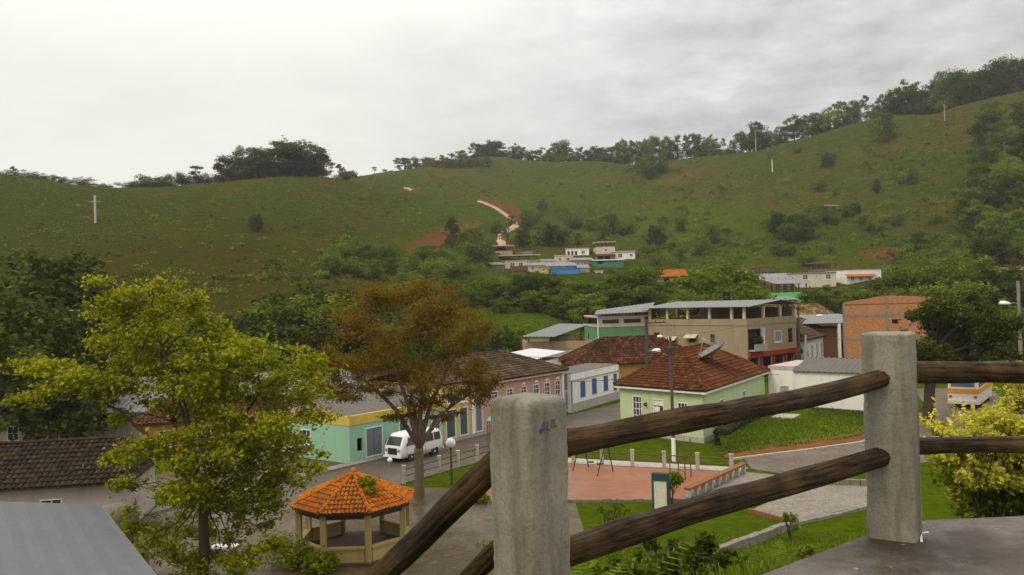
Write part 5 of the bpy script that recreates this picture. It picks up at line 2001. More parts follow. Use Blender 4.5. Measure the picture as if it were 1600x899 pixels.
def lamp_head(root, tip, d, s=1.0):
    m = MB()
    rings = []
    d = Vector(d).normalized()
    side = d.cross(Vector((0, 0, 1))).normalized()
    for t, w, h in ((-0.05, 0.05, 0.05), (0.1, 0.12, 0.10), (0.35, 0.19, 0.17), (0.6, 0.17, 0.15), (0.78, 0.05, 0.05)):
        c = tip + d * t * s
        rings.append([c + side * w * s * math.cos(2 * math.pi * k / 12) + Vector((0, 0, 1)) * h * s * (math.sin(2 * math.pi * k / 12) if k <= 6 else 0.5 * math.sin(2 * math.pi * k / 12)) for k in range(12)])
    m.loft(rings)
    return m.build('lamp_head', 'lamp_white', root, smooth=True)


def utility_pole(label, base, h, arms=(), lamp=None, white=0.0, r=0.13, mat='wood_pole'):
    base = Vector(base)
    root = thing('utility_pole', label, 'pole', tuple(base))
    m = MB()
    m.tube([base + Vector((0, 0, white - 0.3 if not white else white)), base + Vector((0, 0, h))], [r, r * 0.7], 12)
    m.build('pole_shaft', mat, root)
    if white:
        m = MB()
        m.tube([base + Vector((0, 0, -0.3)), base + Vector((0, 0, white))], [r * 1.12, r * 1.08], 12)
        m.build('painted_base', 'paint_white', root)
    for (z, l0, l1) in arms:
        m = MB()
        m.abox(base.x + l0, base.x + l1, base.y - r - 0.10, base.y - r, z - 0.05, z + 0.05)
        for k in range(3):
            x = base.x + l0 + (l1 - l0) * (0.1 + 0.4 * k)
            m.tube([(x, base.y - r - 0.05, z + 0.05), (x, base.y - r - 0.05, z + 0.2)], [0.035, 0.05], 6)
        m.build('crossarm', 'wood_dark', root)
    if lamp:
        z, dx, dy, dz, s = lamp
        a = base + Vector((0, 0, z))
        tip = a + Vector((dx, dy, dz))
        m = MB()
        m.tube([a, a.lerp(tip, 0.5) + Vector((0, 0, abs(dz) * 0.35 + 0.1)), tip], 0.03, 6)
        m.build('lamp_arm', 'galvanised', root)
        lamp_head(root, tip, (dx, dy, 0.05), s)
    return root


pA_ = G(1053, 722)
utility_pole('slim utility pole with a white painted foot in front of the pale green house', pA_, 8.3, [(7.4, -0.5, 0.5)], (7.9, -0.7, -0.9, 0.45, 0.75), 1.6, 0.12)
pB_ = P(1011, 560, 78)
pB_.z = 0
utility_pole('dark utility pole with a big white street lamp behind the pale green house', pB_, 8.9, [(8.55, -0.1, 1.8)], (5.75, 0.35, -0.7, 0.15, 1.7), 0, 0.2)
pC_ = Vector((P(1247, 480, 112).x, 112, 0))
utility_pole('utility pole with a long-armed street lamp beside the far white house', pC_, 9.3, [(8.9, -0.7, 0.7)], (6.9, 2.3, -0.3, 0.9, 1.1), 0, 0.17)
pD_ = Vector((P(1259, 530, 108).x, 108, 0))
utility_pole('short grey pole next to the red shop fronts of the beige building', pD_, 5.4, [], None, 0, 0.2, 'galvanised')
pE_ = Vector((P(1591, 450, 84).x, 84, 0))
utility_pole('tall concrete pole with crossarm right of the dark spreading tree', pE_, 11.6, [(6.6, -2.0, 0.9)], (9.2, -1.1, -0.3, 0.1, 1.7), 0, 0.22, 'grey_concrete')
hp = hill(1207, 270)
utility_pole('thin white pole standing alone on the right-hand hillside', hp, 20 / 1300 * hp.y, [], None, 0, 0.2, 'lamp_white')
hp = hill(1476, 186)
cr = hill(149, 349)
cross = thing('hill_cross', 'tall pale cross standing on the left hillside', 'cross', tuple(cr))
ch = 44 / 1300 * cr.y
m = MB()
m.abox(cr.x - 0.22, cr.x + 0.22, cr.y - 0.22, cr.y + 0.22, cr.z - 1, cr.z + ch)
m.build('upright', 'plinth_grey', cross)
m = MB()
m.abox(cr.x - 1.5, cr.x - 0.224, cr.y - 0.15, cr.y + 0.15, cr.z + ch * 0.75, cr.z + ch * 0.79)
m.abox(cr.x + 0.224, cr.x + 1.5, cr.y - 0.15, cr.y + 0.15, cr.z + ch * 0.75, cr.z + ch * 0.79)
m.build('crossbar', 'grey_concrete', cross)


def cable(label, pts, sag, r=0.018):
    m = MB()
    for a, b in zip(pts[:-1], pts[1:]):
        a, b = Vector(a), Vector(b)
        m.tube([a.lerp(b, i / 14) - Vector((0, 0, sag * 4 * (i / 14) * (1 - i / 14))) for i in range(15)], r, 4)
    return tag(m.build('overhead_cable', 'black_plastic', loc=pts[0]), label, 'cable')


tA, tB, tC, tE = pA_ + Vector((0, -0.2, 7.5)), pB_ + Vector((0, -0.2, 6.2)), pC_ + Vector((0, -0.2, 8.9)), pE_ + Vector((0, -0.2, 6.7))
cable('upper overhead cable from the slim pole to the far left along the street', [tA, street(22, 3.5) + Vector((0, 0, 0)) if False else Vector((street(14, 3).x, street(14, 3).y, 6.6)), Vector((street(-16, 3).x, street(-16, 3).y, 6.4))], 0.35, 0.028)
cable('lower overhead cable from the slim pole past the blue shuttered house', [tA - Vector((0, 0, 1.5)), Vector((5.2, 79.8, 3.1))], 0.2, 0.028)
cable('overhead cable between the dark lamp pole and the slim pole', [tB, tA], 0.3, 0.028)
cable('overhead cable between the dark lamp pole and the far street pole', [tB + Vector((0, 0, 1)), tC], 0.8, 0.016)
cable('overhead cable crossing to the concrete pole at the right', [pC_ + Vector((0, -0.2, 5.2)), tE + Vector((-1.6, 0, 0)), tE + Vector((14, -4, 0.6))], 0.9, 0.022)
cable('overhead cable drooping to the white wall house', [tA - Vector((0, 0, 1.0)), Vector((24, 76.0, 3.6)), pD_ + Vector((0, 0, 5))], 0.3, 0.028)

# ================================================================== PLAYGROUND THINGS
sw = thing('swing_frame', 'thin pipe swing frame on the red playground floor', 'swing frame', (5.0, 52.5, 0))
for x0_, y0_ in ((3.9, 53.4), (5.3, 51.8)):
    m = MB()
    top = Vector((x0_ + 0.35, y0_ + 0.4, 2.2))
    m.tube([(x0_ - 0.35, y0_ - 0.35, 0.05), top], 0.035, 8)
    m.build('leg', 'iron', sw)
    m = MB()
    m.tube([(x0_ + 0.75, y0_ + 0.75, 0.05), top], 0.035, 8)
    m.build('leg', 'iron', sw)
m = MB()
m.tube([(4.15, 53.95, 2.2), (5.75, 52.05, 2.2)], 0.035, 8)
m.build('top_bar', 'iron', sw)
for t in (0.35, 0.68):
    m = MB()
    c = Vector((4.15, 53.95, 2.2)).lerp(Vector((5.75, 52.05, 2.2)), t)
    m.tube([c + Vector((-0.13, 0.15, 0)), c + Vector((-0.13, 0.15, -1.65))], 0.01, 4)
    m.tube([c + Vector((0.13, -0.15, 0)), c + Vector((0.13, -0.15, -1.65))], 0.01, 4)
    m.abox(c.x - 0.2, c.x + 0.2, c.y - 0.2, c.y + 0.2, 0.52, 0.56)
    m.build('swing_seat', 'wood_dark', sw)
cf = thing('climbing_frame', 'slim upright climbing bars at the edge of the playground', 'climbing frame', (10.1, 50.3, 0))
cps = [(9.8, 50.7), (10.0, 49.7), (10.5, 50.4), (9.35, 51.0)]
for (x, y), h_ in zip(cps, (2.2, 1.6, 2.4, 1.3)):
    m = MB()
    m.tube([(x, y, 0.05), (x, y, h_)], 0.035, 8)
    m.build('upright', 'rusty_iron', cf)
for z in (0.6, 1.1, 1.5):
    m = MB()
    m.tube([(9.8, 50.7, z), (10.5, 50.4, z)], 0.022, 6)
    m.tube([(9.8, 50.7, z - 0.1), (10.0, 49.7, z - 0.1)], 0.022, 6)
    m.build('rung', 'rusty_iron', cf)

sg = Vector((7.25, 42.5, 0))
sign = thing('notice_board', 'upright dark green notice board with a stained cream panel beside the playground', 'sign', tuple(sg))
sF = Frame((6.86, 42.62), (7.66, 42.30))
m = MB()
m.fbox(sF, 0.0, sF.L, 1.62, 2.0, -0.28, 0.06)
m.fbox(sF, 0.0, 0.1, 0.0, 1.618, -0.28, 0.05)
m.fbox(sF, sF.L - 0.1, sF.L, 0.0, 1.618, -0.28, 0.05)
m.build('frame', 'sign_green', sign)
m = MB()
m.fbox(sF, 0.101, sF.L - 0.101, 0.02, 1.617, -0.22, 0.028)
pn = m.build('panel', 'sign_cream', sign)
m = MB()
for i, (u, z, w_) in enumerate(((0.32, 1.2, 0.10), (0.42, 1.0, 0.06), (0.3, 0.8, 0.14), (0.36, 0.55, 0.05), (0.5, 1.1, 0.04))):
    m.fbox(sF, u, u + w_, z, z + 0.025, 0.02, 0.024)
m.build('faded_mark', 'faded_ink', pn)

aw = thing('market_canopy', 'small teal canopy on thin posts in front of the pink house', 'canopy', (-1.2, 62.6, 0))
CX = 1.45
m = MB()
m.add([(x + CX, y, z) for x, y, z in [(-3.6, 62.0, 2.1), (-1.6, 61.6, 2.1), (-1.5, 63.6, 2.1), (-3.5, 64.0, 2.1), (-2.55, 62.8, 2.75)]], [(0, 1, 4), (1, 2, 4), (2, 3, 4), (3, 0, 4)])
m.add([(x + CX, y, z) for x, y, z in [(-3.6, 62.0, 2.07), (-1.6, 61.6, 2.07), (-1.5, 63.6, 2.07), (-3.5, 64.0, 2.07), (-2.55, 62.8, 2.71)]], [(4, 1, 0), (4, 2, 1), (4, 3, 2), (4, 0, 3)])
m.build('canvas', 'teal_canvas', aw)
for (x, y) in ((-3.55, 62.05), (-1.65, 61.65), (-1.55, 63.55), (-3.45, 63.95)):
    m = MB()
    m.tube([(x + CX, y, 0), (x + CX, y, 2.08)], 0.025, 6)
    m.build('leg', 'iron', aw)

bn = thing('bench', 'white concrete bench under the yellow-green tree by the gazebo', 'bench', (-13.0, 37.0, 0))
m = MB()
m.abox(-13.55, -12.45, 36.8, 37.25, 0.42, 0.50)
m.build('seat', 'paint_white', bn)
for x in (-13.35, -12.65):
    m = MB()
    m.abox(x - 0.08, x + 0.08, 36.85, 37.2, 0.0, 0.418)
    m.build('leg', 'pale_concrete', bn)
bo = thing('kerb_bollard', 'short round white bollard on the street just ahead of the van', 'bollard', (-8.55, 56.3, 0))
m = MB()
m.tube([(-8.55, 56.3, 0), (-8.55, 56.3, 0.35)], 0.09, 12)
m.build('stem', 'grey_concrete', bo)
m = MB()
m.ball((-8.55, 56.3, 0.45), 0.17, 14, 8)
m.build('head', 'paint_white', bo, smooth=True)

# ================================================================== VEHICLES
def body_rings(stations, n=20, e=0.32):
    """stations: x, zlow, zbelt, ztop, half width low, half width belt, half width top"""
    rings = []
    for (x, zl, zb, zt, wl_, wb, wt) in stations:
        prof = [(-wl_, zl), (-wb, zl + (zb - zl) * 0.45), (-wb, zb), (-wt - (wb - wt) * 0.25, zb + (zt - zb) * 0.72), (-wt * 0.86, zt - 0.03), (-wt * 0.45, zt),
                (wt * 0.45, zt), (wt * 0.86, zt - 0.03), (wt + (wb - wt) * 0.25, zb + (zt - zb) * 0.72), (wb, zb), (wb, zl + (zb - zl) * 0.45), (wl_, zl)]
        rings.append([Vector((x, y, z)) for y, z in prof])
    return rings


class Veh:
    def __init__(s, name, label, cat, origin, back, group=None):
        s.o = Vector((origin[0], origin[1], origin[2] if len(origin) > 2 else 0.03))
        s.b = Vector((back[0], back[1], 0)).normalized()
        s.s = Vector((s.b.y, -s.b.x, 0))        # to the side facing the square
        s.root = thing(name, label, cat, tuple(s.o), group)

    def w(s, p):
        return s.o + s.b * p[0] + s.s * p[1] + Vector((0, 0, p[2]))

    def mesh(s, name, mat, build, parent=None, smooth=False):
        m = MB()
        build(m)
        m.v = [s.w(p) for p in m.v]
        return m.build(name, mat, parent or s.root, smooth)

    def wheel(s, x, y, r, wd):
        sg_ = 1 if y > 0 else -1
        t = s.mesh('wheel', 'tyre_rubber', lambda m: m.tube([(x, y - wd / 2, r), (x, y - wd / 2 + 0.02, r), (x, y + wd / 2 - 0.02, r), (x, y + wd / 2, r)], [r * 0.9, r, r, r * 0.9], 24))
        s.mesh('rim', 'galvanised', lambda m: m.tube([(x, y + sg_ * (wd / 2 - 0.01), r), (x, y + sg_ * (wd / 2 + 0.012), r)], [r * 0.6, r * 0.5], 18), t)
        s.mesh('hub_cap', 'van_white', lambda m: m.tube([(x, y + sg_ * (wd / 2 + 0.012), r), (x, y + sg_ * (wd / 2 + 0.04), r)], [r * 0.34, r * 0.22], 16), t)

    def pane(s, pts, thick=0.018, mat='glass_dark', name='window'):
        """side pane given by (x, y, z) corners, pushed out a little"""
        ps = [Vector(p) for p in pts]
        n = (ps[1] - ps[0]).cross(ps[3] - ps[0]).normalized()
        c = sum(ps, Vector()) / 4
        if n.dot(Vector((c.x - 2.2, c.y * 3, 0))) < 0:
            n = -n
        return s.mesh(name, mat, lambda m: m.box8([p - n * 0.03 for p in ps] + [p + n * thick for p in ps]))


vd = SD
v0 = Vector((-7.85, 57.05)) - SN * 0.86
van = Veh('parked_van', 'old white camper van with a dark front grille parked by the aqua shop', 'van', (v0.x, v0.y), vd)
st = [(0.0, 0.42, 0.90, 1.04, 0.62, 0.70, 0.62), (0.04, 0.34, 0.98, 1.12, 0.76, 0.80, 0.72), (0.15, 0.32, 1.03, 1.32, 0.82, 0.85, 0.74), (0.28, 0.32, 1.05, 1.54, 0.83, 0.86, 0.74), (0.42, 0.32, 1.06, 1.76, 0.83, 0.86, 0.73),
      (0.62, 0.32, 1.07, 1.93, 0.84, 0.86, 0.73), (1.6, 0.32, 1.08, 1.96, 0.84, 0.86, 0.73), (3.4, 0.32, 1.08, 1.95, 0.84, 0.86, 0.72), (4.05, 0.34, 1.08, 1.90, 0.83, 0.85, 0.71), (4.3, 0.38, 1.06, 1.70, 0.80, 0.82, 0.68), (4.4, 0.48, 1.0, 1.30, 0.70, 0.74, 0.62)]
van.mesh('body', 'van_white', lambda m: m.loft(body_rings(st)), smooth=True)
for sd_ in (1, -1):
    for (x0_, x1_) in ((0.62, 1.35), (1.55, 2.35), (2.5, 3.3), (3.42, 4.05)):
        van.pane([(x0_, sd_ * 0.862, 1.12), (x1_, sd_ * 0.862, 1.12), (x1_, sd_ * 0.775, 1.66), (x0_ + (0.12 if x0_ < 1 else 0), sd_ * 0.775, 1.66)])
    van.mesh('door_seam', 'black_plastic', lambda m: [m.abox(x, x + 0.015, sd_ * 0.862 - 0.006, sd_ * 0.862 + 0.006, 0.45, 1.08) for x in (0.55, 1.44, 2.42)])
    van.mesh('mirror', 'black_plastic', lambda m: (m.ball((0.42, sd_ * 1.02, 1.25), 0.10, 10, 6, 0.6, 0.8, 1.2), m.tube([(0.45, sd_ * 0.82, 1.1), (0.42, sd_ * 1.02, 1.22)], 0.015, 5)))
    van.mesh('headlight', 'chrome', lambda m: m.tube([(0.10, sd_ * 0.60, 0.86), (-0.02, sd_ * 0.60, 0.86), (-0.04, sd_ * 0.60, 0.86)], [0.12, 0.12, 0.06], 16))
    van.wheel(1.02, sd_ * 0.72, 0.32, 0.19)
    van.wheel(3.42, sd_ * 0.72, 0.32, 0.19)
    for x in (1.02, 3.42):
        van.mesh('wheel_arch', 'black_plastic', lambda m: m.tube([(x, sd_ * 0.62, 0.34), (x, sd_ * 0.852, 0.34)], 0.39, 20))
van.pane([(0.07, -0.66, 1.17), (0.07, 0.66, 1.17), (0.40, 0.60, 1.72), (0.40, -0.60, 1.72)], 0.035, 'glass_dark', 'windscreen')
van.pane([(4.36, -0.55, 1.2), (4.36, 0.55, 1.2), (4.24, 0.52, 1.66), (4.24, -0.52, 1.66)], 0.06, 'glass_dark', 'rear_window')
van.mesh('radiator_grille', 'black_plastic', lambda m: (m.abox(-0.035, 0.06, -0.42, 0.42, 0.56, 1.0), [m.abox(-0.05, -0.036, -0.40, 0.40, 0.60 + 0.07 * k, 0.63 + 0.07 * k) for k in range(6)]))
van.mesh('bumper', 'van_white', lambda m: m.abox(-0.10, 0.05, -0.80, 0.80, 0.36, 0.50))
van.mesh('bumper', 'van_white', lambda m: m.abox(4.36, 4.50, -0.78, 0.78, 0.38, 0.52))

# white car further left on the street
c0_ = Vector((-18.6, 63.0))
car = Veh('parked_car', 'small white car with dark blue glass in the yard left of the aqua shop', 'car', (c0_.x, c0_.y), SD)
st = [(0.0, 0.32, 0.55, 0.62, 0.62, 0.68, 0.55), (0.25, 0.24, 0.68, 0.80, 0.74, 0.79, 0.66), (1.15, 0.22, 0.82, 0.92, 0.78, 0.81, 0.70), (1.75, 0.22, 0.85, 1.36, 0.78, 0.82, 0.58), (2.6, 0.22, 0.86, 1.42, 0.78, 0.82, 0.60), (3.3, 0.24, 0.86, 1.33, 0.78, 0.81, 0.57), (3.75, 0.28, 0.82, 0.98, 0.74, 0.78, 0.62), (3.9, 0.38, 0.66, 0.80, 0.62, 0.68, 0.55)]
car.mesh('body', 'van_white', lambda m: m.loft(body_rings(st)), smooth=True)
for sd_ in (1, -1):
    car.pane([(1.55, sd_ * 0.81, 0.92), (2.4, sd_ * 0.82, 0.92), (2.4, sd_ * 0.70, 1.28), (1.85, sd_ * 0.70, 1.28)], 0.015, 'glass_blue')
    car.pane([(2.5, sd_ * 0.82, 0.92), (3.4, sd_ * 0.80, 0.92), (3.2, sd_ * 0.70, 1.26), (2.5, sd_ * 0.70, 1.28)], 0.015, 'glass_blue')
    car.wheel(0.72, sd_ * 0.70, 0.28, 0.17)
    car.wheel(3.1, sd_ * 0.70, 0.28, 0.17)
    car.mesh('headlight', 'chrome', lambda m: m.abox(0.02, 0.16, sd_ * 0.56 - 0.12, sd_ * 0.56 + 0.12, 0.56, 0.68))
car.pane([(1.22, -0.62, 0.96), (1.22, 0.62, 0.96), (1.68, 0.54, 1.34), (1.68, -0.54, 1.34)], 0.03, 'glass_blue', 'windscreen')
car.mesh('bumper', 'black_plastic', lambda m: m.abox(-0.05, 0.12, -0.68, 0.68, 0.30, 0.46))

# bus seen from behind
bb = P(1483, 632, 76.0)
bus = Veh('bus', 'white bus with an orange band seen from behind past the yellow bush', 'bus', (bb.x + 1.28, bb.y, 0.05), (0.60, 0.80))
st = [(0.0, 0.42, 1.3, 2.9, 1.15, 1.2, 1.08), (0.08, 0.36, 1.3, 3.02, 1.22, 1.26, 1.16), (0.3, 0.34, 1.3, 3.06, 1.25, 1.27, 1.2), (8.6, 0.34, 1.3, 3.06, 1.25, 1.27, 1.2), (8.9, 0.4, 1.3, 2.95, 1.2, 1.24, 1.1)]
bus.mesh('body', 'van_white', lambda m: m.loft(body_rings(st)), smooth=False)
bus.mesh('colour_band', 'bus_orange', lambda m: (m.abox(-0.03, 0.05, -1.22, 1.22, 1.34, 1.78), m.abox(0.05, 8.8, 1.255, 1.30, 1.34, 1.78), m.abox(0.05, 8.8, -1.30, -1.255, 1.34, 1.78)))
bus.mesh('rear_window', 'glass_blue', lambda m: m.abox(-0.02, 0.12, -0.95, 0.95, 1.95, 2.65))
bus.mesh('bumper', 'van_white', lambda m: m.abox(-0.12, 0.06, -1.22, 1.22, 0.40, 0.72))
for sd_ in (1, -1):
    for k in range(6):
        bus.mesh('window', 'glass_blue', lambda m: m.abox(0.5 + k * 1.35, 1.65 + k * 1.35, sd_ * 1.24 - 0.03, sd_ * 1.24 + 0.03, 1.9, 2.6))
    bus.mesh('tail_light', 'tail_red', lambda m: m.abox(-0.04, 0.04, sd_ * 1.0 - 0.12, sd_ * 1.0 + 0.12, 0.95, 1.15))
    bus.wheel(2.2, sd_ * 1.12, 0.48, 0.28)
    bus.wheel(6.8, sd_ * 1.12, 0.48, 0.28)

# ================================================================== TREES AND PLANTS
def loosen(cl, k, spread=0.85, small=(0.28, 0.52)):
    """break each clump into smaller ones with gaps between"""
    out = []
    for c, r in cl:
        for _ in range(k):
            d = rng.normal(size=3)
            d /= np.linalg.norm(d)
            q = rng.random() ** 0.5 * spread
            f = rng.uniform(*small)
            out.append(((c[0] + d[0] * r[0] * q, c[1] + d[1] * r[1] * q, c[2] + d[2] * r[2] * q), (r[0] * f, r[1] * f, r[2] * f * 1.1)))
    return out


def make_tree(name, label, cat, loc, h, kind, leaf, bark='bark_dark', n=700, size=None, group=None):
    """a prototype standing at loc, height h"""
    loc = Vector(loc)
    root = thing(name, label, cat, tuple(loc), group)
    cl = []
    u = random.uniform
    if kind == 'round':
        W = h * 0.42
        k = 16
        sx, sy = u(-.12, .12) * h, u(-.12, .12) * h
        for i in range(k):
            an = i * 2.4 + u(-0.4, 0.4)
            t = (i + 0.5) / k
            z = h * (0.10 + 0.74 * t) * u(0.9, 1.08)
            rr = W * (1.0 - 0.85 * abs(t - 0.35) ** 1.3) * u(0.45, 0.8)
            s = h * u(0.10, 0.20)
            cl.append(((math.cos(an) * rr + sx * t, math.sin(an) * rr + sy * t, z), (s * 1.2, s * 1.2, s * 0.8)))
        cl.append(((sx * .5, sy * .5, h * 0.52), (W * 0.55, W * 0.55, h * 0.32)))
        tr0 = h * 0.032
    elif kind == 'tall':
        for i in range(9):
            an = i * 2.4 + u(-0.5, 0.5)
            z = h * u(0.62, 0.93)
            rr = h * u(0.06, 0.24)
            s = h * u(0.06, 0.12)
            cl.append(((math.cos(an) * rr, math.sin(an) * rr, z), (s * 1.35, s * 1.35, s * 0.75)))
        cl.append(((0, 0, h * 0.92), (h * 0.12, h * 0.12, h * 0.07)))
        tr0 = h * 0.018
    elif kind == 'airy':
        for i in range(10):
            an = i * 2.4 + u(-0.5, 0.5)
            t = i / 10
            z = h * (0.38 + 0.55 * t)
            rr = h * u(0.10, 0.34) * (1.1 - 0.6 * t)
            s = h * u(0.09, 0.16)
            cl.append(((math.cos(an) * rr, math.sin(an) * rr, z), (s * 1.3, s * 1.3, s * 0.7)))
        tr0 = h * 0.022
    else:                                   # bush
        for i in range(9):
            an = i * 2.4 + u(-0.4, 0.4)
            rr = h * u(0.15, 0.52)
            s = h * u(0.22, 0.36)
            cl.append(((math.cos(an) * rr, math.sin(an) * rr, h * u(0.25, 0.72)), (s, s, s * 0.85)))
        cl.append(((0, 0, h * 0.4), (h * 0.45, h * 0.45, h * 0.42)))
        tr0 = h * 0.03
    cl = [((c[0] + loc.x, c[1] + loc.y, c[2] + loc.z), r) for c, r in cl]
    mb = MB()
    topz = h * (0.55 if kind != 'tall' else 0.86)
    pts = [loc + Vector((0, 0, -0.6)), loc + Vector((u(-.02, .02) * h, u(-.02, .02) * h, topz * 0.5)), loc + Vector((u(-.03, .03) * h, u(-.03, .03) * h, topz))]
    mb.tube(pts, [tr0 * 1.25, tr0, tr0 * 0.55], 7)
    for c, r in cl[:9]:
        f = 0.55 + 0.4 * random.random() if kind == 'tall' else 0.35 + 0.5 * random.random()
        s = pts[0].lerp(pts[2], f) if f < 1 else pts[2]
        limb(mb, s, c, tr0 * 0.5, tr0 * 0.16, 5, 3)
    mb.build('trunk', bark, root)
    cen = clump_points(loosen(cl, 4, 0.8, (0.38, 0.68)), n, 0.25)
    np_quads('crown', leaf_quads(cen, size or h * 0.055), leaf, root)
    return root


PROTO = {}


def proto(key, *a, **k):
    """first tree of a kind; later ones are copies of it"""
    PROTO.setdefault(key, []).append([make_tree(*a, **k), k.get('h') or a[4], False])


OUT = (0, 0, 0)
for leafset in ('mid', 'dark', 'bright', 'grey'):
    lf = 'leaf_' + leafset
    nm = {'mid': 'broadleaf_tree', 'dark': 'broadleaf_tree', 'bright': 'broadleaf_tree', 'grey': 'ridge_tree'}[leafset]
    for v in range(3):
        proto(('round', leafset), nm, '', 'tree', OUT, 10.0, 'round', lf, n=5200, size=0.25)
    proto(('bush', leafset), 'shrub', '', 'shrub', OUT, 4.0, 'bush', lf, n=2200, size=0.16)
    for v in range(2):
        proto(('tall', leafset), 'slender_tree', '', 'tree', OUT, 12.0, 'tall', lf, 'bark_white', n=2200, size=0.28)
        proto(('airy', leafset), 'airy_tree', '', 'tree', OUT, 9.0, 'airy', lf, 'bark_dark', n=2200, size=0.24)
CNT = {}


def plant(kind, leafset, x, y, top_z, label, cat, group, wide=1.0, name=None, minh=1.0):
    z = H(x, y) - 0.1
    key = (kind, leafset)
    i = CNT.get(key, 0)
    CNT[key] = i + 1
    slot = PROTO[key][i % len(PROTO[key])]
    h = max(minh, top_z - z)
    if not slot[2]:
        o = slot[0]
        slot[2] = True
    else:
        o = copy_tree(slot[0])
    s = h / slot[1] * (1.1 if kind in ('round', 'airy') else 1.0)
    o.location = (x, y, z)
    o.scale = (s * wide, s * wide, s)
    o.rotation_euler = (0, 0, random.uniform(0, 6.28))
    if 'group' in o:
        del o['group']
    tag(o, label, cat, group)
    if name:
        o.name = name
    return o


def plant_px(kind, leafset, px, py_base, py_top, label, cat, group, wide=1.0, name=None):
    b = hill(px, py_base, 60)
    return plant(kind, leafset, b.x, b.y, b.z + (py_base - py_top) / 1300 * b.y, label, cat, group, wide, name)


def plant_Y(kind, leafset, px, Y, py_top, label, cat, group, wide=1.0, name=None):
    p = P(px, py_top, Y)
    return plant(kind, leafset, p.x, p.y, p.z, label, cat, group, wide, name)


def crest(px):
    best, bY = 1e9, 300
    for Y in np.arange(200, 655, 6):
        x = (px - 800) / 1300 * Y
        yy = hy(px) - (H(x, Y) - CAM_Z) / Y * 1300
        if yy < best:
            best, bY = yy, Y
    return bY + 3, best


RIDGE = [
    ('left', 'misty tree on the crest of the rounded hill at left', 'trees on the crest of the left hill',
     [(20, 258), (60, 268), (95, 272), (130, 278), (160, 283), (205, 283), (222, 282), (243, 272), (262, 268), (285, 268), (305, 260), (318, 265), (345, 243), (362, 240), (380, 240), (398, 226), (412, 234), (428, 228), (443, 222), (458, 218), (472, 224), (487, 226), (495, 240), (530, 256), (548, 266)]),
    ('mid', 'small tree on the distant skyline above the dirt road', 'trees on the distant skyline in the middle',
     [(585, 262), (602, 260), (632, 246), (648, 246), (672, 240), (690, 238), (705, 235), (722, 234), (746, 222), (757, 224), (769, 214), (777, 228), (803, 223), (815, 232), (832, 234), (845, 230), (858, 228), (872, 221), (880, 225), (893, 235), (905, 233), (918, 231), (932, 224), (948, 228)]),
    ('long', 'tree in the dark row along the long rising ridge', 'trees along the long rising ridge',
     [(962, 222), (975, 212), (988, 217), (1002, 222), (1015, 214), (1030, 211), (1045, 213), (1058, 209), (1072, 209), (1085, 205), (1100, 209), (1115, 214), (1130, 216), (1142, 221), (1158, 203), (1170, 200), (1182, 190), (1196, 202), (1210, 200), (1225, 194), (1240, 178), (1254, 181), (1268, 174), (1282, 172), (1296, 166), (1310, 158), (1322, 158), (1335, 156), (1350, 150), (1364, 152), (1380, 146)]),
    ('high', 'big tree on the high end of the ridge at right', 'big trees on the high end of the ridge',
     [(1393, 136), (1408, 127), (1422, 127), (1436, 134), (1452, 131), (1466, 115), (1480, 112), (1494, 110), (1508, 110), (1522, 116), (1535, 103), (1550, 93), (1565, 89), (1580, 90), (1595, 94), (1612, 88)]),
]
SHR = {'left': 'between the misty trees on the left hill crest', 'mid': 'under the small trees of the distant skyline', 'long': 'under the dark tree row on the long rising ridge', 'high': 'under the big trees at the high end of the ridge'}
for zone, lab, grp, pts in RIDGE:
    for i, (px, top) in enumerate(pts):
        for rep in range(2):
            px_ = px + (7 if rep else 0)
            Y, gy = crest(px_)
            Y += random.uniform(5, 12) + (4 if rep else 0)
            tp = top + (random.uniform(4, 12) if rep else 0)
            if rep:
                tp = gy - (gy - top) * random.uniform(0.35, 0.6)
            if zone == 'left' and rep:
                kind, ls = 'bush', 'grey'
            elif zone == 'mid' and rep:
                kind, ls = 'bush', 'mid'
            elif zone == 'left':
                kind, ls = random.choice([('round', 'grey'), ('round', 'grey'), ('airy', 'grey'), ('tall', 'grey')]) if top < 262 else ('bush', 'grey'), None
                kind, ls = kind if isinstance(kind, tuple) else (kind, 'grey')
            elif zone == 'mid':
                kind, ls = random.choice([('tall', 'grey'), ('airy', 'grey'), ('round', 'mid'), ('round', 'grey')])
            elif zone == 'long':
                kind, ls = ('bush', random.choice(['mid', 'grey', 'dark'])) if rep else random.choice([('tall', 'mid'), ('round', 'mid'), ('round', 'mid'), ('round', 'dark'), ('round', 'bright'), ('airy', 'grey'), ('round', 'grey')])
            else:
                kind, ls = ('bush', random.choice(['mid', 'dark'])) if rep else random.choice([('airy', 'mid'), ('round', 'mid'), ('round', 'mid'), ('round', 'dark'), ('round', 'grey')])
            wide = {'round': random.uniform(1.2, 2.0), 'bush': random.uniform(1.5, 2.4), 'airy': random.uniform(1.0, 1.6)}.get(kind, random.uniform(0.9, 1.3))
            if zone in ('long', 'high'):
                wide *= 0.66
            if kind == 'bush' and zone == 'long' and random.random() < 0.45:
                continue
            tp += random.uniform(-2, 5)
            hgt_px = max(6, gy - tp)
            if hgt_px < 14:
                wide *= 1.3
            plant_Y(kind, ls, px_, Y, tp, *((lab, 'tree', grp, wide, 'ridge_tree') if kind != 'bush' else ('low bush ' + SHR[zone], 'shrub', 'low bushes ' + SHR[zone], wide, 'ridge_shrub')))
for i in range(12):
    px = 668 + i * 8.5 + random.uniform(-2, 2)
    plant_px('round', 'mid', px, 263 - abs(i - 6) * 0.3, 248 + random.uniform(-3, 3), 'dark tree in the band just below the distant knoll', 'tree', 'trees in the band below the distant knoll', 1.3, 'ridge_tree')

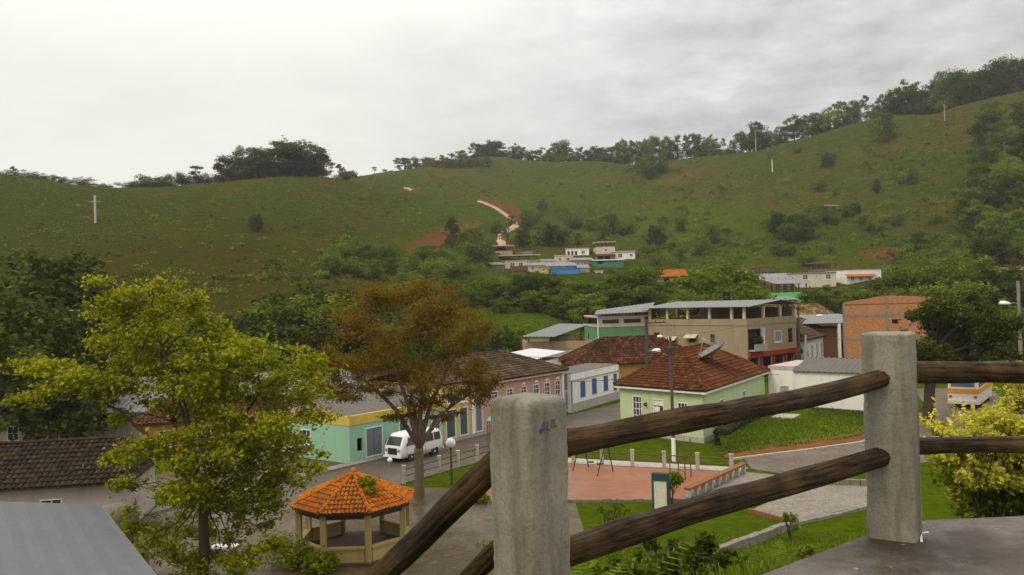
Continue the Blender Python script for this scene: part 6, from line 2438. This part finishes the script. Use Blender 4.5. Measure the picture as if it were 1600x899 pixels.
# trees standing alone on the slopes
plant_px('round', 'dark', 705, 368, 342, 'round dark tree alone on the bare red slope', 'tree', None, 1.15)
plant_px('round', 'dark', 402, 363, 335, 'single dark tree alone on the left hillside', 'tree', None, 1.2)
plant_px('round', 'mid', 1385, 222, 176, 'leafy tree with visible trunk high on the right-hand slope', 'tree', None, 1.0)
plant_px('tall', 'mid', 1476, 190, 148, 'pale-trunked tree just below the ridge at right', 'tree', None, 0.9)
plant_px('round', 'dark', 1293, 264, 241, 'small dark tree in the middle of the right-hand slope', 'tree', None, 1.1)
plant_px('round', 'dark', 1371, 303, 280, 'narrow dark tree on the right-hand slope above the shack', 'tree', None, 0.8)
plant_px('round', 'mid', 1425, 290, 262, 'rounded green tree right of the narrow dark tree on the slope', 'tree', None, 1.0)
plant_px('bush', 'mid', 1246, 240, 227, 'low shrub high on the right-hand slope under the ridge row', 'shrub', None, 1.1)
plant_px('bush', 'mid', 1280, 301, 280, 'low green shrub on the right-hand slope left of the narrow dark tree', 'shrub', None, 1.0)
plant_px('tall', 'mid', 1181, 238, 190, 'tall thin tree standing out at the low end of the dark ridge row', 'tree', None, 0.9)
for px, b, t in ((1004, 274, 244), (1020, 276, 242), (1036, 272, 248), (1015, 282, 258)):
    plant_px('round', 'mid', px, b, t, 'tree of the small clump in the fold of the far slope', 'tree', 'trees of the small clump in the far fold', 1.2)
for px, b, t, ls in ((1215, 372, 332, 'dark'), (1240, 378, 334, 'mid'), (1262, 374, 332, 'mid'), (1228, 384, 350, 'mid')):
    plant_px('round', ls, px, b, t, 'tree of the wide dark clump below the shack', 'tree', 'trees of the clump below the shack', 1.15)
for px, b, t in ((1290, 345, 322), (1322, 340, 316), (1338, 338, 318)):
    plant_px('round', 'mid', px, b, t, 'shrubby tree beside the hill shack', 'tree', 'shrubby trees beside the hill shack', 1.1)
for i in range(44):
    b = 200 + random.random() * 225
    px = 1530 + random.random() * 95 - max(0, b - 300) * 0.25
    hgt = random.uniform(38, 66)
    k, ls = random.choice([('round', 'mid'), ('round', 'mid'), ('airy', 'bright'), ('tall', 'grey'), ('round', 'dark'), ('round', 'bright')])
    plant_px(k, ls, px, b, b - hgt, 'tree in the dense wood climbing the right edge', 'tree', 'trees of the wood at the right edge', 1.1)
for i in range(46):
    px = 820 + random.random() * 740
    b = 330 + (random.random() ** 0.6) * 88 if px < 1150 else 350 + random.random() * 72
    if (1270 < px < 1420 or 745 < px < 1005) and b > 372:
        b = 372 - random.random() * 30
    hgt = random.uniform(14, 30) * (0.7 + 0.5 * (b - 320) / 90)
    k, ls = random.choice([('bush', 'mid'), ('round', 'mid'), ('round', 'bright'), ('bush', 'bright'), ('round', 'mid')])
    plant_px(k, ls, px, b, b - hgt, 'bushy tree scattered on the lower slope above the village', 'tree', 'bushy trees on the lower slope', 1.15)
for px, b, t, ls in ((801, 352, 336, 'mid'), (790, 368, 352, 'mid'), (742, 388, 352, 'mid'), (725, 396, 362, 'mid'), (774, 366, 344, 'mid'), (708, 404, 368, 'dark'), (730, 414, 376, 'mid'), (820, 388, 356, 'dark'), (842, 384, 352, 'mid'), (862, 386, 350, 'dark'), (958, 366, 335, 'dark'), (944, 372, 345, 'mid'), (1025, 390, 355, 'dark'), (880, 384, 358, 'mid'), (905, 384, 362, 'mid')):
    plant_px('round', ls, px, b, t, 'bushy tree beside the dirt road above the far village', 'tree', 'bushy trees beside the dirt road', 1.05)
for i in range(24):
    px = 515 + i * 10.5 + random.uniform(-6, 6)
    b = 408 + random.random() * 34
    k, ls = random.choice([('bush', 'bright'), ('round', 'mid'), ('round', 'bright'), ('bush', 'mid')])
    plant_px(k, ls, px, b, b - random.uniform(24, 44), 'bright green bush at the foot of the left hill', 'shrub', 'bright bushes at the foot of the left hill', 1.15)
# belt of trees behind the town
BELT = [(735, 158, 440, 'bright'), (760, 162, 432, 'mid'), (785, 160, 440, 'mid'), (812, 164, 430, 'mid'), (838, 160, 424, 'dark'), (862, 166, 436, 'dark'), (885, 162, 428, 'dark'), (908, 160, 438, 'mid'), (930, 165, 442, 'dark'),
        (952, 160, 430, 'mid'), (972, 164, 420, 'bright'), (994, 158, 412, 'mid'), (1014, 162, 436, 'mid'), (1040, 156, 452, 'dark'), (1000, 150, 442, 'mid'), (960, 150, 448, 'dark'), (880, 150, 452, 'mid'), (830, 152, 450, 'mid'), (780, 150, 462, 'bright'), (920, 148, 458, 'mid'), (700, 160, 436, 'bright'), (672, 160, 430, 'bright'), (640, 165, 424, 'mid'), (1050, 148, 462, 'mid')]
for px, Y, t, ls in BELT:
    ls = {'dark': 'mid', 'mid': random.choice(['mid', 'bright']), 'bright': 'bright'}[ls]
    plant_Y('round', ls, px, Y, t, 'leafy tree in the thick belt between the town and the far village', 'tree', 'trees of the belt behind the town', random.uniform(1.3, 1.7))
for px, Y, t, ls in ((1092, 140, 424, 'bright'), (1122, 138, 412, 'bright'), (1154, 140, 424, 'bright'), (1105, 134, 440, 'mid'), (1145, 134, 440, 'bright')):
    plant_Y('round', ls, px, Y, t, 'crown of the big bright green clump behind the beige building', 'tree', 'trees of the bright clump behind the beige building', 1.25)
for px, Y, t, ls in ((1268, 158, 452, 'bright'), (1288, 160, 446, 'bright'), (1308, 162, 450, 'mid'), (1330, 158, 454, 'mid'), (1352, 156, 456, 'mid'), (1316, 154, 466, 'mid'), (1338, 152, 466, 'bright'), (1385, 140, 430, 'dark'), (1410, 144, 420, 'mid'), (1440, 140, 412, 'mid'), (1400, 130, 446, 'mid'), (1430, 128, 440, 'mid'),
                     (1462, 138, 408, 'mid'), (1485, 142, 398, 'mid'), (1510, 140, 404, 'bright'), (1535, 138, 412, 'mid'), (1560, 132, 420, 'dark'), (1585, 128, 432, 'dark'), (1478, 126, 432, 'mid'), (1520, 122, 440, 'mid'), (1555, 112, 452, 'dark'), (1600, 112, 446, 'dark'), (1580, 104, 470, 'mid')):
    plant_Y('round', ls, px, Y, t, 'leafy tree among the houses on the right-hand lower slope', 'tree', 'trees among the houses at right', 1.15)
plant_Y('round', 'dark', 1226, 118, 474, 'small dark palm-like tree behind the end of the beige building roof', 'tree', None, 0.7)
plant_Y('round', 'bright', 770, 113, 503, 'round bright green tree beside the terrace canopy, left one of a pair', 'tree', None, 1.25)
plant_Y('round', 'bright', 800, 115, 508, 'round bright green tree touching the terrace canopy, right one of a pair', 'tree', None, 1.2)
for px, Y, t, ls in ((20, 76, 420, 'dark'), (80, 82, 398, 'dark'), (122, 80, 418, 'dark'), (50, 64, 470, 'dark'), (100, 70, 478, 'dark'), (-30, 72, 440, 'dark')):
    plant_Y('round', ls, px, Y, t, 'very dark leafy tree in the mass at the far left edge', 'tree', 'very dark trees at the far left', 1.2)
for px, Y, t, ls in ((450, 98, 452, 'mid'), (490, 100, 446, 'dark'), (525, 102, 458, 'dark'), (430, 92, 486, 'dark'), (470, 90, 500, 'dark'), (380, 92, 492, 'dark'), (340, 88, 500, 'dark'), (410, 88, 520, 'mid'), (300, 86, 508, 'mid'), (510, 92, 540, 'mid'), (545, 100, 520, 'mid'), (590, 106, 500, 'mid'), (630, 110, 500, 'mid'), (670, 112, 505, 'bright'), (710, 114, 500, 'bright'), (250, 84, 500, 'mid'), (200, 84, 520, 'dark')):
    plant_Y('round', ls, px, Y, t, 'leafy tree behind the houses at the left side of town', 'tree', 'trees behind the left side of town', 1.25)
# unused prototypes are removed
for lst in PROTO.values():
    for o, h_, used in lst:
        if not used:
            for ch in list(o.children):
                bpy.data.objects.remove(ch)
            bpy.data.objects.remove(o)

# ---- big individual trees
def clump_tree(name, label, base, clumps, Y, trunk_r, leaf, bark, n, size, fork, spread=1.0, group=None, twigs=0, shell=0.35, lk=7, lf_=(0.22, 0.5)):
    base = Vector(base)
    root = thing(name, label, 'tree', tuple(base), group)
    cl = []
    for c in clumps:
        px, py, rxp, ryp = c[:4]
        y = Y + (c[4] if len(c) > 4 else random.uniform(-1, 1) * rxp * Y / 1300 * spread)
        p = P(px, py, y)
        k = y / 1300
        cl.append(((p.x, p.y, p.z), (rxp * k, rxp * k, ryp * k)))
    mb = MB()
    fk = [Vector(f) for f in fork]
    tp_, tr_ = [], []
    for i in range(19):
        t_ = i / 18
        w_ = Vector((noise.noise((t_ * 3, trunk_r, 1)), noise.noise((t_ * 3, trunk_r, 5)), 0)) * trunk_r * 0.5
        tp_.append((base + Vector((0, 0, -0.4))).lerp(fk[0], t_) + w_ * math.sin(math.pi * t_))
        tr_.append(trunk_r * (0.8 + 0.25 * (1 - t_) + 0.75 * max(0, 1 - t_ * 5) ** 2 + 0.12 * noise.noise((t_ * 9, 2, 3))))
    mb.tube(tp_, tr_, 14)
    for v_ in mb.v:
        v_ += Vector((noise.noise(v_ * 2.2), noise.noise(v_ * 2.2 + Vector((5, 5, 5))), 0)) * trunk_r * 0.16
    for f in fk[1:]:
        limb(mb, fk[0], f, trunk_r * 0.46, trunk_r * 0.20, 8, 5, 0.06)
    for c, r in cl:
        c = Vector(c)
        s = min(fk, key=lambda q: (q - c).length + (2.5 if q.z > c.z else 0))
        limb(mb, s, c, trunk_r * 0.18, trunk_r * 0.05, 6, 5)
        for _ in range(3 + twigs):
            d = Vector(rng.normal(size=3)).normalized()
            e = c + Vector((d.x * r[0], d.y * r[1], abs(d.z) * r[2])) * random.uniform(0.6, 1.0)
            limb(mb, s.lerp(c, random.uniform(0.55, 0.95)), e, trunk_r * 0.06, trunk_r * 0.022, 4, 3)
    mb.build('trunk', bark, root, smooth=True)
    np_quads('crown', leaf_quads(clump_points(loosen(cl, lk, 1.0, lf_), n, shell, 0.28), size), leaf, root)
    return root


Yt = 30.0
LIME = [(220, 560, 60, 24), (340, 540, 50, 22), (390, 590, 60, 26), (330, 620, 50, 24), (455, 640, 50, 26), (380, 680, 55, 26), (310, 735, 50, 30), (395, 745, 50, 30), (460, 700, 40, 22), (100, 585, 60, 18), (160, 595, 50, 20), (270, 560, 50, 20), (220, 470, 50, 22), (330, 800, 50, 30), (410, 795, 40, 26), (450, 600, 55, 22), (260, 640, 40, 20), (160, 437, 30, 13), (240, 452, 45, 22), (300, 478, 38, 22), (185, 492, 52, 22), (270, 512, 60, 26), (195, 535, 48, 20), (320, 505, 28, 14),
        (400, 556, 78, 20), (330, 578, 52, 20), (470, 580, 50, 22), (290, 604, 60, 20), (425, 612, 60, 24), (360, 640, 58, 22), (478, 625, 38, 22), (430, 665, 70, 24), (300, 655, 42, 18),
        (70, 572, 42, 14), (125, 600, 70, 20), (40, 622, 42, 12), (185, 612, 50, 18), (250, 695, 60, 18), (330, 702, 60, 25), (420, 708, 64, 26), (490, 730, 38, 20),
        (290, 765, 58, 26), (360, 765, 60, 30), (430, 765, 48, 26), (300, 835, 52, 30), (370, 822, 42, 26), (250, 850, 36, 24), (350, 875, 30, 20), (200, 760, 30, 14)]
LIME = [(x, y, a, b * 1.2) for x, y, a, b in LIME] + [(310, 885, 60, 30), (240, 880, 45, 26), (380, 880, 45, 26), (210, 820, 40, 26), (430, 850, 36, 24), (200, 700, 44, 24), (190, 655, 40, 20)]
fb = P(318, 899, Yt)
fb.z = H(fb.x, fb.y)
clump_tree('lime_tree', 'big loose yellow-green tree spreading across the left foreground', fb, LIME, Yt, 0.20, 'leaf_lime', 'bark_dark', 48000, 0.11,
           [P(318, 780, Yt), P(270, 660, Yt + 0.5), P(380, 690, Yt - 0.6), P(250, 560, Yt), P(410, 610, Yt + 0.6), P(150, 625, Yt + 0.5), P(240, 500, Yt)], 1.6, None, 3, 0.0, 8, (0.25, 0.6))
Yb = 45.5
BROWN = [(650, 448, 58, 24), (600, 472, 72, 32), (702, 482, 62, 36), (560, 512, 56, 32), (652, 522, 84, 42), (732, 532, 52, 36), (532, 572, 56, 32), (602, 577, 72, 36), (690, 580, 70, 36), (752, 590, 40, 30), (562, 612, 58, 20), (640, 622, 46, 20), (720, 622, 46, 18), (765, 606, 24, 16), (512, 600, 34, 22), (480, 622, 24, 16), (620, 650, 34, 10), (700, 650, 34, 10)]
bb_ = G(656, 786)
clump_tree('brown_tree', 'large brownish tree with fine sparse leaves and a pale forked trunk by the street', bb_, BROWN, Yb, 0.31, 'leaf_brown', 'bark_pale', 60000, 0.08,
           [P(655, 700, Yb), P(642, 620, Yb), P(700, 640, Yb + 0.4), P(610, 560, Yb - 0.5), P(660, 540, Yb), P(710, 560, Yb + 0.5), P(560, 590, Yb)], 1.3, None, 6, 0.0, 11, (0.25, 0.55))
Ym = 68.0
MANGO = [(1450, 500, 38, 26), (1490, 478, 44, 22), (1530, 490, 40, 26), (1560, 515, 32, 26), (1440, 535, 36, 28), (1480, 525, 50, 36), (1525, 535, 50, 36), (1565, 550, 30, 26), (1450, 565, 36, 24), (1500, 572, 52, 28), (1550, 580, 38, 22), (1470, 492, 30, 18)]
mg = P(1448, 600, 68.0)
clump_tree('dark_spreading_tree', 'big dark spreading tree behind the upper log rail at right', (mg.x, 68, 0), MANGO, Ym, 0.45, 'leaf_dark', 'bark_dark', 42000, 0.18, [P(1455, 572, Ym), P(1462, 530, Ym), P(1530, 540, Ym), P(1500, 505, Ym)])

# yellow bush by the slab
Yy = 8.6
by = P(1560, 800, Yy)
by.z = H(by.x, by.y)
yb = thing('yellow_bush', 'bright yellow variegated bush behind the log rails at the right edge', 'bush', tuple(by))
YEL = [(1552, 668, 40, 26), (1598, 630, 34, 30), (1502, 690, 36, 24), (1565, 690, 66, 44), (1620, 680, 60, 60), (1510, 715, 44, 36), (1560, 745, 60, 40), (1615, 760, 50, 44), (1530, 770, 34, 24), (1474, 676, 22, 14), (1660, 650, 50, 60), (1608, 606, 18, 16), (1670, 760, 50, 60)]
cl = []
for px, py, a, b in YEL:
    y = Yy + random.uniform(-0.35, 0.6)
    p = P(px, py, y)
    cl.append(((p.x, p.y, p.z), (a * y / 1300, a * y / 1300, b * y / 1300)))
m = MB()
for c, r in cl:
    limb(m, by + Vector((random.uniform(-.1, .1), random.uniform(-.1, .1), 0)), c, 0.022, 0.007, 5, 5)
    for _ in range(8):
        d = Vector(rng.normal(size=3)).normalized()
        limb(m, Vector(c) * 0.6 + by * 0.4, Vector(c) + Vector((d.x * r[0], d.y * r[1], abs(d.z) * r[2] * 1.1)), 0.008, 0.003, 4, 3)
m.build('branches', 'bark_dark', yb)
cen = clump_points(loosen(cl, 10, 1.15, (0.2, 0.55)), 46000, 0.0)
np_quads('foliage', leaf_quads(cen, 0.030, 0.5, 2.1), 'leaf_yellow', yb)
sp = []
for c, r in cl:
    for _ in range(10):
        d = Vector(rng.normal(size=3)).normalized()
        a_ = Vector(c) + Vector((d.x * r[0], d.y * r[1], abs(d.z) * r[2])) * 0.7
        b_ = a_ + Vector((d.x, d.y, abs(d.z) + 0.5)).normalized() * random.uniform(0.15, 0.32)
        for i in range(14):
            q_ = a_.lerp(b_, i / 13)
            sp.append((q_.x + rng.normal() * 0.012, q_.y + rng.normal() * 0.012, q_.z + rng.normal() * 0.012))
np_quads('leafy_sprays', leaf_quads(np.array(sp), 0.028, 0.6, 2.0), 'leaf_yellow', yb)
cl2 = [((c[0] + 0.05, c[1] + 0.25, c[2] - 0.22), r) for c, r in cl[5:9]]
np_quads('lower_foliage', leaf_quads(clump_points(cl2, 1500, 0.2), 0.045, 0.3, 1.7), 'leaf_mid', yb)


# undergrowth: leafy thickets nobody could count, on the lower slopes and along the stream
ZONES = [(1250, 285, 300, 80, 330, 0.45), (980, 320, 160, 60, 200, 0.45), (300, 380, 300, 70, 200, 0.5), (1430, 230, 90, 60, 90, 0.45), (640, 310, 120, 40, 90, 0.45), (1290, 405, 270, 34, 170), (1560, 330, 50, 110, 90), (1470, 420, 120, 28, 80), (1090, 385, 110, 28, 80), (650, 415, 140, 22, 110), (880, 375, 90, 14, 40), (840, 455, 110, 18, 50), (1060, 345, 60, 12, 20), (1300, 335, 70, 10, 18), (1010, 262, 36, 14, 16), (480, 430, 90, 20, 40), (760, 380, 40, 24, 24), (900, 330, 60, 10, 10), (1180, 300, 160, 20, 14), (1430, 300, 90, 60, 22), (330, 440, 120, 20, 30)]
uc, us = [], []
for (cx, cy, a, b, n_, *fz) in ZONES:
    for _ in range(n_):
        th, q = rng.uniform(0, 6.283), rng.random() ** 0.5
        px, py = cx + a * q * math.cos(th), cy + b * q * math.sin(th)
        if 745 < px < 1000 and 380 < py < 440 or 1190 < px < 1385 and 408 < py < 475:
            continue
        p = hill(px, py, 100)
        s = rng.uniform(0.6, 2.2) * p.y / 200 * (fz[0] if fz else 1.0)
        if p.y < 120:
            continue
        uc.append(((p.x, p.y, p.z + s * 0.35), (s * 1.5, s * 1.5, s * 0.8)))
for nm, lf, part_ in (('undergrowth', 'leaf_mid', uc[0::3]), ('undergrowth', 'leaf_bright', uc[1::3]), ('undergrowth', 'leaf_dark', uc[2::3])):
    np_quads(nm, leaf_quads(clump_points(loosen(part_, 3), 36000, 0.2), 0.30), lf, None, 'stuff')


# ---- small plants on the bank below the lookout
def fronds(name, label, base, n, length, width, leaf, tilt=(0.5, 1.1), lean=(0, 0)):
    base = Vector(base)
    root = thing(name, label, 'plant', tuple(base))
    for k in range(n):
        an = 2 * math.pi * k / n + random.uniform(-0.3, 0.3)
        L = length * random.uniform(0.75, 1.15)
        d = Vector((math.cos(an) + lean[0], math.sin(an) + lean[1], 0))
        t0 = random.uniform(*tilt)
        stem = []
        for i in range(9):
            s = i / 8
            out = L * s * math.sin(0.25 + t0 * s * 1.0)
            up = L * s * math.cos(0.15 + t0 * s * 1.25)
            stem.append(base + d * out + Vector((0, 0, up)))
        q = []
        for i in range(len(stem) - 1):
            for sub in range(3):
                p = stem[i].lerp(stem[i + 1], sub / 3)
                t = (stem[i + 1] - stem[i]).normalized()
                side = t.cross(Vector((0, 0, 1))).normalized()
                s = (i + sub / 3) / 8
                wl_ = width * math.sin(math.pi * min(0.98, 0.12 + 0.86 * s))
                for sg_ in (-1, 1):
                    tip = p + side * sg_ * wl_ + t * wl_ * 0.7 - Vector((0, 0, wl_ * 0.35))
                    q.append([p - t * 0.012, p + t * 0.02, tip, tip - t * 0.012])
        np_quads('frond', np.array([[tuple(v) for v in a] for a in q]), leaf, root)
        m = MB()
        m.tube(stem, [0.012 - 0.001 * i for i in range(9)], 4)
        m.build('stem', 'bark_dark', root)
    return root


def spot(px, Y):
    p = P(px, 800, Y)
    return Vector((p.x, p.y, H(p.x, p.y)))


fronds('palm_plant', 'yellow-green fronded plant just right of the left concrete post', spot(925, 9.5), 11, 1.55, 0.30, 'leaf_bright', (0.35, 0.95), (0.25, 0))
fronds('palm_plant', 'low fronded plant below the lower log rail by the left post', spot(925, 6.6), 9, 0.85, 0.20, 'leaf_bright', (0.5, 1.2))
fronds('spiky_plant', 'spiky leaved plant at the left foot of the left concrete post', spot(748, 8.2), 15, 1.35, 0.08, 'leaf_lime', (0.1, 0.7))
fronds('palm_plant', 'small banana-like plant at the corner of the pale terrace', spot(1205, 30.0), 8, 1.7, 0.35, 'leaf_bright', (0.3, 0.9))


def sapling(label, px, Y, hgt, n, leaf, size, wide=0.5, cat='shrub', name='sapling'):
    b = spot(px, Y)
    root = thing(name, label, cat, tuple(b))
    m = MB()
    cl = []
    for k in range(7):
        an = k * 2.4
        c = b + Vector((math.cos(an) * hgt * wide * random.uniform(0.3, 1), math.sin(an) * hgt * wide * random.uniform(0.3, 1), hgt * random.uniform(0.45, 1.0)))
        limb(m, b, c, hgt * 0.016, hgt * 0.006, 5, 5)
        for _ in range(3):
            e = b.lerp(c, random.uniform(0.5, 0.9))
            limb(m, e, e + Vector((random.uniform(-1, 1), random.uniform(-1, 1), random.uniform(0.2, 1))) * hgt * 0.22, hgt * 0.006, hgt * 0.003, 4, 3)
        s = hgt * random.uniform(0.10, 0.2)
        cl.append((tuple(c), (s, s, s)))
    m.build('stems', 'bark_dark', root)
    np_quads('foliage', leaf_quads(clump_points(cl, n, 0.1), size, 0.3, 1.8), leaf, root)
    return root


sapling('thin sparse sapling in front of the red playground floor', 958, 37.0, 2.0, 90, 'leaf_mid', 0.13, 0.4)
sapling('rounded shrub right behind the green notice board', 1050, 43.5, 1.7, 900, 'leaf_bright', 0.10, 0.28)
sapling('dark upright shrub near the corner of the pale terrace', 1270, 26.0, 1.2, 400, 'leaf_mid', 0.11, 0.35)
sapling('slim leafy shoot beside the brick edging of the terrace', 1232, 37.0, 1.3, 200, 'leaf_bright', 0.12, 0.3)
for (px, Y, h_, ls) in ((905, 12, 0.9, 'leaf_mid'), (965, 13, 1.0, 'leaf_bright'), (1010, 12, 1.0, 'leaf_mid'), (1045, 14, 1.3, 'leaf_dark'), (1085, 15, 1.3, 'leaf_mid'), (1075, 11, 1.0, 'leaf_dark'), (1110, 13, 0.8, 'leaf_mid'), (1030, 18, 1.2, 'leaf_mid'), (940, 17, 0.9, 'leaf_mid'), (1060, 19, 1.2, 'leaf_bright'), (1130, 9.5, 0.5, 'leaf_mid'), (985, 9.5, 0.7, 'leaf_dark'), (1200, 18, 0.9, 'leaf_bright'), (1160, 14, 0.6, 'leaf_mid')):
    s_ = sapling('weedy green shrub on the bank below the lower log rail', px, Y, h_, 420, ls, 0.075, 0.6, 'shrub', 'shrub')
    s_['group'] = 'weedy shrubs on the bank below the rail'
for (px, py, Y, r_) in ((455, 885, 33.5, 1.1), (500, 893, 33.8, 0.8), (750, 785, 47.5, 0.5)):
    p = G(px, py)
    b = thing('shrub', {455: 'bright bush at the left foot of the gazebo', 500: 'low bush in front of the gazebo base', 750: 'small orange-green bush just left of the left post by the playground'}[px], 'shrub', (p.x, p.y, 0))
    np_quads('foliage', leaf_quads(clump_points([((p.x, p.y, r_ * 0.45), (r_, r_, r_ * 0.6)), ((p.x + r_ * .5, p.y, r_ * 0.3), (r_ * .6, r_ * .6, r_ * 0.4))], 900, 0.3), 0.12), 'leaf_lime', b)
    m = MB()
    for k in range(6):
        limb(m, (p.x, p.y, 0), (p.x + random.uniform(-r_, r_) * .7, p.y + random.uniform(-r_, r_) * .7, r_ * 0.7), 0.03, 0.01, 5, 3)
    m.build('stems', 'bark_dark', b)
vp = G(565, 772, 2.6)
vine = thing('roof_weed', 'leafy green weed growing on the orange gazebo roof', 'plant', (GC.x + 0.75, GC.y - 0.8, 3.05))
np_quads('foliage', leaf_quads(clump_points([((GC.x + 0.75, GC.y - 0.8, 3.22), (0.5, 0.4, 0.22)), ((GC.x + 1.0, GC.y - 1.3, 2.95), (0.4, 0.3, 0.15))], 260, 0.2), 0.13), 'leaf_lime', vine)

# ---- grass: real blades near the lookout and on the lawns, low scrub on the hills
def blades(name, x, y, z, hmin, hmax, mat, wid=0.02):
    n = len(x)
    an = rng.uniform(0, 6.283, n)
    h_ = rng.uniform(hmin, hmax, n)
    w_ = wid * rng.uniform(0.6, 1.4, n)
    dx, dy = np.cos(an), np.sin(an)
    lx, ly = rng.normal(size=n) * h_ * 0.35, rng.normal(size=n) * h_ * 0.35
    p0 = np.stack([x - dx * w_, y - dy * w_, z], 1)
    p1 = np.stack([x + dx * w_, y + dy * w_, z], 1)
    p2 = np.stack([x + dx * w_ * 0.35 + lx, y + dy * w_ * 0.35 + ly, z + h_], 1)
    p3 = np.stack([x - dx * w_ * 0.35 + lx, y - dy * w_ * 0.35 + ly, z + h_], 1)
    return np_quads(name, np.stack([p0, p1, p2, p3], 1), mat, None, 'stuff')


def keep(x, y):
    cn = np.array([noise.noise((a * 0.5, b * 0.5, 5.0)) for a, b in zip(x, y)])
    return rng.random(len(x)) < 0.55 + 0.9 * cn


def on_slab(x, y):
    return (y < 5.62) & (y < 3.43 + 0.772 * x + 0.03) | ((y < 5.6) & (x > 2.3))


N = 120000
yy = 4.2 + (rng.random(N) ** 1.8) * 34
xx = yy * rng.uniform(-0.05, 0.66, N)
k = keep(xx, yy) & ~on_slab(xx, yy)
k &= ~((xx > 11.4) & (yy > 39.3))
xx, yy = xx[k], yy[k]
blades('grass', xx, yy, Hv(xx, yy) - 0.02, 0.04, 0.20, 'grass_blade', 0.008 + 0.0005 * yy)
N = 26000
t_, i_ = rng.random(N), rng.uniform(0, len(near) - 1.001, N)
ii = i_.astype(int)
fr = i_ - ii
na, fa = np.array(near), np.array(far)
A_ = na[ii] * (1 - fr)[:, None] + na[ii + 1] * fr[:, None]
B_ = fa[ii] * (1 - fr)[:, None] + fa[ii + 1] * fr[:, None]
pp = A_ + (B_ - A_) * t_[:, None]
lz = np.array([q[2] for q in lv]).reshape(len(near), K + 1)
zz0 = np.array([np.interp(t, np.linspace(0, 1, K + 1), lz[i] * (1 - f) + lz[i + 1] * f) for t, i, f in zip(t_, ii, fr)])
blades('lawn_grass_blades', pp[:, 0], pp[:, 1], zz0 - 0.01, 0.06, 0.16, 'grass_blade', 0.035)

N = 60000
aa = rng.uniform(-0.72, 0.72, N)
yy = 130 + rng.random(N) ** 1.1 * 500
xx = aa * yy
nz = np.array([noise.noise((a * 0.022, b * 0.022, 2.0)) + 0.6 * noise.noise((a * 0.08, b * 0.08, 8.0)) for a, b in zip(xx, yy)])
k = rng.random(N) < 0.36 + 0.9 * nz
xx, yy = xx[k], yy[k]
sz = rng.uniform(0.2, 0.55, len(xx)) * (0.8 + yy / 600)
cen = np.stack([xx, yy, Hv(xx, yy) + sz * 0.15], 1)
np_quads('hill_scrub', np.concatenate([leaf_quads(cen + rng.normal(size=cen.shape) * np.array([0.3, 0.3, 0.05]), 0.9 * sz, 0.5, 1.4) for _ in range(2)]), 'scrub_leaf', None, 'stuff')

# ================================================================== HAZE
hz_lo = float(HG.min()) - 1.0
hz_hi = max(float(HG.max()) + 30.0, 150.0)
m = MB()
m.abox(-1500, 1500, -38, 930, hz_lo, hz_hi)
haze = m.build('haze', None)
haze['kind'] = 'stuff'
hm, ht, ho = newmat('haze_air')
pv = ht.nodes.new('ShaderNodeVolumePrincipled')
pv.inputs['Color'].default_value = (0.94, 0.95, 0.96, 1)
pv.inputs['Density'].default_value = 0.00018
pv.inputs['Anisotropy'].default_value = 0.2
ht.links.new(pv.outputs[0], ho.inputs['Volume'])
haze.data.materials.append(hm)
